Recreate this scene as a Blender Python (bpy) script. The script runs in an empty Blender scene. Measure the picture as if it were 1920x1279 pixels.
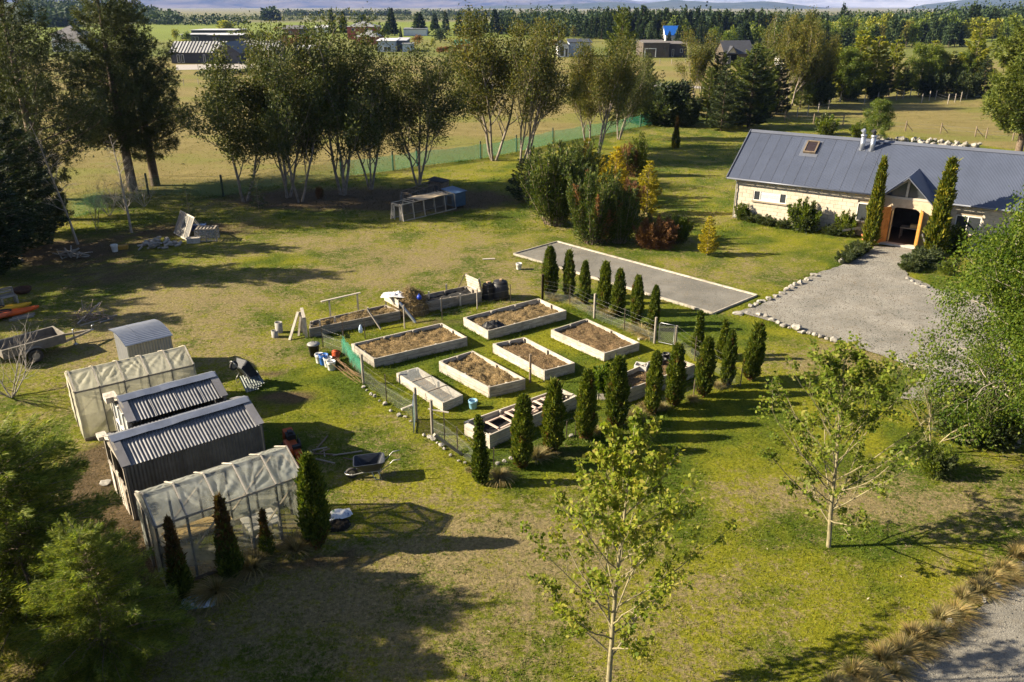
import bpy, math, random
import numpy as np
from mathutils import Vector, Matrix

SC = bpy.context.scene
COL = SC.collection
HAZE = 0.000045
R = math.radians
PI = math.pi

# ------------------------------------------------------------------ camera, sky, sun, exposure
CAM_H = 14.0
FPX, CPX, CPY = 1493.3, 960.0, 639.5          # focal length and centre in photograph pixels
PITCH = R(22.79)
cam_data = bpy.data.cameras.new('camera')
cam_data.sensor_width = 36.0
cam_data.lens = 28.0
cam_data.clip_start = 0.1
cam_data.clip_end = 60000.0
cam = bpy.data.objects.new('camera', cam_data)
COL.objects.link(cam)
cam.location = (0, 0, CAM_H)
cam.rotation_euler = (R(90) - PITCH, 0, 0)
SC.camera = cam

SUN_EL, SUN_AZ = R(28.0), R(268.5)            # azimuth clockwise from +Y: the sun stands to the left
sun_from = Vector((math.sin(SUN_AZ) * math.cos(SUN_EL), math.cos(SUN_AZ) * math.cos(SUN_EL), math.sin(SUN_EL)))
world = bpy.data.worlds.new('World')
SC.world = world
world.use_nodes = True
wn = world.node_tree
bg = wn.nodes['Background']
sky = wn.nodes.new('ShaderNodeTexSky')
sky.sky_type = 'NISHITA'
sky.sun_disc = False
sky.sun_elevation = SUN_EL
sky.sun_rotation = SUN_AZ
sky.altitude = 500
sky.air_density = 0.7
sky.dust_density = 1.5
sky.ozone_density = 0.4
wn.links.new(sky.outputs[0], bg.inputs[0])
bg.inputs[1].default_value = 0.05
sun_data = bpy.data.lights.new('sun', 'SUN')
sun_data.energy = 5.0
sun_data.angle = R(0.5)
sun_data.color = (1.0, 0.87, 0.66)
sun = bpy.data.objects.new('sun', sun_data)
COL.objects.link(sun)
sun.rotation_euler = sun_from.to_track_quat('Z', 'Y').to_euler()
sun.location = sun_from * 60
SC.view_settings.view_transform = 'Standard'
SC.view_settings.look = 'None'
SC.view_settings.exposure = 1.9
SC.view_settings.gamma = 1.0
SC.view_settings.use_curve_mapping = False
SC.cycles.volume_bounces = 0
SC.cycles.max_bounces = 6
SC.cycles.diffuse_bounces = 2
SC.cycles.transparent_max_bounces = 10

# ------------------------------------------------------------------ measuring helpers
cP, sP = math.cos(PITCH), math.sin(PITCH)


def at(px, py, z=0.0):
 """The point of the level z seen at a pixel of the photograph."""
 u = (px - CPX) / FPX
 v = (CPY - py) / FPX
 d = (u, cP + v * sP, -sP + v * cP)
 t = (z - CAM_H) / d[2]
 return Vector((d[0] * t, d[1] * t, z))


def pix(p):
 x, y, z = p[0], p[1], p[2] - CAM_H
 dep = y * cP - z * sP
 up = y * sP + z * cP
 return CPX + FPX * x / dep, CPY - FPX * up / dep


def tall(px, py, py2):
 """Height of an upright thing whose foot is at (px, py) and whose top is seen at row py2."""
 g = at(px, py)
 lo, hi = 0.0, 60.0
 for _ in range(50):
  m = (lo + hi) / 2
  if pix((g.x, g.y, m))[1] > py2:
   lo = m
  else:
   hi = m
 return lo


def per_px(g):
 """Metres per photograph pixel at a ground point."""
 return (g.y * cP + CAM_H * sP) / FPX


# ------------------------------------------------------------------ noise in numpy
def _hash(ix, iy, seed):
 h = (ix.astype(np.int64) * 374761393 + iy.astype(np.int64) * 668265263 + seed * 1442695041) & 0xFFFFFFFF
 h = ((h ^ (h >> 13)) * 1274126177) & 0xFFFFFFFF
 h = h ^ (h >> 16)
 return (h & 0xFFFF) / 65535.0


def vnoise(x, y, seed=0):
 ix, iy = np.floor(x), np.floor(y)
 fx, fy = x - ix, y - iy
 fx = fx * fx * (3 - 2 * fx)
 fy = fy * fy * (3 - 2 * fy)
 a, b = _hash(ix, iy, seed), _hash(ix + 1, iy, seed)
 c, d = _hash(ix, iy + 1, seed), _hash(ix + 1, iy + 1, seed)
 return (a * (1 - fx) + b * fx) * (1 - fy) + (c * (1 - fx) + d * fx) * fy


def fbm(x, y, scale, seed=0, oct=4):
 s, a, t = 0, 1.0, 0
 for o in range(oct):
  s = s + a * vnoise(x * scale + 17.3 * o, y * scale - 9.1 * o, seed + o)
  t += a
  a *= 0.5
  scale *= 2.03
 return s / t


def sstep(a, b, x):
 t = np.clip((x - a) / (b - a), 0, 1)
 return t * t * (3 - 2 * t)


# ------------------------------------------------------------------ materials
MATS = {}


def new_mat(name):
 m = bpy.data.materials.new(name)
 m.use_nodes = True
 nt = m.node_tree
 b = nt.nodes['Principled BSDF']
 b.inputs['Specular IOR Level'].default_value = 0.3
 return m, nt, b


def N(nt, t, **kw):
 n = nt.nodes.new(t)
 for k, v in kw.items():
  if k in n.inputs:
   n.inputs[k].default_value = v
  else:
   setattr(n, k, v)
 return n


def ramp(nt, fac, cols, pos=None):
 r = nt.nodes.new('ShaderNodeValToRGB')
 e = r.color_ramp.elements
 n = len(cols)
 while len(e) < n:
  e.new(0.5)
 for i, c in enumerate(cols):
  e[i].position = (i / (n - 1)) if pos is None else pos[i]
  e[i].color = (*c, 1)
 nt.links.new(fac, r.inputs[0])
 return r.outputs[0]


def mixc(nt, fac, a, b, mode='MIX'):
 m = nt.nodes.new('ShaderNodeMix')
 m.data_type = 'RGBA'
 m.blend_type = mode
 for s, v in ((0, fac), (6, a), (7, b)):
  if isinstance(v, (int, float)):
   m.inputs[s].default_value = v
  elif isinstance(v, tuple):
   m.inputs[s].default_value = (*v, 1) if len(v) == 3 else v
  else:
   nt.links.new(v, m.inputs[s])
 return m.outputs[2]


def noise(nt, scale, detail=4, vec=None, rough=0.6, dist=0.0):
 n = N(nt, 'ShaderNodeTexNoise')
 n.inputs['Scale'].default_value = scale
 n.inputs['Detail'].default_value = detail
 n.inputs['Roughness'].default_value = rough
 n.inputs['Distortion'].default_value = dist
 if vec is not None:
  nt.links.new(vec, n.inputs['Vector'])
 return n.outputs[0]


def geo_pos(nt):
 return nt.nodes.new('ShaderNodeNewGeometry').outputs['Position']


def mapped(nt, vec, scale):
 m = nt.nodes.new('ShaderNodeMapping')
 m.inputs['Scale'].default_value = scale
 nt.links.new(vec, m.inputs['Vector'])
 return m.outputs[0]


def bump(nt, b, h, strength=0.4, dist=0.02):
 n = nt.nodes.new('ShaderNodeBump')
 n.inputs['Strength'].default_value = strength
 n.inputs['Distance'].default_value = dist
 nt.links.new(h, n.inputs['Height'])
 nt.links.new(n.outputs[0], b.inputs['Normal'])


def plain(name, col, rough=0.7, var=0.25, scale=6.0, metal=0.0, bmp=0.15, obj_var=0.25, spec=0.3):
 """Painted / mineral / plastic surface with blotchy wear and a per-object tint."""
 if name in MATS:
  return MATS[name]
 m, nt, b = new_mat(name)
 pos = geo_pos(nt)
 n1 = noise(nt, scale, 5, pos)
 c = ramp(nt, n1, [tuple(max(0, x * (1 - var)) for x in col), tuple(min(1, x * (1 + var)) for x in col)], (0.3, 0.7))
 if obj_var:
  oi = nt.nodes.new('ShaderNodeObjectInfo')
  k = ramp(nt, oi.outputs['Random'], [(1 - obj_var,) * 3, (1.0, 1.0, 1.0)])
  c = mixc(nt, 1.0, c, k, 'MULTIPLY')
 nt.links.new(c, b.inputs['Base Color'])
 b.inputs['Roughness'].default_value = rough
 b.inputs['Metallic'].default_value = metal
 b.inputs['Specular IOR Level'].default_value = spec
 if bmp:
  bump(nt, b, noise(nt, scale * 6, 4, pos), bmp, 0.02)
 MATS[name] = m
 return m


def wood(name, dark, light, grain=14.0, obj_var=0.35, rough=0.8):
 """Weathered timber; the grain runs along the local X axis of each board."""
 if name in MATS:
  return MATS[name]
 m, nt, b = new_mat(name)
 tc = nt.nodes.new('ShaderNodeTexCoord')
 oi = nt.nodes.new('ShaderNodeObjectInfo')
 off = nt.nodes.new('ShaderNodeVectorMath')
 off.operation = 'MULTIPLY_ADD'
 off.inputs[1].default_value = (1, 1, 1)
 cx = nt.nodes.new('ShaderNodeCombineXYZ')
 mul = N(nt, 'ShaderNodeMath', operation='MULTIPLY')
 mul.inputs[1].default_value = 37.0
 nt.links.new(oi.outputs['Random'], mul.inputs[0])
 for i in range(3):
  nt.links.new(mul.outputs[0], cx.inputs[i])
 nt.links.new(tc.outputs['Object'], off.inputs[0])
 nt.links.new(cx.outputs[0], off.inputs[2])
 v = mapped(nt, off.outputs[0], (3.0, grain / 3, grain / 3))
 n1 = noise(nt, 1.6, 6, v, 0.65, 0.3)
 c = ramp(nt, n1, [dark, light], (0.32, 0.68))
 n2 = noise(nt, 2.3, 3, geo_pos(nt))
 c = mixc(nt, ramp(nt, n2, [(0, 0, 0), (0.55, 0.55, 0.55)], (0.5, 0.75)), c, tuple(x * 0.55 for x in dark))
 k = ramp(nt, oi.outputs['Random'], [(1 - obj_var,) * 3, (1.0, 1.0, 1.0)])
 c = mixc(nt, 1.0, c, k, 'MULTIPLY')
 nt.links.new(c, b.inputs['Base Color'])
 b.inputs['Roughness'].default_value = rough
 bump(nt, b, n1, 0.35, 0.01)
 MATS[name] = m
 return m


def leaf(name, cols, transl=0.35, rough=0.55, spec=0.25, clump=0.7):
 """Foliage: every leaf its own tint, whole sprays drifting in hue, light passing through."""
 if name in MATS:
  return MATS[name]
 m, nt, b = new_mat(name)
 g = nt.nodes.new('ShaderNodeNewGeometry')
 c = ramp(nt, g.outputs['Random Per Island'], cols)
 tc = nt.nodes.new('ShaderNodeTexCoord')
 n1 = noise(nt, clump, 3, tc.outputs['Object'])
 k = ramp(nt, n1, [(0.72, 0.78, 0.8), (1.22, 1.12, 1.0)], (0.35, 0.65))
 c = mixc(nt, 1.0, c, k, 'MULTIPLY')
 oi = nt.nodes.new('ShaderNodeObjectInfo')
 k2 = ramp(nt, oi.outputs['Random'], [(0.82, 0.85, 0.9), (1.12, 1.06, 0.95)])
 c = mixc(nt, 1.0, c, k2, 'MULTIPLY')
 nt.links.new(c, b.inputs['Base Color'])
 b.inputs['Roughness'].default_value = rough
 b.inputs['Specular IOR Level'].default_value = spec
 tr = nt.nodes.new('ShaderNodeBsdfTranslucent')
 ct = mixc(nt, 1.0, c, (1.25, 1.3, 0.6), 'MULTIPLY')
 nt.links.new(ct, tr.inputs[0])
 mx = nt.nodes.new('ShaderNodeMixShader')
 mx.inputs[0].default_value = transl
 out = nt.nodes['Material Output']
 nt.links.new(b.outputs[0], mx.inputs[1])
 nt.links.new(tr.outputs[0], mx.inputs[2])
 nt.links.new(mx.outputs[0], out.inputs[0])
 MATS[name] = m
 return m


def mesh_cloth(name, col, alpha, transl=0.3):
 """Netting and wire mesh too fine to see the threads of: part thread, part hole."""
 if name in MATS:
  return MATS[name]
 m, nt, b = new_mat(name)
 n1 = noise(nt, 3.0, 4, geo_pos(nt))
 c = ramp(nt, n1, [tuple(x * 0.75 for x in col), tuple(min(1, x * 1.2) for x in col)], (0.3, 0.7))
 nt.links.new(c, b.inputs['Base Color'])
 b.inputs['Roughness'].default_value = 0.7
 tr = nt.nodes.new('ShaderNodeBsdfTranslucent')
 nt.links.new(c, tr.inputs[0])
 m1 = nt.nodes.new('ShaderNodeMixShader')
 m1.inputs[0].default_value = transl
 nt.links.new(b.outputs[0], m1.inputs[1])
 nt.links.new(tr.outputs[0], m1.inputs[2])
 tp = nt.nodes.new('ShaderNodeBsdfTransparent')
 m2 = nt.nodes.new('ShaderNodeMixShader')
 m2.inputs[0].default_value = alpha
 nt.links.new(tp.outputs[0], m2.inputs[1])
 nt.links.new(m1.outputs[0], m2.inputs[2])
 nt.links.new(m2.outputs[0], nt.nodes['Material Output'].inputs[0])
 MATS[name] = m
 return m


# ------------------------------------------------------------------ objects
WM = {}          # world matrix of everything that may be a parent


def tag(o, label=None, cat=None, group=None, kind=None):
 if label:
  o['label'] = label
 if cat:
  o['category'] = cat
 if group:
  o['group'] = group
 if kind:
  o['kind'] = kind
 return o


def thing(name, loc, label, cat, group=None, rz=0.0):
 o = bpy.data.objects.new(name, None)
 o.empty_display_size = 0.2
 COL.objects.link(o)
 M = Matrix.Translation(Vector(loc)) @ Matrix.Rotation(rz, 4, 'Z')
 o.matrix_basis = M
 WM[o.name] = M
 return tag(o, label, cat, group)


def link(name, me, mw=None, parent=None):
 """Link mesh data with world matrix mw under a parent."""
 o = bpy.data.objects.new(name, me)
 COL.objects.link(o)
 mw = mw if mw is not None else Matrix.Identity(4)
 WM[o.name] = mw
 if parent is not None:
  o.parent = parent
  o.matrix_basis = WM[parent.name].inverted() @ mw
 else:
  o.matrix_basis = mw
 return o


def copy_tree(o, loc, rz=0.0, scale=(1, 1, 1), label=None, group=None):
 """A copy of a thing with copies of its parts and sub-parts, sharing their mesh data."""
 def rec(s, par):
  c = s.copy()
  COL.objects.link(c)
  if par is not None:
   c.parent = par
  for ch in s.children:
   rec(ch, c)
  return c
 r = rec(o, None)
 M = Matrix.Translation(Vector(loc)) @ Matrix.Rotation(rz, 4, 'Z') @ Matrix.Diagonal((*scale, 1))
 r.matrix_basis = M
 WM[r.name] = M
 if label:
  r['label'] = label
 if group:
  r['group'] = group
 return r


def np_mesh(name, V, faces, mats, midx=None, smooth=False, attr=None):
 """Mesh from numpy arrays; faces is a list of (n, k) index arrays."""
 me = bpy.data.meshes.new(name)
 V = np.ascontiguousarray(V, dtype=np.float32)
 me.vertices.add(len(V))
 me.vertices.foreach_set('co', V.ravel())
 idx = np.concatenate([f.ravel() for f in faces]).astype(np.int32)
 tot = np.concatenate([np.full(len(f), f.shape[1], dtype=np.int32) for f in faces])
 start = np.concatenate(([0], np.cumsum(tot)[:-1])).astype(np.int32)
 me.loops.add(len(idx))
 me.loops.foreach_set('vertex_index', idx)
 me.polygons.add(len(tot))
 me.polygons.foreach_set('loop_start', start)
 if midx is not None:
  me.polygons.foreach_set('material_index', np.asarray(midx, dtype=np.int32))
 if smooth:
  me.polygons.foreach_set('use_smooth', np.ones(len(tot), dtype=bool))
 for m in mats:
  me.materials.append(m)
 if attr is not None:
  for nm, c in zip(('tint', 'tint_dry'), attr if isinstance(attr, tuple) else (attr,)):
   if c.shape[1] == 3:
    c = np.concatenate([c, np.ones((len(c), 1))], 1)
   me.color_attributes.new(nm, 'FLOAT_COLOR', 'POINT').data.foreach_set('color', c.astype(np.float32).ravel())
 me.update(calc_edges=True)
 return me


class MB:
 """Collects simple shapes and links them as ONE mesh object."""

 def __init__(self):
  self.v, self.f, self.s = [], [], []

 def add(self, vs, fs, smooth=False):
  k = len(self.v)
  self.v += [tuple(p) for p in vs]
  self.f += [tuple(i + k for i in f) for f in fs]
  self.s += [smooth] * len(fs)
  return self

 def box(self, c, s, M=None):
  x, y, z = s[0] / 2, s[1] / 2, s[2] / 2
  vs = [Vector((a, b, d)) for a in (-x, x) for b in (-y, y) for d in (-z, z)]
  if M is not None:
   vs = [M @ p for p in vs]
  vs = [p + Vector(c) for p in vs]
  return self.add(vs, [(0, 1, 3, 2), (4, 6, 7, 5), (0, 4, 5, 1), (2, 3, 7, 6), (0, 2, 6, 4), (1, 5, 7, 3)])

 def beam(self, p, q, w, h, up=(0, 0, 1)):
  M, L = beam_matrix(p, q, up)
  x, y, z = L / 2, w / 2, h / 2
  vs = [M @ Vector((a, b, d)) for a in (-x, x) for b in (-y, y) for d in (-z, z)]
  return self.add(vs, [(0, 1, 3, 2), (4, 6, 7, 5), (0, 4, 5, 1), (2, 3, 7, 6), (0, 2, 6, 4), (1, 5, 7, 3)])

 def tube(self, pts, rad, n=6, cap=True, smooth=True):
  pts = [Vector(p) for p in pts]
  if not hasattr(rad, '__len__'):
   rad = [rad] * len(pts)
  k = len(self.v)
  prev = None
  for i, p in enumerate(pts):
   d = (pts[min(i + 1, len(pts) - 1)] - pts[max(i - 1, 0)])
   d = d.normalized() if d.length > 1e-9 else Vector((0, 0, 1))
   if prev is None:
    a = d.orthogonal().normalized()
   else:
    a = (prev - d * prev.dot(d))
    a = a.normalized() if a.length > 1e-6 else d.orthogonal().normalized()
   prev = a
   b = d.cross(a)
   for j in range(n):
    t = 2 * PI * j / n
    self.v.append(tuple(p + (a * math.cos(t) + b * math.sin(t)) * rad[i]))
  for i in range(len(pts) - 1):
   for j in range(n):
    self.f.append((k + i * n + j, k + i * n + (j + 1) % n, k + (i + 1) * n + (j + 1) % n, k + (i + 1) * n + j))
    self.s.append(smooth)
  if cap:
   self.f.append(tuple(k + j for j in range(n - 1, -1, -1)))
   self.f.append(tuple(k + (len(pts) - 1) * n + j for j in range(n)))
   self.s += [False, False]
  return self

 def lathe(self, c, prof, n=16, smooth=True, cap=True):
  """prof: list of (radius, z) from bottom to top."""
  k = len(self.v)
  c = Vector(c)
  for r, z in prof:
   for j in range(n):
    t = 2 * PI * j / n
    self.v.append(tuple(c + Vector((r * math.cos(t), r * math.sin(t), z))))
  for i in range(len(prof) - 1):
   for j in range(n):
    self.f.append((k + i * n + j, k + i * n + (j + 1) % n, k + (i + 1) * n + (j + 1) % n, k + (i + 1) * n + j))
    self.s.append(smooth)
  if cap:
   self.f.append(tuple(k + j for j in range(n - 1, -1, -1)))
   self.f.append(tuple(k + (len(prof) - 1) * n + j for j in range(n)))
   self.s += [False, False]
  return self

 def mesh(self, name, mat, origin=(0, 0, 0)):
  me = bpy.data.meshes.new(name)
  o = Vector(origin)
  me.from_pydata([tuple(Vector(p) - o) for p in self.v], [], self.f)
  me.polygons.foreach_set('use_smooth', self.s)
  if mat is not None:
   me.materials.append(mat)
  me.update()
  return me

 def build(self, name, mat, parent=None, origin=None):
  """World-space vertices; a top-level object gets its origin at its base."""
  if origin is None:
   if parent is not None:
    origin = WM[parent.name].translation
   else:
    a = np.array(self.v)
    origin = ((a[:, 0].min() + a[:, 0].max()) / 2, (a[:, 1].min() + a[:, 1].max()) / 2, a[:, 2].min())
  return link(name, self.mesh(name, mat, origin), Matrix.Translation(Vector(origin)), parent)


def beam_matrix(p, q, up=(0, 0, 1)):
 p, q = Vector(p), Vector(q)
 d = q - p
 L = d.length
 x = d.normalized()
 u = Vector(up)
 if abs(x.dot(u)) > 0.999:
  u = Vector((0, 1, 0))
 y = u.cross(x).normalized()
 z = x.cross(y)
 M = Matrix((x, y, z)).transposed().to_4x4()
 M.translation = (p + q) / 2
 return M, L


_unit = {}


def unit_mesh(kind, mat):
 key = (kind, mat.name)
 if key not in _unit:
  b = MB()
  if kind == 'box':
   b.box((0, 0, 0), (1, 1, 1))
  else:
   b.lathe((0, 0, -0.5), [(0.5, 0), (0.5, 1)], 10)
  _unit[key] = b.mesh(kind, mat)
 return _unit[key]


def board(name, p, q, w, h, mat, parent=None, up=(0, 0, 1)):
 """One board, batten or rail as an object of its own, sharing unit mesh data."""
 M, L = beam_matrix(p, q, up)
 return link(name, unit_mesh('box', mat), M @ Matrix.Diagonal((L, w, h, 1)), parent)


def post(name, p, h, d, mat, parent=None, lean=(0, 0)):
 p = Vector(p)
 q = p + Vector((lean[0], lean[1], h))
 M, L = beam_matrix(p, q)
 return link(name, unit_mesh('round', mat), M @ Matrix.Rotation(PI / 2, 4, 'Y') @ Matrix.Diagonal((d, d, L, 1)), parent)


def box_part(name, c, s, mat, parent=None, rz=0.0):
 M = Matrix.Translation(Vector(c)) @ Matrix.Rotation(rz, 4, 'Z') @ Matrix.Diagonal((*s, 1))
 return link(name, unit_mesh('box', mat), M, parent)


class Frame:
 """Local axes of a building: s along its front, t into it, z up."""

 def __init__(self, o, th):
  self.o = Vector((o[0], o[1], 0))
  self.th = th
  self.a = Vector((math.cos(th), math.sin(th), 0))
  self.n = Vector((-math.sin(th), math.cos(th), 0))

 def __call__(self, s, t, z):
  return self.o + self.a * s + self.n * t + Vector((0, 0, z))

 def box(self, mb, s0, s1, t0, t1, z0, z1):
  M = Matrix.Rotation(self.th, 3, 'Z')
  mb.box(self((s0 + s1) / 2, (t0 + t1) / 2, (z0 + z1) / 2), (s1 - s0, t1 - t0, z1 - z0), M)
  return mb

 def part(self, name, s0, s1, t0, t1, z0, z1, mat, parent):
  return box_part(name, self((s0 + s1) / 2, (t0 + t1) / 2, (z0 + z1) / 2), (s1 - s0, t1 - t0, z1 - z0), mat, parent, self.th)


def fan_quad(mb, corners):
 k = len(mb.v)
 mb.v += [tuple(c) for c in corners]
 mb.f.append(tuple(range(k, k + len(corners))))
 mb.s.append(False)


def slab(mb, corners, th):
 """A sheet with thickness: corners in order, extruded against its normal."""
 c = [Vector(p) for p in corners]
 n = (c[1] - c[0]).cross(c[2] - c[0]).normalized()
 d = [p - n * th for p in c]
 m = len(c)
 fs = [tuple(range(m)), tuple(range(2 * m - 1, m - 1, -1))]
 for i in range(m):
  j = (i + 1) % m
  fs.append((i, m + i, m + j, j))
 mb.add(c + d, fs)
 return mb

# ================================================================== LAND
FENCE_X = [-120, -60, -31.5, -29.6, -23.1, -19.0, -11.0, -3.1, 4.5, 8.6, 16.3, 25.4, 36, 41, 53.4, 75, 160]
FENCE_Y = [40, 50, 57.0, 59.5, 63.2, 67.2, 74.0, 80.4, 89.5, 94.1, 104.4, 115.0, 113, 103, 86, 72, 50]


def gauss(X, Y, px, py, rx, ry, rot=0.0):
 c = at(px, py)
 dx, dy = X - c.x, Y - c.y
 if rot:
  dx, dy = dx * math.cos(rot) + dy * math.sin(rot), -dx * math.sin(rot) + dy * math.cos(rot)
 return np.exp(-((dx / rx) ** 2 + (dy / ry) ** 2))


# places where the turf is thin and dry (+) or lush (-), measured on the photograph
DRY = [(860, 1050, 3.6, 2.6, .28), (730, 800, 2.6, 2.4, .14), (540, 1180, 4, 2.5, .16), (1000, 1000, 2.2, 1.6, .15), (700, 880, 2, 1.5, .12),
 (560, 660, 2.5, 2.0, .16), (640, 470, 8, 5, .10), (850, 500, 7, 5, .14), (300, 560, 7, 4, .10), (250, 640, 5, 3, .2),
 (440, 560, 5, 4, .12), (1560, 930, 4, 1.3, .26), (1750, 950, 4, 1.6, .22), (1470, 520, 4, 3, .04), (1600, 660, 3, 1.5, .28),
 (1500, 690, 2.5, 1.0, .20), (1230, 800, 2.0, 1.3, .08), (1450, 500, 5, 3, .12), (1300, 520, 5, 3, .08), (940, 560, 4, 3, .12), (1010, 680, 5, 3, -.30),
 (900, 700, 5, 4, -.30), (700, 700, 3, 4, -.18), (1150, 600, 4, 4, -.22), (1250, 700, 4, 3, -.22), (1420, 900, 4, 3, -.10),
 (1380, 780, 4, 3, -.20), (1650, 790, 4, 3, -.22), (1470, 610, 3, 1.5, -.35), (880, 890, 2.2, 1.2, -.16), (520, 490, 2.4, 1.0, -.40),
 (1500, 440, 6, 4, -.10), (1850, 280, 9, 3, -.3), (1400, 500, 5, 3, -.06), (1000, 330, 6, 4, -.12), (1420, 560, 3, 1.0, -.25),
 (250, 430, 5, 3, -.12), (640, 590, 4, 3, -.12), (560, 720, 2, 2, -.1), (1560, 1080, 4, 3, -.06), (1750, 650, 3, 2, -.2),
 (1250, 1000, 3, 2.5, .02), (1340, 1150, 3, 2, .04)]
DIRT = [(270, 1010, 1.8, 3.0, .95), (180, 900, 2.2, 2.5, .9), (150, 640, 4, 2.5, .35), (500, 700, 1.2, .5, .6), (540, 745, 1.4, .55, .95),
 (660, 1040, 1.2, .8, .5), (480, 1060, 2.0, .5, .6), (600, 372, 10, 4.5, .85), (830, 375, 6.5, 4, .85), (360, 430, 8, 3, .6), (200, 520, 8, 4, .5), (830, 605, 3.2, .6, .5),
 (560, 800, 1.8, 1.0, .35), (1170, 480, 3.0, .5, .35), (1830, 800, 3.5, 2.2, .6), (1060, 850, 3.5, .5, .45), (800, 790, 1.0, .8, .35),
 (1270, 790, 3.0, .4, .3), (960, 640, 1.0, .5, .2), (1090, 590, 4, .45, .3), (60, 470, 7, 3, .8), (700, 850, 1.5, .8, .25), (240, 850, 1.2, 1.8, .7)]


def land_colour(X, Y, mixed=True):
 """Albedo of the ground. mixed: one colour; otherwise the lush colour with the dryness in alpha, and the dry colour."""
 r = np.sqrt(X * X + Y * Y)
 n1 = fbm(X, Y, 0.09, 3)
 n2 = fbm(X, Y, 0.42, 11)
 n3 = fbm(X, Y, 2.2, 23)
 dry = 0.5 + 0.25 * (n1 - .5) + .40 * (n2 - .5)
 dirt = np.zeros_like(X)
 for px, py, rx, ry, a in DRY:
  dry = dry + a * gauss(X, Y, px, py, rx, ry)
 for px, py, rx, ry, a in DIRT:
  dirt = dirt + a * gauss(X, Y, px, py, rx, ry)
 dry = dry - .130
 lush = sstep(.34, .64, 0.6 * n2 + 0.4 * fbm(X, Y, 1.1, 47))[:, None]
 green = (1 - lush) * np.array([.062, .092, .008]) + lush * np.array([.168, .172, .012])
 dryc = np.broadcast_to(np.array([.205, .168, .088]), green.shape)
 dm = (sstep(.30, .62, dirt * (.55 + .9 * n3)))[:, None]
 soil = (1 - n3[:, None]) * np.array([.060, .044, .026]) + n3[:, None] * np.array([.125, .092, .052])
 green = green * (1 - dm) + soil * dm
 dryc = dryc * (1 - dm) + soil * dm
 # paddocks beyond the boundary fence
 pm = sstep(-.6, .8, Y - np.interp(X, FENCE_X, FENCE_Y) + 2.2 * (n2 - .5))
 right = sstep(20, 34, X)
 st = fbm(X, Y * 2.6, 0.07, 61)
 sf = fbm(X, Y * 2.2, 0.5, 71)
 straw = (1 - sf[:, None]) * np.array([.138, .116, .040]) + sf[:, None] * np.array([.24, .20, .085])
 sg = sstep(.47, .66, st + .25 * (sf - .5) + .05 * right)[:, None] * .75
 pad = straw * (1 - sg) + np.array([.145, .155, .035]) * sg
 # strip of greener grass just beyond the fence
 edge = np.exp(-((Y - np.interp(X, FENCE_X, FENCE_Y) - 3) / 4.5) ** 2)[:, None] * .6 * (X < 25)[:, None]
 pad = pad * (1 - edge) + np.array([.13, .145, .03]) * edge
 # far land: green meadow, pale plain, darker belts
 far = sstep(225, 270, Y + 18 * (n1 - .5))[:, None]
 fg = fbm(X * .6, Y * 2, 0.012, 81)[:, None]
 meadow = (1 - fg) * np.array([.080, .115, .020]) + fg * np.array([.175, .165, .055])
 pad = pad * (1 - far) + meadow * far
 f2 = sstep(380, 440, r)[:, None]
 pad = pad * (1 - f2) + (np.array([.135, .170, .032]) * (.85 + .3 * fg)) * f2
 f3 = sstep(800, 900, r + 60 * (n1 - .5))[:, None]
 bn = fbm(X * .35, Y * 1.4, 0.0022, 91)[:, None]
 plain_c = (1 - bn) * np.array([.07, .095, .035]) + bn * np.array([.22, .19, .11])
 pad = pad * (1 - f3) + plain_c * f3
 f4 = sstep(2200, 3200, r)[:, None]
 pad = pad * (1 - f4) + np.array([.165, .16, .11]) * f4
 pm = pm[:, None]
 green = np.clip(green * (1 - pm) + pad * pm, .004, .9)
 dryc = np.clip(dryc * (1 - pm) + pad * pm, .004, .9)
 if mixed:
  d = sstep(.40, .60, dry + .9 * (fbm(X, Y, 1.6, 23) - .5) + .5 * (fbm(X, Y, 7.0, 31, 3) - .5))[:, None]
  return green * (1 - d) + dryc * d
 return np.concatenate([green, dry[:, None]], 1), dryc


def ground_mat():
 m, nt, b = new_mat('turf')
 a = nt.nodes.new('ShaderNodeAttribute')
 a.attribute_name = 'tint'
 pos = geo_pos(nt)
 a2 = nt.nodes.new('ShaderNodeAttribute')
 a2.attribute_name = 'tint_dry'

 def math_(op, x, y):
  n = nt.nodes.new('ShaderNodeMath')
  n.operation = op
  for i, v in enumerate((x, y)):
   if isinstance(v, (int, float)):
    n.inputs[i].default_value = v
   else:
    nt.links.new(v, n.inputs[i])
  return n.outputs[0]
 d = a.outputs['Alpha']
 for sc, w, dt in ((1.1, .75, 3), (4.0, 1.1, 4), (15.0, 1.0, 3)):
  d = math_('ADD', d, math_('MULTIPLY', math_('SUBTRACT', noise(nt, sc, dt, pos, .6), .5), w))
 f = ramp(nt, d, [(0, 0, 0), (1, 1, 1)], (.36, .64))
 c = mixc(nt, f, a.outputs['Color'], a2.outputs['Color'])
 n1 = noise(nt, 9.0, 6, pos, .7)
 k = ramp(nt, n1, [(.5, .52, .5), (1.5, 1.42, 1.3)], (.32, .68))
 c = mixc(nt, 1.0, c, k, 'MULTIPLY')
 n2 = noise(nt, 48.0, 4, pos, .7)
 k2 = ramp(nt, n2, [(.5, .5, .5), (1.45, 1.45, 1.45)], (.35, .65))
 c = mixc(nt, .85, c, k2, 'MULTIPLY')
 nt.links.new(c, b.inputs['Base Color'])
 b.inputs['Roughness'].default_value = .95
 b.inputs['Specular IOR Level'].default_value = .1
 h = mixc(nt, .5, n1, n2)
 bump(nt, b, h, 1.0, .09)
 return m


TURF = ground_mat()


def ground_z(X, Y):
 return (fbm(X, Y, .5, 5, 3) - .5) * .05 + (fbm(X, Y, 2.4, 9, 2) - .5) * .03


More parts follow.
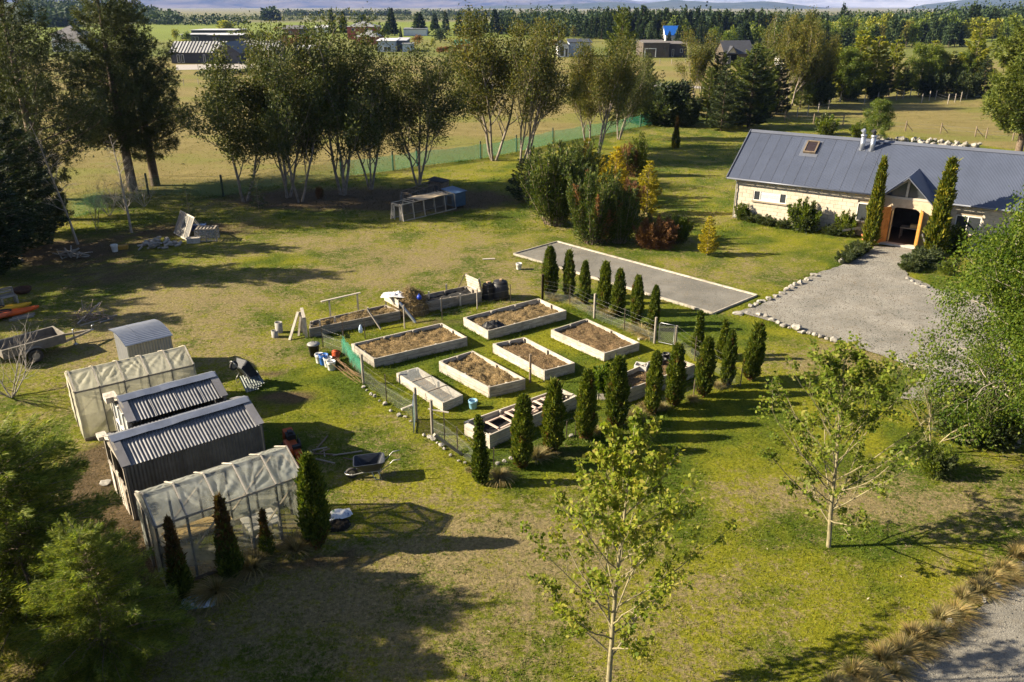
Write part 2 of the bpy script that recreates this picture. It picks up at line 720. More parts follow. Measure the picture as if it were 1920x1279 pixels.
def grid_faces(nx, ny):
 i, j = np.meshgrid(np.arange(nx - 1), np.arange(ny - 1), indexing='xy')
 a = (j * nx + i).ravel()
 return np.stack([a, a + 1, a + nx + 1, a + nx], 1)


# near ground: the property, its paddock fence and the first strip of the paddocks
xs = np.linspace(-62, 78, 330)
ys = [7.0]
while ys[-1] < 128:
 ys.append(ys[-1] + .2 + .006 * ys[-1])
ys = np.array(ys)
gx, gy = np.meshgrid(xs, ys)
gx, gy = gx.ravel(), gy.ravel()
gz = ground_z(gx, gy)
edge_fade = np.minimum(np.minimum(gx + 62, 78 - gx), 128 - gy)
gz = np.where(edge_fade < 2, gz * np.clip(edge_fade / 2, 0, 1), gz)
me = np_mesh('lawn', np.stack([gx, gy, gz], 1), [grid_faces(len(xs), len(ys))], [TURF], smooth=True, attr=land_colour(gx, gy, False))
tag(link('lawn', me), kind='structure')

# land out to the foot of the mountains
az = np.radians(np.linspace(-52, 52, 200))
rr = np.exp(np.linspace(math.log(5.0), math.log(15500.0), 280))
A, RR = np.meshgrid(az, rr)
fx, fy = (RR * np.sin(A)).ravel(), (RR * np.cos(A)).ravel() - 2
fz = np.full_like(fx, -.10)
me = np_mesh('plain', np.stack([fx, fy, fz], 1), [grid_faces(len(az), len(rr))[:, ::-1]], [TURF], smooth=True, attr=land_colour(fx, fy, False))
tag(link('open_fields', me), kind='structure')
b = MB()
b.add([(-15500, -15500, -.6), (15500, -15500, -.6), (15500, 15500, -.6), (-15500, 15500, -.6)], [(0, 1, 2, 3)])
tag(b.build('terrain', plain('far_terrain', (.2, .18, .09), .95, bmp=0), origin=(0, 0, -.6)), kind='structure')


# ------------------------------------------------------------------ gravel areas
def gravel_mat(name, lo, hi, leafy=0.0):
 m, nt, b = new_mat(name)
 pos = geo_pos(nt)
 v = N(nt, 'ShaderNodeTexVoronoi', Scale=60.0)
 nt.links.new(pos, v.inputs['Vector'])
 c = mixc(nt, .4, ramp(nt, v.outputs['Color'], [lo, hi]), ramp(nt, noise(nt, 22, 5, pos, .8), [lo, hi], (.36, .64)))
 big = ramp(nt, noise(nt, .55, 5, pos), [(.66, .65, .62), (1.2, 1.17, 1.12)], (.3, .7))
 c = mixc(nt, 1.0, c, big, 'MULTIPLY')
 stain = ramp(nt, noise(nt, .9, 5, mapped(nt, pos, (1, 2.2, 1)), .7), [(0, 0, 0), (1, 1, 1)], (.52, .72))
 c = mixc(nt, mixc(nt, 1.0, stain, (.35, .35, .35), 'MULTIPLY'), c, (.16, .125, .07))
 nt.links.new(c, b.inputs['Base Color'])
 b.inputs['Roughness'].default_value = .9
 bump(nt, b, v.outputs['Distance'], .6, .02)
 return m


def ragged(pts, step=.35, amp=.12, seed=1):
 out = []
 rng = random.Random(seed)
 m = len(pts)
 for i in range(m):
  p, q = Vector(pts[i]), Vector(pts[(i + 1) % m])
  k = max(1, int((q - p).length / step))
  d = (q - p).normalized()
  nrm = Vector((-d.y, d.x, 0))
  for j in range(k):
   out.append(p.lerp(q, j / k) + nrm * (rng.uniform(-amp, amp) if j else 0))
 return out


def sheet(name, pts, z, mat):
 me = bpy.data.meshes.new(name)
 me.from_pydata([(p[0], p[1], z) for p in pts], [], [tuple(range(len(pts)))])
 me.materials.append(mat)
 me.update()
 if me.polygons[0].normal.z < 0:
  me.flip_normals()
 return tag(link(name, me), kind='structure')


DRIVE = gravel_mat('drive_gravel', (.060, .058, .052), (.37, .355, .32))
drive_px = [(1642, 462), (1622, 478), (1600, 490), (1574, 500), (1528, 515), (1480, 541), (1440, 566), (1424, 574), (1384, 586), (1402, 592), (1440, 603), (1490, 618), (1530, 627), (1570, 640), (1640, 664),
 (1690, 682), (1740, 698)]
drive_pts = [at(*p) for p in drive_px] + [Vector((15.0, 27.5, 0)), Vector((22, 25.0, 0)), Vector((34, 22, 0)), Vector((44, 30, 0)), Vector((34, 36, 0)), at(1760, 545), at(1735, 532), at(1703, 520), at(1697, 508), at(1712, 468)]
sheet('gravel_drive', ragged(drive_pts, .3, .06), .052, DRIVE)
ROAD = gravel_mat('road_gravel', (.055, .052, .046), (.31, .295, .26))
road_px = [(1600, 1330), (1650, 1287), (1700, 1255), (1745, 1222), (1800, 1170), (1850, 1130), (1890, 1095), (1925, 1060)]
road_pts = [at(*p) for p in road_px] + [Vector((14.5, 18.0, 0)), Vector((22, 24, 0)), Vector((34, 12, 0)), Vector((14, 5, 0)), Vector((6.5, 9.0, 0))]
sheet('gravel_road', ragged(road_pts, .3, .08), .05, ROAD)
COURT = gravel_mat('court_grit', (.105, .102, .092), (.21, .203, .185))
court = [at(963, 478), at(1045, 455), at(1419, 556), at(1337, 590)]
sheet('gravel_court', court, .054, COURT)

# ------------------------------------------------------------------ hills and mountains
def range_mesh(name, dist, depth, az0, az1, prof, mat, n=260, rows=22, seed=3, rough=.25):
 """A range of hills: prof gives the height of its skyline along the azimuth."""
 az = np.radians(np.linspace(az0, az1, n))
 t = np.linspace(0, 1, rows)
 A, T = np.meshgrid(az, t)
 A, T = A.ravel(), T.ravel()
 top = prof(np.degrees(A))
 ridge = np.sin(np.pi * np.minimum(T * .62, 1)) ** 1.15
 x, y = (dist + depth * T) * np.sin(A), (dist + depth * T) * np.cos(A)
 g = fbm(np.degrees(A) * .7, T * 3, .9, seed, 5)
 g2 = fbm(np.degrees(A) * 2.2, T * 4, .8, seed + 7, 3)
 z = top * ridge * (1 + rough * (g - .5) * 2 + rough * .5 * (g2 - .5)) - 2
 return tag(link(name, np_mesh(name, np.stack([x, y, z], 1), [grid_faces(n, rows)[:, ::-1]], [mat], smooth=True)), kind='structure')


def hill_mat(name, lo, hi, scale, snow=None, zs=1.0):
 m, nt, b = new_mat(name)
 pos = geo_pos(nt)
 n1 = noise(nt, scale, 8, mapped(nt, pos, (1, 1, 6)), .66, .5)
 c = ramp(nt, n1, [lo, hi], (.38, .62))
 if snow:
  sp = nt.nodes.new('ShaderNodeSeparateXYZ')
  nt.links.new(pos, sp.inputs[0])
  mr = N(nt, 'ShaderNodeMapRange')
  mr.inputs[1].default_value, mr.inputs[2].default_value = snow
  nt.links.new(sp.outputs[2], mr.inputs[0])
  mu = N(nt, 'ShaderNodeMath', operation='MULTIPLY')
  nt.links.new(mr.outputs[0], mu.inputs[0])
  nt.links.new(ramp(nt, n1, [(.3, .3, .3), (1, 1, 1)], (.42, .56)), mu.inputs[1])
  c = mixc(nt, mu.outputs[0], c, (.85, .87, .9))
 nt.links.new(c, b.inputs['Base Color'])
 b.inputs['Roughness'].default_value = .95
 return m


def az_of(px):
 return math.degrees(math.atan2((px - CPX) / FPX, cP + math.tan(PITCH) * sP))


def px_of_az(a):
 return CPX + FPX * np.tan(np.radians(a)) * (cP + math.tan(PITCH) * sP)


def near_mount(a):
 p = px_of_az(a)
 h = np.interp(p, [-500, 0, 300, 700, 1000, 1100, 1165, 1200, 1240, 1290, 1340, 1500, 1600], [900, 760, 800, 700, 520, 300, 118, 78, 52, 40, 30, 14, 0])
 return h


range_mesh('mountain_range', 8600, 3600, -50, az_of(1560), near_mount, hill_mat('tussock_mountain', (.015, .022, .05), (.15, .125, .115), .0022), seed=5, rough=.28)  # tussock tones, with the blue of distant haze painted into the dark end


def snow_mount(a):
 p = px_of_az(a)
 return np.interp(p, [900, 1050, 1130, 1300, 1500, 1700, 1800, 2100, 2600], [200, 420, 640, 560, 420, 380, 640, 760, 600])


range_mesh('snowy_mountains', 12600, 2800, az_of(900), 50, snow_mount, hill_mat('snow_mountain', (.16, .16, .17), (.30, .29, .29), .0014, snow=(170, 330)), seed=15, rough=.35)


def low_hill(a):
 p = px_of_az(a)
 return np.interp(p, [840, 960, 1060, 1150, 1200, 1260, 1330, 1440, 1535, 1560, 1700, 1730, 1800, 2100], [0, 14, 16, 26, 17, 30, 22, 24, 6, 0, 0, 14, 30, 34]) * 1.9 + 1


range_mesh('wooded_hills', 5600, 1500, az_of(820), 50, low_hill, hill_mat('wooded_hill', (.015, .03, .022), (.05, .06, .04), .004), seed=25, rough=.2)


def forest_hill(a):
 p = px_of_az(a)
 return np.interp(p, [-200, 60, 100, 200, 260, 300, 330], [20, 22, 18, 17, 13, 4, 0])


FOREST_HILL = hill_mat('dark_forest_hill', (.018, .032, .016), (.05, .07, .03), .05)
range_mesh('forest_hill', 900, 420, -50, az_of(335), forest_hill, FOREST_HILL, seed=35, rough=.12)

# ================================================================== PLANT BUILDERS
def unit(a):
 return a / np.maximum(np.linalg.norm(a, axis=1, keepdims=True), 1e-9)


def kites(P, D, L, W, rng, fold=0.0):
 """Leaf-shaped faces: base, two shoulders, tip, with random roll round their axis."""
 n = len(P)
 D = unit(D)
 S = unit(np.cross(D, rng.normal(size=(n, 3))))
 L = np.broadcast_to(np.asarray(L, float), (n,))[:, None]
 W = np.broadcast_to(np.asarray(W, float), (n,))[:, None]
 V = np.empty((n, 4, 3))
 V[:, 0] = P
 V[:, 1] = P + D * L * .45 + S * W * .5
 V[:, 2] = P + D * L
 V[:, 3] = P + D * L * .45 - S * W * .5
 return V.reshape(-1, 3)


def leaf_mesh(name, V, mat):
 return np_mesh(name, V, [np.arange(len(V)).reshape(-1, 4)], [mat])


BARK_EUC = plain('gum_bark', (.215, .18, .14), .8, .45, 3, bmp=.2)
BARK_PINE = plain('pine_bark', (.13, .095, .065), .9, .4, 5, bmp=.6)
BARK_BIRCH = plain('birch_bark', (.29, .25, .20), .7, .35, 4, bmp=.2)
BARK_TWIG = plain('twig_bark', (.25, .19, .14), .8, .3, 6, bmp=.1)
BARK_GREY = plain('grey_bark', (.34, .30, .25), .8, .3, 6, bmp=.1)
BARK_MOSS = plain('mossy_bark', (.22, .19, .105), .85, .4, 7, bmp=.3)

L_EUC = leaf('gum_leaves', [(.032, .050, .016), (.055, .075, .022), (.085, .098, .030), (.115, .115, .042)], .25, .55, .12)
L_EUC2 = leaf('gum_leaves_golden', [(.045, .062, .014), (.080, .095, .020), (.125, .125, .025), (.155, .125, .03)], .3, .55, .12)
L_PINE = leaf('pine_needles', [(.036, .050, .016), (.066, .082, .025), (.105, .118, .036)], .2, .6, .2)
L_PINE2 = leaf('sunny_pine_needles', [(.045, .070, .012), (.085, .115, .020), (.13, .155, .03)], .25, .6, .2)
L_DARK = leaf('dark_needles', [(.020, .034, .014), (.034, .052, .019), (.055, .075, .026)], .15, .6, .2)
L_FOREST = leaf('forest_needles', [(.020, .040, .016), (.032, .056, .022), (.055, .078, .026)], .15, .7, .15, .4)
L_CYP = leaf('cypress_foliage', [(.030, .056, .008), (.065, .098, .012), (.11, .14, .018), (.15, .165, .022)], .25, .6, .2, 3.0)
L_SPIRE = leaf('juniper_spire', [(.035, .06, .008), (.075, .10, .012), (.13, .145, .016), (.20, .18, .02)], .25, .6, .15, 2.0)
L_CYPBROWN = leaf('scorched_foliage', [(.11, .06, .022), (.14, .075, .025), (.08, .065, .02)], .25, .7, .15, 3.0)
L_JUN = leaf('juniper_foliage', [(.022, .045, .010), (.045, .075, .014), (.08, .11, .020), (.12, .135, .03)], .25, .6, .2, 1.2)
L_GOLD = leaf('golden_foliage', [(.17, .16, .010), (.34, .28, .014), (.46, .37, .02)], .35, .6, .2, 1.5)
L_BROWN = leaf('brown_foliage', [(.11, .055, .028), (.17, .085, .04), (.22, .12, .055)], .25, .7, .15, 1.5)
L_CEDAR = leaf('feathery_conifer', [(.055, .10, .018), (.12, .165, .028), (.20, .24, .04), (.27, .29, .06)], .4, .6, .15, .8)
L_BIRCH = leaf('birch_leaves', [(.032, .066, .007), (.060, .105, .010), (.095, .14, .015), (.14, .175, .022)], .4, .6, .12, .6)
L_MAPLE = leaf('young_maple_leaves', [(.085, .13, .012), (.14, .19, .018), (.20, .235, .03), (.23, .215, .06)], .45, .6, .15, 1.0)
L_FRESH = leaf('fresh_green_leaves', [(.05, .09, .010), (.10, .14, .015), (.155, .185, .022)], .4, .5, .3, .6)
L_LIME = leaf('lime_leaves', [(.11, .14, .012), (.20, .22, .02), (.28, .26, .03)], .4, .5, .3, .6)
L_OLIVE = leaf('olive_shrub_leaves', [(.035, .055, .02), (.065, .085, .03), (.10, .12, .045)], .3, .5, .3, 1.5)
L_RUST = leaf('rusty_leaves', [(.12, .045, .015), (.18, .08, .02), (.10, .08, .02)], .3, .6, .2, 1.0)
L_TUSSOCK = leaf('tussock_blades', [(.18, .145, .06), (.28, .225, .10), (.38, .305, .155), (.12, .135, .04)], .3, .6, .2, 2.0)
L_GREENTUFT = leaf('long_grass_blades', [(.06, .10, .012), (.10, .14, .018), (.17, .18, .03)], .35, .6, .2, 1.5)


def limb(rng, p, d, L, r, n=5, wig=.12, up=.1, taper=.45):
 pts, rad = [Vector(p)], [r]
 d = Vector(d).normalized()
 for i in range(n):
  d = (d + Vector((rng.gauss(0, wig), rng.gauss(0, wig), rng.gauss(0, wig) + up))).normalized()
  pts.append(pts[-1] + d * (L / n))
  rad.append(r * (1 - (1 - taper) * (i + 1) / n))
 return pts, rad


def side_dir(rng, d, ang):
 d = Vector(d).normalized()
 a = d.orthogonal().normalized()
 q = Matrix.Rotation(rng.uniform(0, 2 * PI), 3, d)
 a = q @ a
 return (d * math.cos(ang) + a * math.sin(ang)).normalized()


def grow(rng, mb, p, d, L, r, lvl, tips, nc=(4, 4, 4), ang=.6, ratio=.6, up=.1, wig=.12, start=.35, sides=5):
 pts, rad = limb(rng, p, d, L, r, 5, wig, up)
 mb.tube(pts, rad, max(3, sides), cap=False)
 if lvl == 0:
  for k in range(2, 6):
   tips.append((pts[k], (pts[k] - pts[k - 1]).normalized(), L))
  return
 n = nc[lvl - 1]
 for k in range(n):
  t = start + (1 - start) * (k + rng.random()) / n
  i = min(4, int(t * 5))
  f = t * 5 - i
  q = pts[i].lerp(pts[i + 1], f)
  dd = side_dir(rng, pts[i + 1] - pts[i], ang * rng.uniform(.6, 1.35))
  grow(rng, mb, q, dd, L * ratio * rng.uniform(.75, 1.2), rad[i] * .6, lvl - 1, tips, nc, ang, ratio, up, wig, start, sides - 1)
 grow(rng, mb, pts[-1], pts[-1] - pts[-2], L * ratio, rad[-1], lvl - 1, tips, nc, ang, ratio, up, wig, start, sides - 1)


def tip_leaves(seed, tips, per, spread, L, W, droop=0.0, out=.6):
 rg = np.random.default_rng(seed)
 T = np.array([tuple(t[0]) for t in tips])
 D = np.array([tuple(t[1]) for t in tips])
 P = np.repeat(T, per, 0) + rg.normal(size=(len(T) * per, 3)) * spread
 d = np.repeat(D, per, 0) * out + rg.normal(size=P.shape) * .7
 d[:, 2] -= droop
 n = len(P)
 return kites(P, d, L * rg.uniform(.6, 1.3, n), W * rg.uniform(.7, 1.3, n), rg)


PROTO = {}


def proto(key, trunk_me, crown_me):
 PROTO[key] = (trunk_me, crown_me)


def plant(key, name, loc, s, rz, label, cat, group=None, lean=(0, 0)):
 """A tree or shrub of its own: an Empty at its foot with its trunk and its crown."""
 o = thing(name, (0, 0, 0), label, cat, group)
 M = Matrix.Translation(Vector(loc))
 if lean != (0, 0):
  M = M @ Matrix.Rotation(lean[0], 4, 'Y') @ Matrix.Rotation(lean[1], 4, 'X')
 sc = s if hasattr(s, '__len__') else (s, s, s)
 M = M @ Matrix.Rotation(rz, 4, 'Z') @ Matrix.Diagonal((*sc, 1))
 o.matrix_basis = M
 WM[o.name] = M
 tr, cr = PROTO[key]
 for nm, me in (('trunk', tr), ('crown', cr)):
  if me is not None:
   c = bpy.data.objects.new(nm, me)
   COL.objects.link(c)
   c.parent = o
 return o


# ---- eucalypts, 10 m tall
def make_gum(key, seed, stems, spread, mat, per=16, base_h=.30, bare=.42, lean=0.0):
 rng = random.Random(seed)
 mb, tips = MB(), []
 for k in range(stems):
  a = 2 * PI * (k + rng.random() * .5) / stems
  tilt = spread * rng.uniform(.5, 1.2) if stems > 1 else spread * .3
  d = Vector((math.cos(a) * tilt + lean, math.sin(a) * tilt, 1)).normalized()
  L = rng.uniform(4.2, 5.4)
  pts, rad = limb(rng, (math.cos(a) * .12, math.sin(a) * .12, -.1), d, L, rng.uniform(.09, .13), 6, .07, .05, .6)
  mb.tube(pts, rad, 7, cap=False)
  nb = 5
  for j in range(nb):
   t = bare + (1 - bare) * j / nb + rng.random() * .08
   i = min(5, int(t * 6))
   q = pts[i].lerp(pts[i + 1], t * 6 - i)
   grow(rng, mb, q, side_dir(rng, (pts[i + 1] - pts[i]), rng.uniform(.45, .85)), rng.uniform(2.2, 3.2), rad[i] * .55, 2, tips, (3, 3), .6, .55, .14, .14, .3, 5)
  grow(rng, mb, pts[-1], pts[-1] - pts[-2], 3.4, rad[-1], 2, tips, (4, 4), .55, .55, .14, .12, .25, 5)
 V = tip_leaves(seed, tips, int(per * 1.25), .29, .21, .085, .3)
 proto(key, mb.mesh('gum_trunk', BARK_EUC), leaf_mesh('gum_crown', V, mat))


make_gum('gum_a', 1, 2, .34, L_EUC, 19, bare=.30)
make_gum('gum_b', 2, 3, .32, L_EUC, 13, bare=.32)
make_gum('gum_c', 3, 3, .28, L_EUC, 13, bare=.36)
make_gum('gum_d', 4, 3, .34, L_EUC2, 12, bare=.42)
make_gum('gum_e', 5, 2, .30, L_EUC2, 15, bare=.40)
make_gum('gum_thin', 6, 3, .24, L_EUC2, 7, bare=.48)


# ---- conifers, built 10 m tall
def make_conifer(key, seed, base, rad, whorls, nb, rise, curl, per, bl, bw, width, mat, bark, power=.85, tuft=False, trunk_r=.16, irregular=.15, upb=.25):
 rng = random.Random(seed)
 rg = np.random.default_rng(seed)
 H = 10.0
 mb = MB()
 mb.tube([(0, 0, -.1), (rng.gauss(0, .04), rng.gauss(0, .04), H * .5), (0, 0, H * .97)], [trunk_r, trunk_r * .6, .02], 7, cap=False)
 Ps, Ds = [], []
 for w in range(whorls):
  f = (w + rng.uniform(-.3, .3)) / (whorls - 1)
  z = H * (base + (1 - base) * min(.985, max(0, f)))
  rel = max(0.0, 1 - max(0, f))
  r0 = rad * (rel ** power) * (.35 + .65 * min(1, (f + .04) / .16)) + .12
  for k in range(nb):
   a = 2 * PI * (k + rng.random() * .9) / nb + w * 1.7
   r = r0 * rng.uniform(1 - irregular * 2.2, 1 + irregular)
   e = rise + rng.gauss(0, .10) + (1 - rel) * .5
   n = 6
   t = np.linspace(0, 1, n)
   hx = r * t
   hz = r * t * math.tan(e) * .8 + curl * r * t ** 2.2
   pts = [(math.cos(a) * x, math.sin(a) * x, z + y) for x, y in zip(hx, hz)]
   if r > .5:
    mb.tube(pts, [max(.008, .028 * r / rad * (1 - .8 * x) * (rad / 2)) for x in t], 3, cap=False)
   m = max(6, int(per * (r / rad) ** 1.25))
   u = rg.random(m) ** .62
   u = np.clip(.12 + .88 * u, 0, 1)
   if tuft:
    u = np.repeat(np.clip(rg.random(max(2, m // 7)) ** .55 * .9 + .1, 0, 1), 7)
    m = len(u)
   side = rg.normal(size=m) * width * r * (1.05 - u) * .9
   vert = rg.normal(size=m) * .045 * r
   if tuft:
    k7 = m // 7
    side = np.repeat(rg.normal(size=k7) * width * r * (1.15 - u[::7]), 7)
    vert = np.repeat(rg.normal(size=k7) * .09 * r + abs(rg.normal(size=k7)) * .06 * r, 7)
   ox, oy = math.cos(a), math.sin(a)
   px_ = np.interp(u, t, hx)
   pz_ = np.interp(u, t, hz)
   P = np.stack([ox * px_ - oy * side, oy * px_ + ox * side, z + pz_ + vert], 1)
   sg = np.sign(side) * .8 if not tuft else side * 0
   D = np.stack([ox - oy * sg, oy + ox * sg, np.full(m, upb + rise * .5)], 1) + rg.normal(size=(m, 3)) * (.9 if tuft else .35)
   Ps.append(P)
   Ds.append(D)
 P, D = np.concatenate(Ps), np.concatenate(Ds)
 n = len(P)
 V = kites(P, D, bl * rg.uniform(.6, 1.25, n), bw * rg.uniform(.7, 1.3, n), rg)
 proto(key, mb.mesh(key + '_trunk', bark), leaf_mesh(key + '_crown', V, mat))
 return n


make_conifer('pine_a', 11, .20, 2.7, 20, 7, .12, .28, 1000, .18, .027, .34, L_PINE, BARK_PINE, .85, True, .24, .22)
make_conifer('pine_b', 12, .14, 2.9, 20, 7, .10, .25, 1000, .18, .027, .34, L_PINE, BARK_PINE, .8, True, .24, .24)
make_conifer('pine_sun', 13, .16, 3.6, 14, 8, .16, .30, 900, .30, .07, .34, L_PINE2, BARK_PINE, .5, True, .26, .18)
make_conifer('dense_conifer', 14, .03, 3.3, 22, 8, -.05, .12, 420, .26, .07, .30, L_DARK, BARK_PINE, .62, False, .2, .2)
make_conifer('spruce_a', 15, .04, 2.6, 20, 7, -.06, .20, 260, .30, .09, .30, L_DARK, BARK_PINE, .8, False, .14, .18)
make_conifer('sunny_conifer', 16, .05, 2.7, 20, 7, .15, .2, 240, .32, .09, .30, L_PINE2, BARK_PINE, .62, False, .14, .2)
make_conifer('golden_conifer', 17, .03, 3.0, 15, 7, .22, .25, 110, .46, .20, .28, L_GOLD, BARK_TWIG, .8, False, .12, .2)
make_conifer('small_deodar', 18, .06, 3.0, 13, 5, .15, -.12, 70, .45, .13, .22, L_OLIVE, BARK_TWIG, .8, False, .10, .25)
make_conifer('lime_conifer', 19, .05, 2.5, 17, 6, .35, .2, 100, .5, .2, .30, L_LIME, BARK_TWIG, .7, False, .12, .25)
make_conifer('cedar', 20, .03, 4.6, 34, 9, .44, -.26, 900, .29, .030, .20, L_CEDAR, BARK_TWIG, .68, False, .12, .24, .1)
make_conifer('low_conifer', 21, .03, 4.4, 12, 7, .1, .1, 110, .6, .22, .30, L_DARK, BARK_TWIG, .55, False, .12, .22)


# ---- far conifers: one small mesh each, trunk and foliage together
def make_far_tree(key, seed, rad, n, mat, kind):
 rg = np.random.default_rng(seed)
 mb = MB()
 mb.tube([(0, 0, -.1), (0, 0, 9.0)], [.18, .03], 4, cap=False)
 if kind == 'cone':
  f = 1 - rg.random(n) ** .62
  z = .6 + 9.2 * f
  lay = .78 + .3 * np.sin(f * 60 + rg.random() * 6)
  r = rad * (1 - f) ** .95 * lay * rg.uniform(.55, 1.05, n) + .04
  a = rg.random(n) * 2 * PI
  r = r * (1 + .22 * np.sin(a * 3 + f * 9 + seed) + .12 * np.sin(a * 7 + seed))
  P = np.stack([np.cos(a) * r * .72, np.sin(a) * r * .72, z], 1)
  D = np.stack([np.cos(a), np.sin(a), rg.uniform(-.2, .7, n)], 1) + rg.normal(size=(n, 3)) * .25
  L, W = .95 * rad / 2 * (1.1 - .5 * f), .50 * rad / 2
 else:
  cn = 26
  c = rg.normal(size=(cn, 3)) * np.array([rad * .45, rad * .45, 1.9]) + np.array([0, 0, 5.6])
  c[:, 2] = np.clip(c[:, 2], 1.6, 9)
  i = rg.integers(0, cn, n)
  P = c[i] + unit(rg.normal(size=(n, 3))) * rg.uniform(.5, 1.35, (n, 1))
  D = rg.normal(size=(n, 3)) + (P - c[i])
  L, W = .95, .6
 V = kites(P, D, L * rg.uniform(.6, 1.3, n), W * rg.uniform(.7, 1.3, n), rg)
 v0 = np.array(mb.v)
 f0 = np.array(mb.f)
 me = np_mesh(key, np.concatenate([v0, V]), [f0, np.arange(len(V)).reshape(-1, 4) + len(v0)], [BARK_PINE, mat],
 np.concatenate([np.zeros(len(f0)), np.ones(len(V) // 4)]))
 PROTO[key] = me


for i in range(5):
 make_far_tree('far_cone_%d' % i, 40 + i, 2.0 + .35 * i, 900, L_FOREST, 'cone')
for i in range(3):
 make_far_tree('far_round_%d' % i, 50 + i, 2.6 + .3 * i, 700, L_FRESH, 'round')
make_far_tree('far_round_3', 54, 2.8, 700, L_LIME, 'round')
make_far_tree('far_round_4', 55, 2.8, 700, L_RUST, 'round')
make_far_tree('far_round_5', 56, 3.0, 900, L_FOREST, 'round')
make_far_tree('far_round_6', 57, 2.6, 700, L_EUC2, 'round')


def far_tree(key, name, loc, h, w, label, group=None, rz=0.0):
 o = link(name, PROTO[key], Matrix.Translation(Vector(loc)) @ Matrix.Rotation(rz, 4, 'Z') @ Matrix.Diagonal((w, w, h / 10.0, 1)))
 return tag(o, label, 'tree', group)


# ---- clipped conifer columns, 2.5 m tall
def make_column(key, seed, rad, n, mat, shape='column', tip=None):
 rg = np.random.default_rng(seed)
 H = 2.5
 a = rg.random(n) * 2 * PI
 f = rg.random(n)
 if shape == 'column':
  prof = np.interp(f, [0, .05, .15, .35, .6, .85, .95, 1], [.35, .62, .92, 1.0, .92, .60, .36, .05])
 elif shape == 'spire':
  prof = np.interp(f, [0, .06, .2, .45, .7, .9, 1], [.7, .95, 1.0, .78, .55, .28, .04])
 else:
  prof = np.interp(f, [0, .06, .2, .4, .55, .75, 1], [.5, .85, 1.0, .78, .5, .3, .05])
 lump = 1 + .20 * np.sin(a * 2 + f * 7 + seed * 1.7) * np.sin(f * 9 + seed) + .16 * np.sin(a * 3 + f * 11 + seed) * np.cos(a * 2 - f * 17) + .10 * np.sin(a * 7 - f * 23 + seed * 2) + .07 * np.sin(a * 13 + f * 47)
 r = rad * prof * lump * (1 - .28 * rg.random(n) ** 2)
 P = np.stack([np.cos(a) * r, np.sin(a) * r, f * H * .985 + .05], 1)
 D = np.stack([np.cos(a) * .55, np.sin(a) * .55, np.full(n, 1.0)], 1) + rg.normal(size=(n, 3)) * .32
 V = kites(P, D, .125 * rg.uniform(.6, 1.4, n) * np.where(rg.random(n) < .03, 2.0, 1), .055 * rg.uniform(.7, 1.3, n), rg)
 # inner twigs keep light from passing straight through
 m = n // 4
 a2, f2 = rg.random(m) * 2 * PI, rg.random(m) * .96
 r2 = rad * np.interp(f2, [0, .15, .6, 1], [.4, .8, .7, .1]) * rg.uniform(.2, .75, m)
 P2 = np.stack([np.cos(a2) * r2, np.sin(a2) * r2, f2 * H + .03], 1)
 V2 = kites(P2, rg.normal(size=(m, 3)) + np.array([0, 0, .8]), .2, .12, rg)
 V = np.concatenate([V, V2])
 mb = MB()
 mb.tube([(0, 0, -.08), (0, 0, .5), (.01, 0, 1.9)], [.045, .035, .01], 6, cap=False)
 if shape == 'column':
  z = V.reshape(-1, 4, 3)[:, 0]
  br = (rg.random(len(z)) < np.clip(1.0 - z[:, 2] / .42, 0, .7)) | ((rg.random(len(z)) < .5) & (np.sin(z[:, 0] * 9 + seed) * np.sin(z[:, 1] * 8 + seed * 2) * np.sin(z[:, 2] * 5 + seed) > .62))
  me = np_mesh(key, V, [np.arange(len(V)).reshape(-1, 4)], [mat, L_CYPBROWN], br.astype(int))
 elif tip:
  frac = np.repeat(V.reshape(-1, 4, 3)[:, 0, 2], 1)
  keep = rg.random(len(frac)) < np.clip((frac - H * .30) / (H * .45), 0, .92)
  me = np_mesh(key, V, [np.arange(len(V)).reshape(-1, 4)], [mat, tip], keep.astype(int))
 else:
  me = leaf_mesh(key, V, mat)
 proto(key, mb.mesh('column_trunk', BARK_TWIG), me)


for i in range(4):
 make_column('column_%d' % i, 60 + i, .33 + .02 * (i % 2), 5200, L_CYP)
make_column('house_juniper', 76, .27, 5200, L_SPIRE, 'spire')
make_column('column_slim', 65, .25, 3600, L_CYP, 'flame')
make_column('column_scorched', 66, .33, 3600, L_CYP, 'flame', L_CYPBROWN)
make_column('column_thin', 67, .24, 1300, L_CYP, 'flame', L_CYPBROWN)


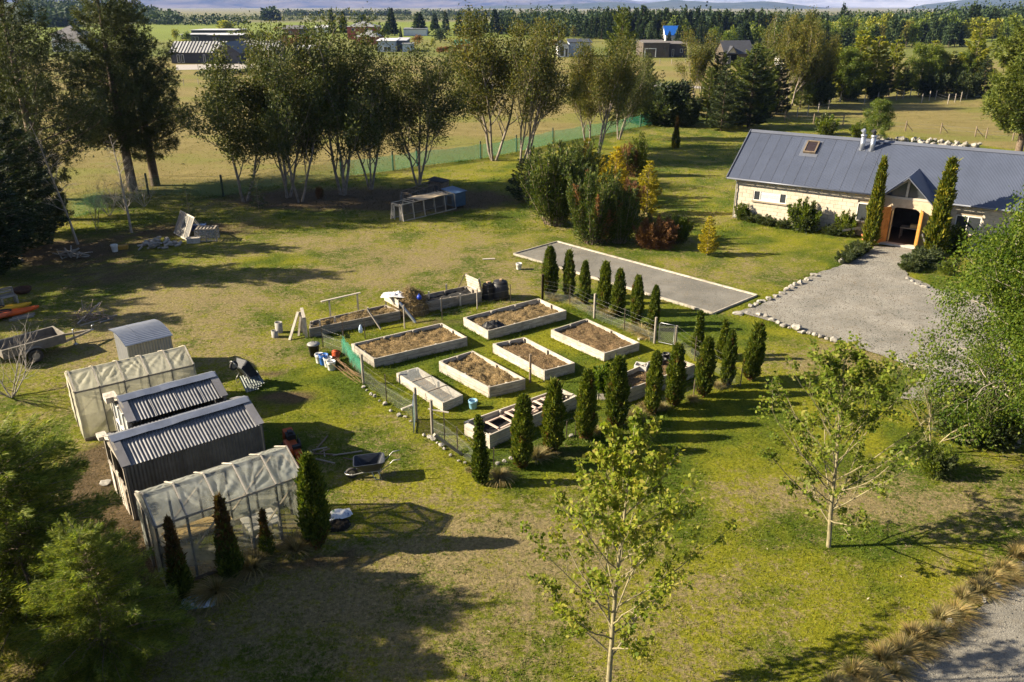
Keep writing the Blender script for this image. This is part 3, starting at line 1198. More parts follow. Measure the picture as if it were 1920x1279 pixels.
# ---- junipers and other shrubs made of many shoots
def make_shoots(key, seed, H, rad, shoots, per, bl, bw, mat, tilt=.55, mat2=None, frac2=.0, w=.10, bark=None, lo=.15):
 rng = random.Random(seed)
 rg = np.random.default_rng(seed)
 mb = MB()
 Vs, mi = [], []
 for k in range(shoots):
  a = rng.uniform(0, 2 * PI)
  t = (rng.random() ** .6) * tilt
  L = H * rng.uniform(.55, 1.05) * (1.0 - .28 * (t / max(tilt, .01)) ** 2)
  o = Vector((math.cos(a), math.sin(a), 0)) * rad * rng.random() * .35
  d = Vector((math.cos(a) * math.sin(t), math.sin(a) * math.sin(t), math.cos(t)))
  pts, r_ = limb(rng, o, d, L, .02 * H / 3, 5, .07, .10, .3)
  mb.tube(pts, r_, 3, cap=False)
  A = np.array([tuple(p) for p in pts])
  u = lo + (1 - lo) * rg.random(per) ** .8
  P = np.stack([np.interp(u, np.linspace(0, 1, 6), A[:, j]) for j in range(3)], 1)
  fat = w * H * (1.15 - u)[:, None]
  off = rg.normal(size=(per, 3)) * fat
  P = P + off
  P[:, 2] = np.maximum(P[:, 2], .04)
  D = np.array(tuple(d)) * .8 + off / (w * H) * .5 + rg.normal(size=(per, 3)) * .35
  Vs.append(kites(P, D, bl * rg.uniform(.6, 1.3, per), bw * rg.uniform(.7, 1.3, per), rg))
  mi.append(np.full(per, 1 if (mat2 and rng.random() < frac2) else 0))
 V = np.concatenate(Vs)
 me = np_mesh(key, V, [np.arange(len(V)).reshape(-1, 4)], [mat] + ([mat2] if mat2 else []), np.concatenate(mi))
 proto(key, mb.mesh(key + '_stems', bark or BARK_TWIG), me)


make_shoots('juniper_a', 71, 5.0, 1.6, 120, 270, .20, .06, L_JUN, .46, w=.042)
make_shoots('juniper_b', 72, 5.0, 1.8, 130, 270, .20, .06, L_JUN, .52, L_BROWN, .10, w=.042)
make_shoots('brown_juniper', 73, 2.2, 1.6, 60, 330, .17, .045, L_BROWN, 1.15, L_JUN, .12)
make_shoots('brown_shrub', 74, 3.0, .8, 34, 260, .18, .05, L_BROWN, .4, L_JUN, .2)
make_shoots('slim_juniper', 75, 4.0, .4, 34, 330, .17, .05, L_CYP, .22, L_GOLD, .12, .07)
make_shoots('gold_bush', 77, 2.0, .6, 50, 190, .15, .055, L_GOLD, .6, L_OLIVE, .6)
make_shoots('green_bush', 78, 1.8, .7, 46, 260, .12, .055, L_FRESH, .8, L_OLIVE, .3)
make_shoots('rosemary', 79, .8, .5, 46, 200, .10, .025, L_OLIVE, 1.0, L_JUN, .3)
make_shoots('leafy_bush', 80, 2.6, 1.0, 46, 150, .24, .11, L_FRESH, .8, L_OLIVE, .5)
make_shoots('dark_bush', 81, 4.5, 1.8, 60, 200, .34, .13, L_DARK, .9, L_OLIVE, .35)
make_shoots('bean_plants', 82, .55, .5, 30, 60, .15, .09, L_BIRCH, .9)


# ---- birches, 10 m
def make_birch(key, seed, mat, per, H=10.0, leafL=.15, leafW=.10, stems=1, spreadb=.28, wide=2.6, bark=BARK_BIRCH):
 rng = random.Random(seed)
 mb, tips = MB(), []
 for s in range(stems):
  a = rng.uniform(0, 2 * PI)
  pts, rad = limb(rng, (math.cos(a) * .2 * (stems > 1), math.sin(a) * .2 * (stems > 1), -.1), (math.cos(a) * .12, math.sin(a) * .12, 1), H * .93, .13, 9, .045, .04, .15)
  mb.tube(pts, rad, 7, cap=False)
  nb = 26
  for j in range(nb):
   t = .13 + .85 * j / nb
   i = min(8, int(t * 9))
   q = pts[i].lerp(pts[i + 1], t * 9 - i)
   L = wide * (1 - t) ** .5 * rng.uniform(.75, 1.15) + .5
   d = Vector((math.cos(j * 2.4 + s), math.sin(j * 2.4 + s), .75)).normalized()
   grow(rng, mb, q, d, L, rad[i] * .35, 2 if L > 1.2 else 1, tips, (3, 3), .75, .45, -.05, .16, .25, 4)
 V = tip_leaves(seed, tips, per, .27, leafL, leafW, .5)
 proto(key, mb.mesh(key + '_trunk', bark), leaf_mesh(key + '_crown', V, mat))


make_birch('birch_big', 91, L_BIRCH, 25, leafL=.11, leafW=.075, wide=3.2)
make_birch('birch_big2', 92, L_BIRCH, 25, leafL=.11, leafW=.075, wide=3.4)
make_birch('birch_far', 93, L_FRESH, 13, leafL=.24, leafW=.13, wide=2.8)
make_birch('birch_lime', 94, L_LIME, 13, leafL=.24, leafW=.13, wide=2.6, bark=BARK_TWIG)


# ---- young maples with sparse leaf clusters
def make_sapling(key, seed, H, nb, wide, per, leafL, mat):
 rng = random.Random(seed)
 mb, tips = MB(), []
 pts, rad = limb(rng, (0, 0, -.1), (0.02, .02, 1), H * .93, .062, 9, .035, .03, .12)
 mb.tube(pts, rad, 8, cap=False)
 for j in range(nb):
  t = .15 + .80 * j / nb
  i = min(8, int(t * 9))
  q = pts[i].lerp(pts[i + 1], t * 9 - i)
  L = wide * (1 - .55 * abs(t - .40) / .6 - .35 * t) * rng.uniform(.75, 1.15)
  d = Vector((math.cos(j * 2.4), math.sin(j * 2.4), .75 + .7 * t)).normalized()
  grow(rng, mb, q, d, L, rad[i] * .42, 2, tips, (5, 3), .55, .36, .05, .08, .2, 5)
 rg = np.random.default_rng(seed)
 T = [t for t in tips if rng.random() < .36]
 C = np.array([tuple(t[0]) for t in T])
 D0 = np.array([tuple(t[1]) for t in T])
 n = len(C)
 P = np.repeat(C, per, 0) + rg.normal(size=(n * per, 3)) * .045
 d = np.repeat(D0, per, 0) * .2 + rg.normal(size=P.shape) * .75
 d[:, 2] -= .45
 V = kites(P, d, leafL * rg.uniform(.6, 1.25, len(P)), leafL * .85 * rg.uniform(.7, 1.2, len(P)), rg)
 me = leaf_mesh(key + '_crown', V, mat)
 proto(key, mb.mesh(key + '_trunk', BARK_MOSS), me)


make_sapling('maple_a', 101, 7.0, 38, 2.5, 6, .10, L_MAPLE)
make_sapling('maple_b', 102, 6.2, 40, 2.9, 6, .10, L_MAPLE)


# ---- bare shrubs and saplings
def make_bare(key, seed, H, stems, tilt, bark, lvl=2, nc=(4, 4, 3), r=.05, ang=.55, ratio=.55):
 rng = random.Random(seed)
 mb, tips = MB(), []
 for s in range(stems):
  a = 2 * PI * (s + rng.random()) / stems
  grow(rng, mb, (0, 0, -.05), (math.cos(a) * tilt, math.sin(a) * tilt, 1), H * .62 * rng.uniform(.8, 1.1), r, lvl, tips, nc, ang, ratio, .05, .1, .3, 5)
 proto(key, mb.mesh(key + '_stems', bark), None)


make_bare('bare_shrub', 111, 2.6, 7, .9, BARK_GREY, 2, (4, 4), .025)
make_bare('bare_tree', 112, 4.0, 3, .35, BARK_MOSS, 3, (3, 4, 3), .035, .5, .6)
make_bare('twig_thicket', 113, 3.0, 9, .8, BARK_GREY, 2, (5, 4), .02)


def make_bare_birch(key, seed, H):
 rng = random.Random(seed)
 mb, tips = MB(), []
 pts, rad = limb(rng, (0, 0, -.1), (.03, 0, 1), H * .9, .11, 9, .04, .03, .15)
 mb.tube(pts, rad, 7, cap=False)
 for j in range(20):
  t = .3 + .68 * j / 20
  i = min(8, int(t * 9))
  q = pts[i].lerp(pts[i + 1], t * 9 - i)
  d = Vector((math.cos(j * 2.4), math.sin(j * 2.4), .9))
  grow(rng, mb, q, d, 1.6 * (1.15 - t), rad[i] * .35, 2, tips, (4, 3), .6, .6, -.04, .14, .3, 4)
 proto(key, mb.mesh(key + '_stems', BARK_BIRCH), None)


make_bare_birch('bare_birch', 114, 8.0)


# ---- tussock
def make_tussock(key, seed, n, H, mat, wind=.3):
 rg = np.random.default_rng(seed)
 a = rg.random(n) * 2 * PI
 sp = rg.random(n) ** .7
 L = H * rg.uniform(.7, 1.2, n)
 w = .012 + .01 * rg.random(n)
 segs = 4
 V, F = [], []
 base = np.stack([np.cos(a) * .12 * sp, np.sin(a) * .12 * sp, np.zeros(n)], 1)
 S = np.stack([-np.sin(a), np.cos(a), np.zeros(n)], 1)
 vs = np.empty((n, (segs + 1) * 2, 3))
 for k in range(segs + 1):
  t = k / segs
  out = (sp * 1.0 * t + .35 * t * t) * L * .75
  z = L * (t * .95 - .62 * t * t * (0.25 + sp))
  c = base + np.stack([np.cos(a) * out + wind * t * t * L, np.sin(a) * out, np.maximum(z, .01)], 1)
  ww = (w * (1 - .8 * t))[:, None]
  vs[:, 2 * k] = c - S * ww
  vs[:, 2 * k + 1] = c + S * ww
 f = []
 for k in range(segs):
  f.append([2 * k, 2 * k + 1, 2 * k + 3, 2 * k + 2])
 f = np.array(f)
 F = (f[None] + (np.arange(n) * (segs + 1) * 2)[:, None, None]).reshape(-1, 4)
 PROTO[key] = np_mesh(key, vs.reshape(-1, 3), [F], [mat])


for i in range(3):
 make_tussock('tussock_%d' % i, 120 + i, 420, .85, L_TUSSOCK)
make_tussock('tuft_green', 124, 160, .4, L_GREENTUFT, .05)


def tussock(loc, s, rz, label, group, key=None):
 k = key or 'tussock_%d' % random.Random(int(loc[0] * 977 + loc[1] * 331)).randrange(3)
 o = link('tussock_grass', PROTO[k], Matrix.Translation(Vector(loc)) @ Matrix.Rotation(rz, 4, 'Z') @ Matrix.Diagonal((s, s, s, 1)))
 return tag(o, label, 'tussock', group)


# ---- stones
def make_stone(key, seed, mat):
 rg = np.random.default_rng(seed)
 import bmesh
 bm = bmesh.new()
 bmesh.ops.create_icosphere(bm, subdivisions=2, radius=.5)
 dirs = unit(rg.normal(size=(9, 3)))
 for v in bm.verts:
  p = np.array(v.co)
  k = 1 + .18 * math.sin(3 * p[0] * 2 + seed) * math.cos(4 * p[1] * 2) + .10 * rg.normal() * .5
  for d in dirs:
   q = float(p @ d)
   if q > .36:
    p = p - d * (q - .36) * .9
  v.co = Vector(p * k)
 me = bpy.data.meshes.new(key)
 bm.to_mesh(me)
 bm.free()
 me.materials.append(mat)
 PROTO[key] = me


STONE = plain('river_stone', (.29, .27, .235), .85, .3, 9, bmp=.4, obj_var=.35)
for i in range(5):
 make_stone('stone_%d' % i, 130 + i, STONE)


def stone(px, py, w, label, group, rng, flat=.65, loc=None):
 g = loc if loc is not None else at(px, py)
 s = w * per_px(g) if loc is None else w
 sx, sy, sz = s * rng.uniform(.9, 1.15), s * rng.uniform(.75, 1.05), s * flat * rng.uniform(.85, 1.15)
 o = link('stone', PROTO['stone_%d' % rng.randrange(5)], Matrix.Translation((g.x, g.y, g.z + sz * .36)) @ Matrix.Rotation(rng.uniform(0, 6.28), 4, 'Z') @ Matrix.Diagonal((sx, sy, sz, 1)))
 return tag(o, label, 'stone', group)

# ================================================================== BUILDINGS
W_WHITE = plain('white_paint', (.62, .60, .56), .6, .08, 6)
W_GREY = wood('weathered_timber', (.17, .145, .115), (.42, .37, .30), 14)
W_PALE = wood('pale_timber', (.235, .205, .16), (.60, .545, .46), 14, .25)
W_OLD = wood('old_brown_timber', (.10, .075, .05), (.26, .20, .14), 14)
W_ORANGE = wood('orange_timber', (.36, .145, .028), (.56, .27, .065), 16, .15, .55)
W_YELLOW = wood('yellow_timber', (.58, .40, .15), (.72, .54, .26), 16, .1, .6)
W_PINK = wood('pinkish_timber', (.42, .31, .25), (.60, .48, .40), 12, .15)
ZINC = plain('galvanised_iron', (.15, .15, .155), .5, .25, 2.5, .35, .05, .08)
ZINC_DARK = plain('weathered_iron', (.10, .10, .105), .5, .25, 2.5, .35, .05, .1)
FLASH = plain('folded_flashing', (.34, .36, .40), .38, .2, 2.0, .75, .05, .1)
ROOF = plain('grey_roof_iron', (.074, .088, .128), .48, .08, .9, .25, .02, .10, .5)
ROOF_TRIM = plain('grey_trim', (.11, .12, .15), .45, .1, 1.2, .25, .02, .05, .5)
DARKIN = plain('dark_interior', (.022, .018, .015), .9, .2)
GLASS = plain('window_glass', (.035, .04, .045), .08, .2, 1, 0, 0, .1, .6)
BLOCK = plain('limestone_block', (.455, .395, .31), .85, .10, 5, bmp=.35, obj_var=.16)
MORTAR = plain('mortar', (.33, .27, .195), .9, .12, 8)
STEEL = plain('steel', (.35, .35, .36), .4, .15, 5, .8, .05)
BLACK_PL = plain('black_plastic', (.022, .022, .023), .5, .2, 4)
CLOTH_DARK = plain('black_weed_mat', (.018, .017, .016), .85, .3, 5, bmp=.5)


def corr_mesh(key, width, length, pitch, amp, mat, seg=6, wob=0.0, seed=0):
 """Corrugated iron: ribs run along local Y, the sheet lies on local XY, Z is outward."""
 if key in PROTO:
  return PROTO[key]
 n = int(round(width / pitch)) * seg
 x = np.linspace(0, width, n + 1)
 z = amp * np.cos(x / pitch * 2 * PI)
 rows = np.linspace(0, length, 4 if wob else 2)
 V = np.concatenate([np.stack([x, np.full_like(x, y), z + wob * (fbm(x * 3, np.full_like(x, y * 2.0), 1.0, seed) - .5)], 1) for y in rows])
 PROTO[key] = np_mesh(key, V, [grid_faces(n + 1, len(rows))], [mat], smooth=True)
 return PROTO[key]


def place_sheet(name, me, o, xdir, ydir, parent):
 x, y = Vector(xdir).normalized(), Vector(ydir).normalized()
 z = x.cross(y)
 M = Matrix((x, y, z)).transposed().to_4x4()
 M.translation = Vector(o)
 return link(name, me, M, parent)


# ------------------------------------------------------------------ the house
HF = Frame((15.895, 56.348), -.606)
HW, HE, HR_, HL = 7.192, 2.903, 5.684, 21.0
house = thing('stone_house', HF(0, 0, 0), 'pale stone house with long grey corrugated roof and open orange front doors', 'house', None, HF.th)
OV = .468
# walls
b = MB()
HF.box(b, 0, 9.78, .07, .30, 0, HE + .25)
HF.box(b, 12.92, HL, .07, .30, 0, HE + .25)
HF.box(b, 9.78, 12.92, .07, .30, 2.45, HE + .25)
HF.box(b, 0, HL, HW - .30, HW, 0, HE + .25)
b.build('wall', MORTAR, house)
for s0, nm in ((0.0, 'gable_wall'), (HL - .30, 'gable_wall')):
 b = MB()
 k = [HF(s0, .303, 0), HF(s0, HW - .303, 0), HF(s0, HW - .303, HE + .2), HF(s0, HW / 2, HR_ - .12), HF(s0, .303, HE + .2)]
 slab(b, [p + HF.a * .30 for p in k], .30)
 b.build(nm, plain('gable_render', (.58, .47, .33), .85, .12, 4), house)
# openings in the front: s0, s1, z0, z1
WIN = [(1.32, 3.62, 1.42, 2.12), (8.25, 9.05, .95, 2.15), (14.05, 15.45, 1.0, 2.15)]
bw_, bh_ = .52, .262
rb = random.Random(5)
ncourse = 11
for c in range(ncourse):
 z0 = c * bh_
 for k in range(-1, 36):
  s0 = k * bw_ + (bw_ / 2 if c % 2 else 0)
  s1 = s0 + bw_
  s0, s1 = max(s0, 0.0), min(s1, 18.0)
  if s1 - s0 < .1 or (s1 > 9.76 and s0 < 12.94):
   if s0 < 9.6 < s1:
    s1 = 9.76
   else:
    continue
  if 9.2 < s0 < 13.0 and c > 9:
   continue
  spans = [(s0, s1)]
  for w in WIN:
   if z0 + bh_ > w[2] + .05 and z0 < w[3] - .05:
    new = []
    for u, v in spans:
     if v <= w[0] or u >= w[1]:
      new.append((u, v))
     else:
      if u < w[0]:
       new.append((u, w[0]))
      if v > w[1]:
       new.append((w[1], v))
    spans = new
  for u, v in spans:
   if v - u > .09:
    d = rb.uniform(-.012, .012)
    HF.part('stone_block', u + .006, v - .006, d, .068, z0 + .006, z0 + bh_ - .006, BLOCK, house)
# windows
def house_window(w, panes, blind):
 s0, s1, z0, z1 = w
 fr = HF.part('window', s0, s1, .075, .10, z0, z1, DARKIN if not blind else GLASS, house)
 f = .055
 for a_, b_, c_, d_ in ((s0, s1, z0, z0 + f), (s0, s1, z1 - f, z1), (s0, s0 + f, z0 + f, z1 - f), (s1 - f, s1, z0 + f, z1 - f)):
  HF.part('frame', a_, b_, .012, .068, c_, d_, W_WHITE, fr)
 xs_ = [s0 + f] + [s0 + (s1 - s0) * p for p in panes] + [s1 - f]
 for m in xs_[1:-1]:
  HF.part('mullion', m - .03, m + .03, .012, .066, z0 + f, z1 - f, W_WHITE, fr)
 for i in range(len(xs_) - 1):
  e = .03
  HF.part('pane', xs_[i] + (e if i else 0), xs_[i + 1] - (e if i < len(xs_) - 2 else 0), .05, .058, z0 + f, z1 - f, GLASS, fr)
  if blind and i == 1:
   k = 9
   for j in range(k):
    zz = z0 + f + (z1 - z0 - 2 * f) * (j + .5) / k
    HF.part('blind_slat', xs_[i] + .04, xs_[i + 1] - .04, .036, .046, zz - .027, zz + .027, plain('white_blind', (.5, .53, .55), .5, .05), fr)
 HF.part('window_sill', s0 - .1, s1 + .1, -.10, .074, z0 - .09, z0 - .003, MORTAR, house)


house_window(WIN[0], (.20, .80), True)
house_window(WIN[1], (), False)
house_window(WIN[2], (.48,), False)
# roof: front slope in sheets, ridge, gutter, barge boards, rafter tails
fy = HF(0, HW / 2, HR_) - HF(0, -OV, HE)
slope_len = fy.length
SH = .76
sheet_me = corr_mesh('house_sheet', SH, slope_len, .076, .0095, ROOF, 6)
RS0, RS1 = -.55, -.55 + 29 * SH
for k in range(29):
 o = HF(RS0 + k * SH, -OV, HE) + Vector((0, 0, .0035 * (k % 2)))
 place_sheet('roof_sheet', sheet_me, o, HF.a, fy, house)
 if k:
  q = HF(RS0 + k * SH, -OV, HE + .013)
  b = MB()
  nrm = HF.a.cross(fy).normalized()
  if k < 13:
   board('lap_seam', q + nrm * .004, q + fy + nrm * .004, .018, .008, ROOF_TRIM, house, nrm)
back = HF(0, HW + OV, HE) - HF(0, HW / 2, HR_)
place_sheet('back_roof', corr_mesh('house_back', RS1 - RS0, back.length, .152, .0095, ROOF, 4), HF(RS1, HW + OV, HE), -HF.a, -back, house)
b = MB()
for sgn in (-1, 1):
 p0, p1 = HF(RS0 - .01, HW / 2, HR_ + .045), HF(RS1 + .01, HW / 2, HR_ + .045)
 dn = (HF.n * sgn * .24 - Vector((0, 0, .165)))
 slab(b, [p0, p1, p1 + dn, p0 + dn] if sgn < 0 else [p1, p0, p0 + dn, p1 + dn], .012)
b.build('ridge_cap', ROOF_TRIM, house)
for s in (RS0 - .03, RS1 + .03):
 b = MB()
 b.beam(HF(s, -OV - .02, HE - .03), HF(s, HW / 2 - .01, HR_ - .01), .05, .2, HF.a.cross(fy))
 b.beam(HF(s, HW / 2 + .01, HR_ - .01), HF(s, HW + OV, HE - .03), .05, .2, HF.a.cross(fy))
 b.build('barge_board', ROOF_TRIM, house)
b = MB()
b.tube([HF(RS0, -OV - .05, HE - .05), HF(9.5, -OV - .05, HE - .05)], .06, 8)
b.tube([HF(13.0, -OV - .05, HE - .05), HF(RS1, -OV - .05, HE - .05)], .06, 8)
b.build('gutter', ROOF_TRIM, house)
for k in range(27):
 s = .2 + k * .72
 if 9.3 < s < 13.2 or s > 18.2:
  continue
 z0 = HE - .16
 mb = MB()
 mb.tube([HF(s, .06, z0 + .24), HF(s, -OV + .10, z0 - .02)], .055, 6)
 mb.build('rafter_tail', W_YELLOW, house)
b = MB()
b.tube([HF(.06, -.09, 0.02), HF(.06, -.09, HE - .3), HF(.06, -OV - .04, HE - .08)], .04, 8)
b.build('downpipe', W_WHITE, house)
# skylight and flues on the front slope
def on_roof(s, frac, lift=0.0):
 nrm = HF.a.cross(fy).normalized()
 return HF(s, -OV, HE) + fy * frac + nrm * lift


b = MB()
slab(b, [on_roof(3.55, .56, .015), on_roof(4.75, .56, .015), on_roof(4.75, .885, .015), on_roof(3.55, .885, .015)], .01)
sl = b.build('skylight', ROOF_TRIM, house)
for p, q, w in ((on_roof(3.75, .63, .09), on_roof(4.58, .63, .09), .09), (on_roof(3.75, .845, .09), on_roof(4.58, .845, .09), .09)):
 board('frame', p, q, w, .16, W_OLD, sl, HF.a.cross(fy))
for s in (3.79, 4.54):
 board('frame', on_roof(s, .642, .088), on_roof(s, .833, .088), .09, .158, W_OLD, sl, HF.a.cross(fy))
b = MB()
slab(b, [on_roof(3.84, .642, .12), on_roof(4.49, .642, .12), on_roof(4.49, .833, .12), on_roof(3.84, .833, .12)], .02)
b.build('pane', plain('skylight_glass', (.028, .02, .02), .15, .2, 2, 0, 0, .05, .5), sl)
for s in (7.38, 8.02):
 p = on_roof(s, .80, 0)
 mb = MB()
 mb.lathe(p, [(.155, -.15), (.155, .85)], 14)
 fl = mb.build('flue_pipe', FLASH, house)
 mb = MB()
 mb.lathe(p, [(.17, .853), (.2, .90), (.2, .96), (.12, 1.0)], 14)
 mb.build('collar', FLASH, fl)
 mb = MB()
 v = p + Vector((0, 0, 1.0))
 mb.tube([v, v + Vector((-.02, 0, .14)), v + Vector((-.13, -.03, .28))], [.11, .12, .15], 12)
 mb.build('cowl', BLACK_PL if s > 7.5 else FLASH, fl)
 mb = MB()
 slab(mb, [on_roof(s - .24, .765, .018), on_roof(s + .24, .765, .018), on_roof(s + .24, .835, .018), on_roof(s - .24, .835, .018)], .006)
 mb.build('flashing', ROOF_TRIM, fl)
# entrance porch
PT = -1.25
b = MB()
HF.box(b, 9.78, 10.50, PT, .06, 0, 2.95)
HF.box(b, 12.24, 12.92, PT, .06, 0, 2.95)
HF.box(b, 10.503, 12.237, PT, PT + .35, 2.42, 2.95)
pr = b.build('porch', plain('porch_render', (.56, .45, .31), .88, .14, 5, bmp=.4), house)
for sg in (0, 1):                                     # rounded shoulders of the doorway
 s0 = 10.502 if sg == 0 else 12.238
 d = 1 if sg == 0 else -1
 mb = MB()
 pts = [(0, 0), (0, -.34), (.06, -.2), (.16, -.09), (.32, 0)]
 front = [HF(s0 + d * x, PT + .003, 2.42 + z) for x, z in pts]
 backp = [HF(s0 + d * x, PT + .30, 2.42 + z) for x, z in pts]
 mb.add(front + backp, [tuple(range(5)), tuple(range(9, 4, -1))] + [(i, 5 + i, 5 + (i + 1) % 5, (i + 1) % 5) for i in range(5)])
 mb.build('arch_corner', MATS['porch_render'], pr)
rs = random.Random(8)
for k in range(11):                                    # rough stones on the left pier
 z = .12 + k * .245
 o = link('quoin_stone', PROTO['stone_%d' % (k % 5)], Matrix.Translation(HF(9.74 + rs.uniform(-.05, .05), PT + .12 + rs.uniform(-.1, .14), z)) @ Matrix.Rotation(rs.uniform(0, 6), 4, 'Z') @ Matrix.Diagonal((.34, .42, .27, 1)), house)
# gable over the doors
GA, GH, GT = 11.25, 4.42, PT - .35
half, ez = 1.80, 2.72
for sg in (-1, 1):
 x0 = HF(GA, GT, GH)
 dn = HF(GA + sg * half, GT, ez) - x0
 deep = 3.6
 b = MB()
 b2 = HF.n * deep
 # the slope stops where it meets the main roof: its inner edge follows the valley
 tv = lambda z: (z - HE) / (HR_ - HE) * (HW / 2 + OV) - OV
 c0, c1 = x0, x0 + dn
 v0 = HF(GA, tv(GH) - .02, GH)
 v1 = HF(GA + sg * half, max(GT + .3, tv(max(ez, HE - .02)) + .1), ez)
 slab(b, [c0, c1, v1, v0] if sg > 0 else [c1, c0, v0, v1], .03)
 b.build('gable_roof', ROOF, pr)
 board('barge_board', c0 + Vector((0, 0, -.06)) - HF.n * .025, c1 + Vector((0, 0, -.06)) - HF.n * .025, .05, .17, ROOF_TRIM, pr, HF.a.cross(dn) if sg < 0 else dn.cross(HF.a))
board('tie_beam', HF(9.8, PT + .05, 3.02), HF(12.72, PT + .05, 3.02), .16, .13, W_PALE, pr)
board('king_post', HF(GA, PT + .05, 3.09), HF(GA, PT + .05, 4.2), .13, .13, W_PALE, pr, HF.n)
for sg in (-1, 1):
 board('gable_rafter', HF(GA + sg * 1.35, PT + .05, 3.06), HF(GA + sg * .06, PT + .05, 4.16), .1, .12, W_PALE, pr)
b = MB()
b.add([HF(9.95, PT + .12, 3.09), HF(12.55, PT + .12, 3.09), HF(GA, PT + .12, 4.25)], [(0, 1, 2)])
b.build('gable_glass', GLASS, pr)
# double doors standing open, with an inner leaf folded against the jamb
def door_leaf(hs, ht, ang, w, mat, nm, hgt=2.3):
 x = (HF.a * math.cos(ang) + HF.n * math.sin(ang))
 base = HF(hs, ht, .14)
 M = Matrix((x, Vector((-x.y, x.x, 0)), Vector((0, 0, 1)))).transposed().to_4x4()
 M.translation = base + x * w / 2 + Vector((0, 0, hgt / 2))
 d = link(nm, unit_mesh('box', mat), M @ Matrix.Diagonal((w, .05, hgt, 1)), house)
 for r in range(3):
  for c in range(2):
   for face in (-1, 1):
    Mp = M @ Matrix.Translation((w * (-.235 + .47 * c), face * .033, hgt * (-.32 + .32 * r)))
    link('door_panel', unit_mesh('box', mat), Mp @ Matrix.Diagonal((w * .36, .016, hgt * .25, 1)), d)
 mb = MB()
 for face in (-1, 1):
  hp = M @ Vector((w * .42, face * .06, -.05))
  mb.box(hp, (.05, .05, .12))
 mb.build('handle', STEEL, d)
 return d


door_leaf(10.53, PT - .05, R(-126), .82, W_ORANGE, 'front_door')
door_leaf(12.22, PT - .05, R(-72), .72, W_ORANGE, 'front_door')
door_leaf(10.58, PT + .42, R(-80), .36, W_YELLOW, 'folded_door')
HF.part('door_step', 10.2, 12.4, PT - .42, PT - .01, .053, .19, plain('step_stone', (.42, .39, .34), .85, .2), house)
HF.part('entrance_floor', 9.9, 12.8, PT + .02, 3.2, .02, .13, plain('hall_floor', (.09, .055, .03), .5, .2), house)
b = MB()
HF.box(b, 9.3, 13.4, 3.2, 3.3, 0, 2.8)
HF.box(b, 9.2, 9.3, .3, 3.2, 0, 2.8)
HF.box(b, 13.4, 13.5, .3, 3.2, 0, 2.8)
HF.box(b, 9.2, 13.5, .3, 3.3, 2.803, 2.88)
b.build('hall', plain('hall_wall', (.10, .085, .07), .9, .3, 3), house)
tb = thing('hall_table', HF(11.55, .6, .13), 'low table with pale top inside the open doorway of the house', 'table', None, HF.th)
HF.part('table_top', 11.0, 12.1, .25, .95, .80, .86, W_PALE, tb)
for s in (11.06, 12.04):
 for t in (.31, .89):
  HF.part('leg', s - .04, s + .04, t - .04, t + .04, .13, .80, W_OLD, tb)
bs = HF.part('wicker_basket', 11.55, 11.95, .4, .75, .861, 1.06, W_YELLOW, None)
tag(bs, 'small straw coloured basket on the table inside the house', 'basket')

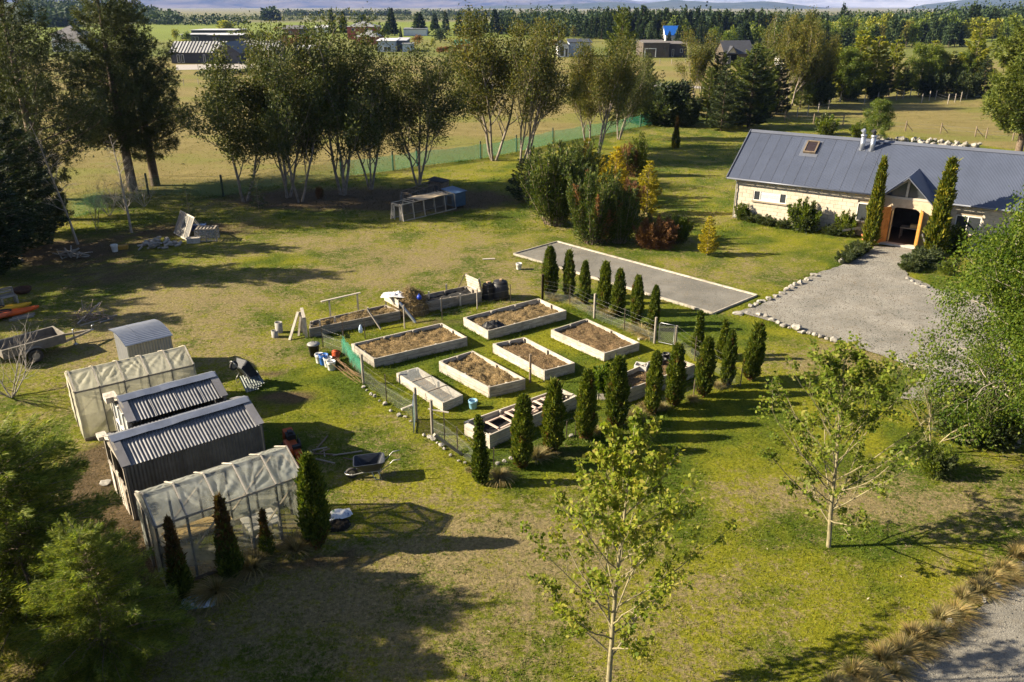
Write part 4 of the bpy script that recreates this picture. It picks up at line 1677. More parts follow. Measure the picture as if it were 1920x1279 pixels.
# ------------------------------------------------------------------ corrugated sheds
def gable_shed(name, o, th, L, Wd, e, r, label, wallmat, roofmat, end_open, over=.05):
 F = Frame(o, th)
 t = thing(name, F(0, 0, 0), label, 'shed', None, th)
 pitch = L / round(L / .105)
 rise = Vector((0, 0, r - e))
 half = F.n * (Wd / 2)
 ns = 5 if L > 3.6 else 4
 sw = L / ns
 p = sw / round(sw / .105)
 for side in (0, 1):
  up = half + rise if side == 0 else -half + rise
  eave = F(0, -.06, e - .02) if side == 0 else F(L, Wd + .06, e - .02)
  xd = F.a if side == 0 else -F.a
  up2 = up + (half if side == 0 else -half).normalized() * .06
  me = corr_mesh('%s_sheet' % name, sw, up2.length, p, .0125, roofmat, 6, .03, 3)
  for k in range(ns):
   place_sheet('roof_sheet', me, eave + xd * sw * k + Vector((0, 0, .004 * (k % 2))), xd, up2, t)
 # ridge flashing and end flashings, slightly buckled
 for sg in (-1, 1):
  mb = MB()
  n = 12
  k0 = F(0, Wd / 2, r + .05)
  dn = F.n * sg * .26 - Vector((0, 0, .26 * (r - e) / (Wd / 2) - .012))
  rr_ = random.Random(3)
  for i in range(n):
   a0, a1 = F.a * (L * i / n), F.a * (L * (i + 1) / n)
   w0, w1 = (rr_.uniform(-.02, .02) if 0 < i else 0), 0
   if i == 0:
    prev = Vector((0, 0, 0))
   cur = Vector((0, 0, rr_.uniform(-.012, .022)))
   q = [k0 + a0, k0 + a1, k0 + a1 + dn + cur, k0 + a0 + dn + prev]
   prev = cur
   mb.add(q, [(0, 1, 2, 3)])
  mb.build('ridge_flashing', FLASH, t)
 for s0 in (-.04, L - .22):
  for side in (0, 1):
   mb = MB()
   c0 = F(s0, -.07 if side == 0 else Wd + .07, e + .025)
   c1 = F(s0, Wd / 2, r + .04)
   slab(mb, [c0, c0 + F.a * .26, c1 + F.a * .26, c1] if side == 0 else [c0 + F.a * .26, c0, c1, c1 + F.a * .26], .008)
   mb.build('barge_flashing', plain('dull_flashing', (.25, .24, .24), .5, .2, 2, .4), t)
 # walls
 me = corr_mesh('%s_wall' % name, sw, e - .03, p, .016, wallmat, 6)
 for k in range(ns):
  place_sheet('wall_sheet', me, F(sw * k, 0, .0), F.a, (0, 0, 1), t)
  place_sheet('wall_sheet', me, F(L - sw * k, Wd, .0), -F.a, (0, 0, 1), t)
 for s in (0, L):
  for tt in (.05, Wd - .05):
   board('corner_post', F(s + (.05 if s == 0 else -.05), tt, 0), F(s + (.05 if s == 0 else -.05), tt, e - .03), .09, .09, W_GREY, t, F.n)
 # gables
 mb = MB()
 slab(mb, [F(L - .01, .06, 0), F(L - .01, Wd - .06, 0), F(L - .01, Wd - .06, e - .02), F(L - .01, Wd / 2, r - .03), F(L - .01, .06, e - .02)], .012)
 mb.build('gable_wall', wallmat, t)
 board('gable_rail', F(.06, .1, e - .06), F(.06, Wd - .1, e - .06), .07, .1, W_GREY, t)
 board('gable_rafter', F(.02, .02, e - .02), F(.02, Wd / 2, r - .03), .06, .14, W_PALE, t)
 board('gable_rafter', F(.02, Wd - .02, e - .02), F(.02, Wd / 2 + .02, r - .03), .06, .14, W_PALE, t)
 return F, t


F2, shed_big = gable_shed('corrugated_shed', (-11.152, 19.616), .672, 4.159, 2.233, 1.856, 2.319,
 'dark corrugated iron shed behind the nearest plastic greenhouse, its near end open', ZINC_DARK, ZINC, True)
for tt, w, h in ((.35, .22, 1.15), (.62, .2, .95), (.9, .22, 1.2), (1.75, .3, 1.1)):
 F2.part('end_board', -.015, .012, tt, tt + w, 0, h, W_PALE if tt > .5 else W_GREY, shed_big)
board('end_rail', F2(.0, .1, 1.0), F2(.0, 2.1, 1.05), .05, .09, W_GREY, shed_big)
board('end_post', F2(.04, 1.4, 0), F2(.04, 1.4, 1.75), .08, .08, W_GREY, shed_big, F2.n)
F2.part('eave_box', -.16, .1, 1.95, 2.33, 1.86, 1.98, W_PALE, shed_big)

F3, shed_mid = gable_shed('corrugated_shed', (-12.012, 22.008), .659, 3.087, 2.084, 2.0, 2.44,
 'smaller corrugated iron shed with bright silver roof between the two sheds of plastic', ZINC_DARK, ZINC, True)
shed_mid['label'] = 'small corrugated iron shed with a bright silver roof and a glazed end'
for tt in (.08, .72, 1.36, 1.98):
 board('end_post', F3(-.01, tt, 0), F3(-.01, tt, 2.0), .07, .08, W_WHITE, shed_mid, F3.n)
for z in (.62, .66 + .62):
 board('end_rail', F3(-.005, .12, z), F3(-.005, 1.95, z), .06, .08, W_WHITE, shed_mid)
for i, tt in enumerate((.12, .76, 1.40)):
 F3.part('end_pane', .0, .012, tt, tt + .56, .70, 1.94, mesh_cloth('hazy_glass', (.35, .37, .36), .75), shed_mid)
 F3.part('end_panel', .0, .02, tt, tt + .56, .02, .58, W_WHITE, shed_mid)
F3.part('eave_box', -.24, .12, 1.72, 2.2, 2.0, 2.2, W_PALE, shed_mid)

# small metal shed with curved roof
FS = Frame((-15.206, 28.757), .701)
ms = thing('garden_shed', FS(.15, .25, 0), 'small grey metal garden shed with a curved ribbed roof', 'shed', None, .701)
SL, SW, SE = 1.84, 2.14, 1.66
wall_me = None
GREY_W = plain('grey_metal_wall', (.24, .24, .24), .5, .12, 3, .4, .02, .05)
for (p, xd, L_) in ((FS(.12, .14, 0), FS.a, SL - .16), (FS(.12, SW - .14, 0), -FS.n, SW - .28), (FS(SL - .04, .14, 0), FS.n, SW - .28), (FS(SL - .04, SW - .14, 0), -FS.a, SL - .16)):
 n = max(3, int(L_ / .30))
 w_ = L_ / n
 me = corr_mesh('shed_panel_%.2f' % w_, w_, SE, w_ / 3, .012, GREY_W, 6)
 for k in range(n):
  place_sheet('wall_panel', me, p + xd * w_ * k, xd, (0, 0, 1), ms)
# roof: ribs along s, curved in t
nr, sg_ = 3, 12
arc = lambda t_: SE + .03 + .17 * np.sin(np.clip((t_ + .12) / (SW + .24), 0, 1) * PI)
tt = np.linspace(-.02, SW + .02, sg_ + 1)
zz = arc(tt)
rib = SL / nr
tf = np.linspace(-.12, SW + .12, 18 * 6 + 1)
zf_ = arc(tf) + .03 * np.cos(np.arange(len(tf)) / 6 * 2 * PI)
V = np.array([[xx, t_, z_] for t_, z_ in zip(tf, zf_) for xx in (0, rib - .004)])
me = np_mesh('curved_sheet', V, [grid_faces(2, len(tf))], [plain('pale_zinc', (.40, .41, .43), .42, .12, 2, .4, .02, .06)], smooth=True)
for k in range(nr):
 link('roof_sheet', me, Matrix.Translation(FS(k * rib, 0, .005 * (k % 2))) @ Matrix.Rotation(FS.th, 4, 'Z'), ms)
for s in (.1, SL - .06):
 mb = MB()
 pts = [FS(s, t_, z_ - .03) for t_, z_ in zip(tt[1:-1], zz[1:-1])] + [FS(s, SW - .15, SE - .02), FS(s, .15, SE - .02)]
 mb.add(pts, [tuple(range(len(pts)))])
 mb.build('gable_panel', GREY_W, ms)
mb = MB()
mb.beam(FS(.1, .12, .0), FS(.1, .12, SE), .05, .05, FS.n)
mb.build('corner_trim', FLASH, ms)

# ------------------------------------------------------------------ plastic greenhouses
def film(name, tint, transp, transl):
 m, nt, b = new_mat(name)
 pos = geo_pos(nt)
 n1 = noise(nt, 1.1, 5, pos, .65, .6)
 c = ramp(nt, n1, [tuple(x * .82 for x in tint), tint], (.35, .65))
 nt.links.new(c, b.inputs['Base Color'])
 b.inputs['Roughness'].default_value = .28
 b.inputs['Specular IOR Level'].default_value = .5
 bump(nt, b, noise(nt, 4, 3, pos, .5, 1.2), .15, .03)
 tr = nt.nodes.new('ShaderNodeBsdfTranslucent')
 nt.links.new(c, tr.inputs[0])
 m1 = nt.nodes.new('ShaderNodeMixShader')
 m1.inputs[0].default_value = transl
 nt.links.new(b.outputs[0], m1.inputs[1])
 nt.links.new(tr.outputs[0], m1.inputs[2])
 tp = nt.nodes.new('ShaderNodeBsdfTransparent')
 tp.inputs[0].default_value = (.96, .95, .90, 1)
 m2 = nt.nodes.new('ShaderNodeMixShader')
 k = ramp(nt, n1, [(transp * 1.5,) * 3, (transp * .6,) * 3], (.35, .65))
 nt.links.new(k, m2.inputs[0])
 nt.links.new(m1.outputs[0], m2.inputs[1])
 nt.links.new(tp.outputs[0], m2.inputs[2])
 nt.links.new(m2.outputs[0], nt.nodes['Material Output'].inputs[0])
 return m


FILM_NEW = film('clear_film', (.46, .48, .44), .46, .42)
FILM_WALL = film('clear_wall_film', (.36, .36, .29), .48, .42)
FILM_OLD = film('milky_film', (.62, .60, .48), .16, .55)


def film_panel(name, c, mat, parent, wrinkle, seed, n=12):
 """Film stretched over a bay: corners c in order, with slack folds running from the corners."""
 c = [np.array(tuple(p)) for p in c]
 u, v = np.meshgrid(np.linspace(0, 1, n), np.linspace(0, 1, n))
 u, v = u.ravel()[:, None], v.ravel()[:, None]
 P = c[0] * (1 - u) * (1 - v) + c[1] * u * (1 - v) + c[2] * u * v + c[3] * (1 - u) * v
 nr_ = np.cross(c[1] - c[0], c[3] - c[0])
 nr_ = nr_ / np.linalg.norm(nr_)
 u, v = u[:, 0], v[:, 0]
 rg = np.random.default_rng(seed)
 env = (16 * u * (1 - u) * v * (1 - v)) ** .6
 f = np.zeros_like(u)
 for k in range(4):
  cu, cv = [(0, 0), (1, 0), (1, 1), (0, 1)][rg.integers(0, 4)]
  ang = np.arctan2(v - cv + 1e-6, u - cu + 1e-6)
  f += np.sin(ang * rg.uniform(12, 24) + rg.random() * 6) * rg.uniform(.3, 1)
 h = wrinkle * env * (f * .7 + .5 * (fbm(u * 2.5, v * 2.5, 1.0, seed) - .55))
 P = P + nr_[None] * h[:, None]
 me = np_mesh(name, P, [grid_faces(n, n)], [mat], smooth=True)
 return link(name, me, None, parent)


def greenhouse(o, th, L, Wd, e, r, mat, label, seed, bays=5, flat=.0):
 F = Frame(o, th)
 t = thing('plastic_greenhouse', F(0, 0, 0), label, 'greenhouse', None, th)
 PO = plain('dark_frame_post', (.14, .135, .12), .8, .25, 5)
 bay = L / bays
 for k in range(bays):
  s0, s1 = k * bay + .01, (k + 1) * bay - .01
  film_panel('wall_film', [F(s0, -.015, .05), F(s1, -.015, .05), F(s1, -.015, e), F(s0, -.015, e)], FILM_WALL if mat is FILM_NEW else mat, t, .01, seed + k)
  film_panel('wall_film', [F(s1, Wd + .015, .05), F(s0, Wd + .015, .05), F(s0, Wd + .015, e), F(s1, Wd + .015, e)], mat, t, .03, seed + 10 + k)
  film_panel('roof_film', [F(s0, -.02, e + .015), F(s1, -.02, e + .015), F(s1, Wd / 2, r + .02), F(s0, Wd / 2, r + .02)], mat, t, .022, seed + 20 + k, 20)
  film_panel('roof_film', [F(s1, Wd + .02, e + .015), F(s0, Wd + .02, e + .015), F(s0, Wd / 2 + .005, r + .02), F(s1, Wd / 2 + .005, r + .02)], mat, t, .02, seed + 30 + k, 20)
 for k in range(bays + 1):
  s = k * bay
  s_ = min(max(s, .03), L - .03)
  for tt in (.04, Wd - .04):
   board('post', F(s_, tt, 0), F(s_, tt, e - .05), .06, .06, PO, t, F.n)
  board('rafter', F(s_, .0, e - .02), F(s_, Wd / 2 - .03, r - .02), .05, .06, PO, t)
  board('rafter', F(s_, Wd, e - .02), F(s_, Wd / 2 + .03, r - .02), .05, .06, PO, t)
  # batten that holds the film down
  board('batten', F(s_, -.05, e + .035), F(s_, Wd / 2, r + .055), .035, .02, W_PALE, t)
  board('batten', F(s_, Wd + .05, e + .035), F(s_, Wd / 2 + .01, r + .055), .05, .02, W_PALE, t)
 board('ridge_beam', F(0, Wd / 2, r - .04), F(L, Wd / 2, r - .04), .05, .1, PO, t)
 for tt in (-.0, Wd):
  board('eave_rail', F(0, tt, e - .03), F(L, tt, e - .03), .04, .05, W_GREY, t)
  board('ground_board', F(0, tt, .04), F(L, tt, .04), .05, .12, W_OLD, t)
 for tt in (.06, Wd - .06):
  board('brace', F(bay * .1, tt + .02, .15), F(bay * 2.2, tt + .02, e - .25), .03, .07, W_GREY, t, F.n)
  board('brace', F(L - bay * 2.0, tt + .02, .4), F(L - .1, tt + .02, e - .1), .03, .07, W_GREY, t, F.n)
 # ends: film with a door frame in the near one
 for s, sg in ((0, -1), (L, 1)):
  x = s + sg * .015
  pts = [F(x, 0, .05), F(x, Wd * .32, .05), F(x, Wd * .32, e), F(x, 0, e)]
  film_panel('end_film', pts, mat, t, .05, seed + 50 + int(s))
  pts = [F(x, Wd * .68, .05), F(x, Wd, .05), F(x, Wd, e), F(x, Wd * .68, e)]
  film_panel('end_film', pts, mat, t, .05, seed + 60 + int(s))
  mb = MB()
  mb.add([F(x, 0, e + .003), F(x, Wd, e + .003), F(x, Wd / 2, r)], [(0, 1, 2)])
  mb.build('gable_film', mat, t)
  if s:
   film_panel('end_film', [F(x, Wd * .32, .05), F(x, Wd * .68, .05), F(x, Wd * .68, e), F(x, Wd * .32, e)], mat, t, .05, seed + 70)
  for tt in (Wd * .32, Wd * .68):
   board('door_post', F(s, tt, 0), F(s, tt, e), .06, .06, W_GREY, t, F.n)
  board('end_rail', F(s, .02, e), F(s, Wd - .02, e), .05, .07, W_PALE, t)
 return F, t


G1, gh1 = greenhouse((-8.941, 16.564), .654, 3.944, 1.867, 2.0, 2.433, FILM_NEW, 'nearest plastic film greenhouse with wrinkled clear roof and scorched conifers along it', 7)
G2, gh2 = greenhouse((-14.904, 24.3), .617, 3.978, 1.905, 1.895, 2.272, FILM_OLD, 'milky plastic greenhouse farther back beside the curved roof shed', 107)
tbl = thing('potting_table', G1(2.9, .6, 0), 'white topped potting table inside the nearest greenhouse', 'table', None, G1.th)
G1.part('table_top', 2.35, 3.25, .22, 1.0, .62, .67, W_WHITE, tbl)
for s in (2.4, 3.2):
 for t_ in (.28, .94):
  G1.part('leg', s - .03, s + .03, t_ - .03, t_ + .03, 0, .62, W_GREY, tbl)
bn = thing('potting_bench', G1(1.4, 1.4, 0), 'long brown timber bench inside the nearest greenhouse', 'bench', None, G1.th)
for k in range(3):
 G1.part('bench_board', .4, 2.2, 1.15 + .2 * k, 1.33 + .2 * k, .58, .62, W_YELLOW, bn)
for s in (.5, 2.1):
 G1.part('leg', s - .04, s + .04, 1.2, 1.28, 0, .58, W_OLD, bn)
 G1.part('leg', s - .04, s + .04, 1.62, 1.70, 0, .58, W_OLD, bn)

# ================================================================== KITCHEN GARDEN
def mulch_mat(name, lo, hi):
 m, nt, b = new_mat(name)
 pos = geo_pos(nt)
 n1 = noise(nt, 9, 6, pos, .72, .5)
 c = ramp(nt, n1, [lo, hi], (.34, .66))
 c = mixc(nt, 1.0, c, ramp(nt, noise(nt, 1.3, 3, pos), [(.75, .75, .75), (1.2, 1.15, 1.1)], (.35, .65)), 'MULTIPLY')
 c = mixc(nt, .6, c, ramp(nt, noise(nt, 60, 3, pos), [(.55, .55, .5), (1.35, 1.35, 1.3)], (.35, .65)), 'MULTIPLY')
 nt.links.new(c, b.inputs['Base Color'])
 b.inputs['Roughness'].default_value = .95
 b.inputs['Specular IOR Level'].default_value = .1
 bump(nt, b, n1, 1.0, .08)
 MATS[name] = m
 return m


MULCH = mulch_mat('straw_mulch', (.095, .068, .034), (.24, .175, .092))
SOIL = mulch_mat('brown_soil', (.075, .05, .027), (.185, .128, .07))
HAY = leaf('dry_straw', [(.13, .095, .045), (.21, .155, .08), (.29, .225, .125), (.085, .06, .03)], .2, .7, .2, 2.0)


def straw(name, quad, z, n, seed, parent, mat=None, L=.10):
 """Loose stalks lying on a bed: real blades, too many to count, joined in one part."""
 rg = np.random.default_rng(seed)
 u, v = rg.random(n), rg.random(n)
 q = [np.array(tuple(p)) for p in quad]
 P = (q[0][None] * ((1 - u) * (1 - v))[:, None] + q[1][None] * (u * (1 - v))[:, None] + q[2][None] * (u * v)[:, None] + q[3][None] * ((1 - u) * v)[:, None])
 P[:, 2] = z(P[:, 0], P[:, 1]) + rg.uniform(-.01, .035, n)
 D = rg.normal(size=(n, 3)) * np.array([1, 1, .35])
 V = kites(P, D, L * rg.uniform(.5, 1.4, n), .015 * rg.uniform(.6, 1.3, n), rg)
 return tag(link(name, leaf_mesh(name, V, mat or HAY), None, parent), kind='stuff')


def fill(name, quad, zb, bumpy, mat, parent, seed, lump=2.4, n=44):
 q = [np.array(tuple(p)) for p in quad]
 u, v = np.meshgrid(np.linspace(0, 1, n), np.linspace(0, 1, n))
 u, v = u.ravel()[:, None], v.ravel()[:, None]
 P = q[0] * (1 - u) * (1 - v) + q[1] * u * (1 - v) + q[2] * u * v + q[3] * (1 - u) * v
 zf = lambda X, Y: zb + bumpy * ((fbm(X, Y, lump, seed, 3) - .5) * 1.6 + (fbm(X, Y, lump * 4, seed + 5, 2) - .5) * .7)
 P[:, 2] = zf(P[:, 0], P[:, 1])
 return link(name, np_mesh(name, P, [grid_faces(n, n)], [mat], smooth=True), None, parent), zf


def shrink(q, d):
 c = sum((Vector(p) for p in q), Vector()) / len(q)
 out = []
 m = len(q)
 for i in range(m):
  a, p, b_ = Vector(q[i - 1]), Vector(q[i]), Vector(q[(i + 1) % m])
  e = ((a - p).normalized() + (b_ - p).normalized())
  out.append(p + e * d)
 return out


def raised_bed(rim_px, foot_px, label, seed, mat=None, fillm=MULCH, depth=.14, nb=None, hay=1500, group='raised timber beds of the kitchen garden', name='raised_bed'):
 """rim_px: left, far, right and near corners of the rim; foot_px: near corner on the ground."""
 mat = mat or W_PALE
 h = tall(foot_px[0], foot_px[1], rim_px[3][1])
 q = [at(p[0], p[1], h) for p in rim_px]
 q = [Vector((p.x, p.y, 0)) for p in q]
 cen = sum(q, Vector()) / 4
 t = thing(name, cen, label, 'garden bed', group)
 nb = nb or max(2, round(h / .19))
 ph = h / nb
 th = .05
 for i in range(4):
  a, b_ = q[i], q[(i + 1) % 4]
  d = (b_ - a).normalized()
  inn = (cen - a) - d * (cen - a).dot(d)
  inn.normalize()
  rg = random.Random(seed + i)
  for k in range(nb):
   off = inn * (th / 2 + rg.uniform(-.006, .006))
   z = ph * (k + .5)
   L = (b_ - a).length
   cuts = [0, L] if L < 2.4 else [0, L * (.5 + rg.uniform(-.12, .12)), L]
   for c0, c1 in zip(cuts[:-1], cuts[1:]):
    s0 = th if i % 2 else 0
    p = a + d * (c0 + (s0 if c0 == 0 else .004)) + off
    r = a + d * (c1 - (s0 if c1 == L else .004)) + off
    board('plank', p + Vector((0, 0, z + rg.uniform(-.004, .004))), r + Vector((0, 0, z + rg.uniform(-.004, .004))), th, ph - .016, mat, t)
  npost = max(2, round((b_ - a).length / 1.6))
  for k in range(npost):
   s = .10 + ((b_ - a).length - .2) * k / npost
   p = a + d * s + inn * (th + .045)
   board('peg', p, p + Vector((0, 0, h - .015)), .07, .07, mat, t, d)
 inner = shrink(q, .04)
 f = None
 if fillm is not None:
  f, zf = fill('soil' if fillm is SOIL else 'straw_mulch', inner, h - depth, (.17 if fillm is MULCH else .10), fillm, t, seed)
  if hay:
   straw('loose_straw', shrink(q, .10), zf, hay, seed, t, None if fillm is MULCH else HAY)
 return t, q, h


BED = 'raised timber beds of the kitchen garden'
bedA, qA, hA = raised_bed([(823, 677), (886, 657), (985, 710), (917, 726)], (917, 747), 'raised timber bed of clumpy straw between the mesh covered frame and the post', 1, hay=2600)
bedB, qB, hB = raised_bed([(658.5, 644.5), (828, 605), (876, 632), (701, 673)], (701, 691), 'large raised timber bed of straw in front of the left compost bay', 2, hay=3600)
bedC, qC, hC = raised_bed([(869, 595), (1010, 559), (1062, 582), (915, 620)], (915, 638), 'large raised timber bed holding a crumpled black sheet, nearest the black compost bins', 3, depth=.18, hay=2600)
bedD, qD, hD = raised_bed([(924, 644), (983, 632), (1078, 680), (1021, 695)], (1022, 714), 'raised timber bed of brown soil in the middle with a round post beside it', 4, fillm=SOIL, depth=.2, hay=900)
bedE, qE, hE = raised_bed([(1033, 618), (1100, 597), (1199, 642), (1133, 662)], (1133, 678), 'raised timber bed of plain soil nearest the wire gate', 5, fillm=SOIL, depth=.16, hay=1200)
bedF, qF, hF_ = raised_bed([(1115, 723), (1248, 663), (1303, 683), (1177, 730)], (1177, 757), 'raised timber bed with a white box and leafy plants behind the conifer columns', 6, fillm=SOIL, depth=.2, hay=700)
bedG, qG, hG = raised_bed([(870, 790), (1051, 727), (1082, 742), (918, 816)], (918, 842), 'raised timber bed of black matting with ladder like frames laid in it', 7, fillm=None, mat=W_PALE)
frm, qM, hM = raised_bed([(743, 699), (783, 688), (868, 740), (830, 755.5)], (830, 773), 'low timber cold frame covered with fine wire mesh', 8, fillm=None, nb=2, name='cold_frame')

# black crumpled sheet in bed C, white box and black pots in bed F
def crumple(name, c, rx, ry, h, mat, seed, label=None, cat=None, parent=None, n=22):
 u, v = np.meshgrid(np.linspace(-1, 1, n), np.linspace(-1, 1, n))
 u, v = u.ravel(), v.ravel()
 rr_ = np.sqrt(u * u + v * v)
 env = np.clip(1 - rr_ ** 2 * .9, 0, 1) ** .7
 z = h * env * (.35 + 1.3 * np.abs(fbm(u, v, 2.2, seed, 4) - .5) * 2.2) + .008
 wob = 1 + .25 * (fbm(u * 2, v * 2, 1.0, seed + 3) - .5)
 P = np.stack([c[0] + u * rx * wob, c[1] + v * ry * wob, c[2] + z], 1)
 me = np_mesh(name, P - np.array(tuple(c)), [grid_faces(n, n)], [mat])
 o = link(name, me, Matrix.Translation(Vector(c)), parent)
 if label:
  tag(o, label, cat)
 return o


p = at(925, 610, hC - .12)
crumple('plastic_sheet', (p.x, p.y, hC - .17), .52, .34, .30, BLACK_PL, 3, 'crumpled black plastic sheet lying on the straw of the back bed', 'plastic sheet')
p = at(1202, 687, hF_ - .1)
bx = thing('white_box', (p.x, p.y, hF_ - .2), 'open white box standing on the soil of the bed behind the conifers', 'box')
for dx, dy, sx, sy in ((0, .2, .5, .03), (0, -.2, .5, .03), (.235, 0, .03, .37), (-.235, 0, .03, .37)):
 M = Matrix.Rotation(-.35, 3, 'Z') @ Vector((dx, dy, 0))
 box_part('side', (p.x + M.x, p.y + M.y, hF_ - .11), (sx, sy, .2), W_WHITE, bx, -.35)
box_part('bottom', (p.x, p.y, hF_ - .2), (.48, .40, .03), W_WHITE, bx, -.35)
for i, (px_, py_) in enumerate(((1237, 672), (1249, 669), (1243, 679))):
 p = at(px_, py_, hF_ - .1)
 mb = MB()
 mb.lathe((0, 0, 0), [(.11, 0), (.15, .24), (.165, .25), (.165, .28), (.135, .275), (.12, .18)], 14, cap=False)
 mb.lathe((0, 0, .18), [(.001, 0), (.125, .002)], 14, cap=False)
 o = link('plant_pot', mb.mesh('plant_pot', BLACK_PL), Matrix.Translation((p.x, p.y, hF_ - .22)))
 tag(o, ['black plastic pot nearest the white box in the soil bed', 'black plastic pot deepest in the corner of the soil bed', 'black plastic pot in front of two others in the soil bed'][i], 'pot', 'black pots in the soil bed')
cw = [at(1122, 715, hF_), at(1140, 709, hF_), at(1132, 722, hF_), at(1112 + 20, 712, hF_)]
for i, c in enumerate(cw[:3]):
 plant('bean_plants', 'leafy_vegetable', (c.x, c.y, hF_ - .22), 1.2, i * 2.1,
 ['leafy green vegetable at the left end of the soil bed', 'leafy green vegetable behind its neighbours in the soil bed', 'leafy green vegetable nearest the front plank of the soil bed'][i], 'plant', 'leafy plants in the soil bed')
# bed G: weed mat, two ladder frames and a plank
inner = shrink(qG, .04)
fill('weed_mat', inner, hG - .34, .05, CLOTH_DARK, bedG, 71)


def ladder(q, name, u0, v0, u1, v1, wv, n, z, label):
 """Frame with rungs in the plane of a bed; u along the long side, v across."""
 P = lambda u, v, zz: (q[0] * (1 - u) * (1 - v) + q[1] * u * (1 - v) + q[2] * u * v + q[3] * (1 - u) * v) + Vector((0, 0, zz))
 c = P((u0 + u1) / 2, (v0 + v1) / 2 + wv / 2, z)
 t = thing(name, c, label, 'frame', 'timber ladder frames in the black matted bed')
 board('rail', P(u0, v0, z), P(u1, v1, z), .06, .045, W_PINK, t)
 board('rail', P(u0, v0 + wv, z), P(u1, v1 + wv, z), .06, .045, W_PINK, t)
 for k in range(n):
  f = k / (n - 1)
  u, v = u0 + (u1 - u0) * f, v0 + (v1 - v0) * f
  board('rung', P(u, v + .01, z + .047), P(u, v + wv - .01, z + .047), .075, .04, W_PINK, t)
 return t


ladder(qG, 'ladder_frame', .16, .22, .62, .10, .52, 4, hG - .18, 'pinkish ladder frame with wide gaps at the near end of the black bed')
ladder(qG, 'ladder_frame', .36, .20, .90, .16, .46, 8, hG - .08, 'pinkish ladder frame with close rungs on top of the other in the black bed')
board_o = board('loose_plank', qG[1] + Vector((-.1, -.25, hG - .1)), qG[2] + Vector((-.15, .1, hG + .0)), .12, .03, W_PALE)
tag(board_o, 'loose pale plank across the far end of the black matted bed', 'plank')
# cold frame: dark earth, mesh lid in three bays
fill('soil', shrink(qM, .04), hM - .3, .06, SOIL, frm, 81)
Pm = lambda u, v, z: (qM[0] * (1 - u) * (1 - v) + qM[3] * u * (1 - v) + qM[2] * u * v + qM[1] * (1 - u) * v) + Vector((0, 0, z))
MESHLID = mesh_cloth('fine_wire_mesh', (.42, .44, .42), .34, .2)
for k in range(3):
 mb = MB()
 u0, u1 = k / 3 + .008, (k + 1) / 3 - .008
 mb.add([Pm(u0, .03, hM + .004), Pm(u1, .03, hM + .004), Pm(u1, .97, hM + .004), Pm(u0, .97, hM + .004)], [(0, 1, 2, 3)])
 mb.build('mesh_lid', MESHLID, frm)
for u in (1 / 3, 2 / 3):
 board('crossbar', Pm(u, .03, hM + .012), Pm(u, .97, hM + .012), .04, .03, W_GREY, frm)

# compost bays along the back
cb1, q1, h1 = raised_bed([(581, 602), (723, 571), (750, 583), (579.5, 616)], (579.5, 634), 'long low compost bay of grey planks heaped with rough straw, left of the hay heap', 11, W_GREY, MULCH, .10, 3, 2600, 'compost bays along the back', 'compost_bay')
cb2, q2, h2 = raised_bed([(790.5, 553), (873, 536), (903, 547), (787, 568)], (787, 588), 'long compost bay of grey planks lined with black sheet, beside the black bins', 12, W_GREY, None, .2, 3, 0, 'compost bays along the back', 'compost_bay')
fill('black_liner', shrink(q2, .05), h2 - .18, .22, CLOTH_DARK, cb2, 13, 1.2)
for px_, py_, hh in ((600, 610, .5), (628, 602, .4), (690, 583, .35)):
 p = at(px_, py_, h1)
 board('peg', Vector((p.x, p.y, h1 - .3)), Vector((p.x, p.y, h1 + hh * .5)), .07, .07, W_PALE, cb1)
for px_, py_, hh in ((792, 560, .35), (804, 553, .3), (837, 542, .45), (827, 566, .3), (863, 556, .25)):
 p = at(px_, py_, h2)
 board('peg', Vector((p.x, p.y, h2 - .5)), Vector((p.x, p.y, h2 + hh * .6)), .08, .08, W_PALE, cb2)
# rail over the back of the left bay
rl = thing('rail', at(640, 590), 'pale rail on two short posts behind the straw heaped compost bay', 'rail')
for px_, py_ in ((620, 594), (672, 582)):
 p = at(px_, py_)
 board('post', p, p + Vector((0, 0, .86)), .07, .07, W_PALE, rl)
pa, pb = at(620, 594), at(672, 582)
d = (pb - pa)
board('top_rail', pa - d * .28 + Vector((0, 0, .88)), pb + d * .12 + Vector((0, 0, .90)), .12, .04, W_PALE, rl)
# propped gate-like end frame at the left end
ef = thing('timber_trestle', at(572, 632), 'rough pale timber trestle propped at the left end of the compost bay', 'trestle')
p0, p1 = at(579, 634), at(571, 622)
for p in (p0, p1, p0.lerp(p1, .5)):
 board('upright', p + Vector((-.1, 0, 0)), p + Vector((-.1, 0, 1.0)), .12, .05, W_PALE, ef)
board('cap', p0 + Vector((-.1, -.1, 1.02)), p1 + Vector((-.1, .3, 1.06)), .14, .05, W_PALE, ef)
board('prop', at(543, 638), p1 + Vector((-.2, .0, .98)), .11, .06, W_PALE, ef)
board('prop', at(560, 630), p1 + Vector((-.1, .1, .9)), .09, .05, W_GREY, ef)
# slatted crate end at the right end of the lined bay
cr = thing('slatted_pallet', at(893, 560), 'pale slatted pallet leaning upright at the end of the lined compost bay', 'pallet')
pa, pb = at(875, 535, h2), at(902, 546, h2)
for k in range(5):
 z = .02 + k * .135
 lean = Vector((-.13, .03, 0)) * (k / 5)
 board('slat', pa + Vector((.05, 0, z)) + lean, pb + Vector((-.03, 0, z)) + lean, .03, .10, W_PALE, cr)
for f in (.05, .95):
 p = pa.lerp(pb, f)
 board('bearer', p + Vector((.10, .02, -.1)), p + Vector((-.06, .04, .66)), .06, .06, W_GREY, cr)
board('prop', pa + Vector((-.5, .12, -h2 + .25)), pa + Vector((-.08, .05, .6)), .06, .05, W_OLD, cr)
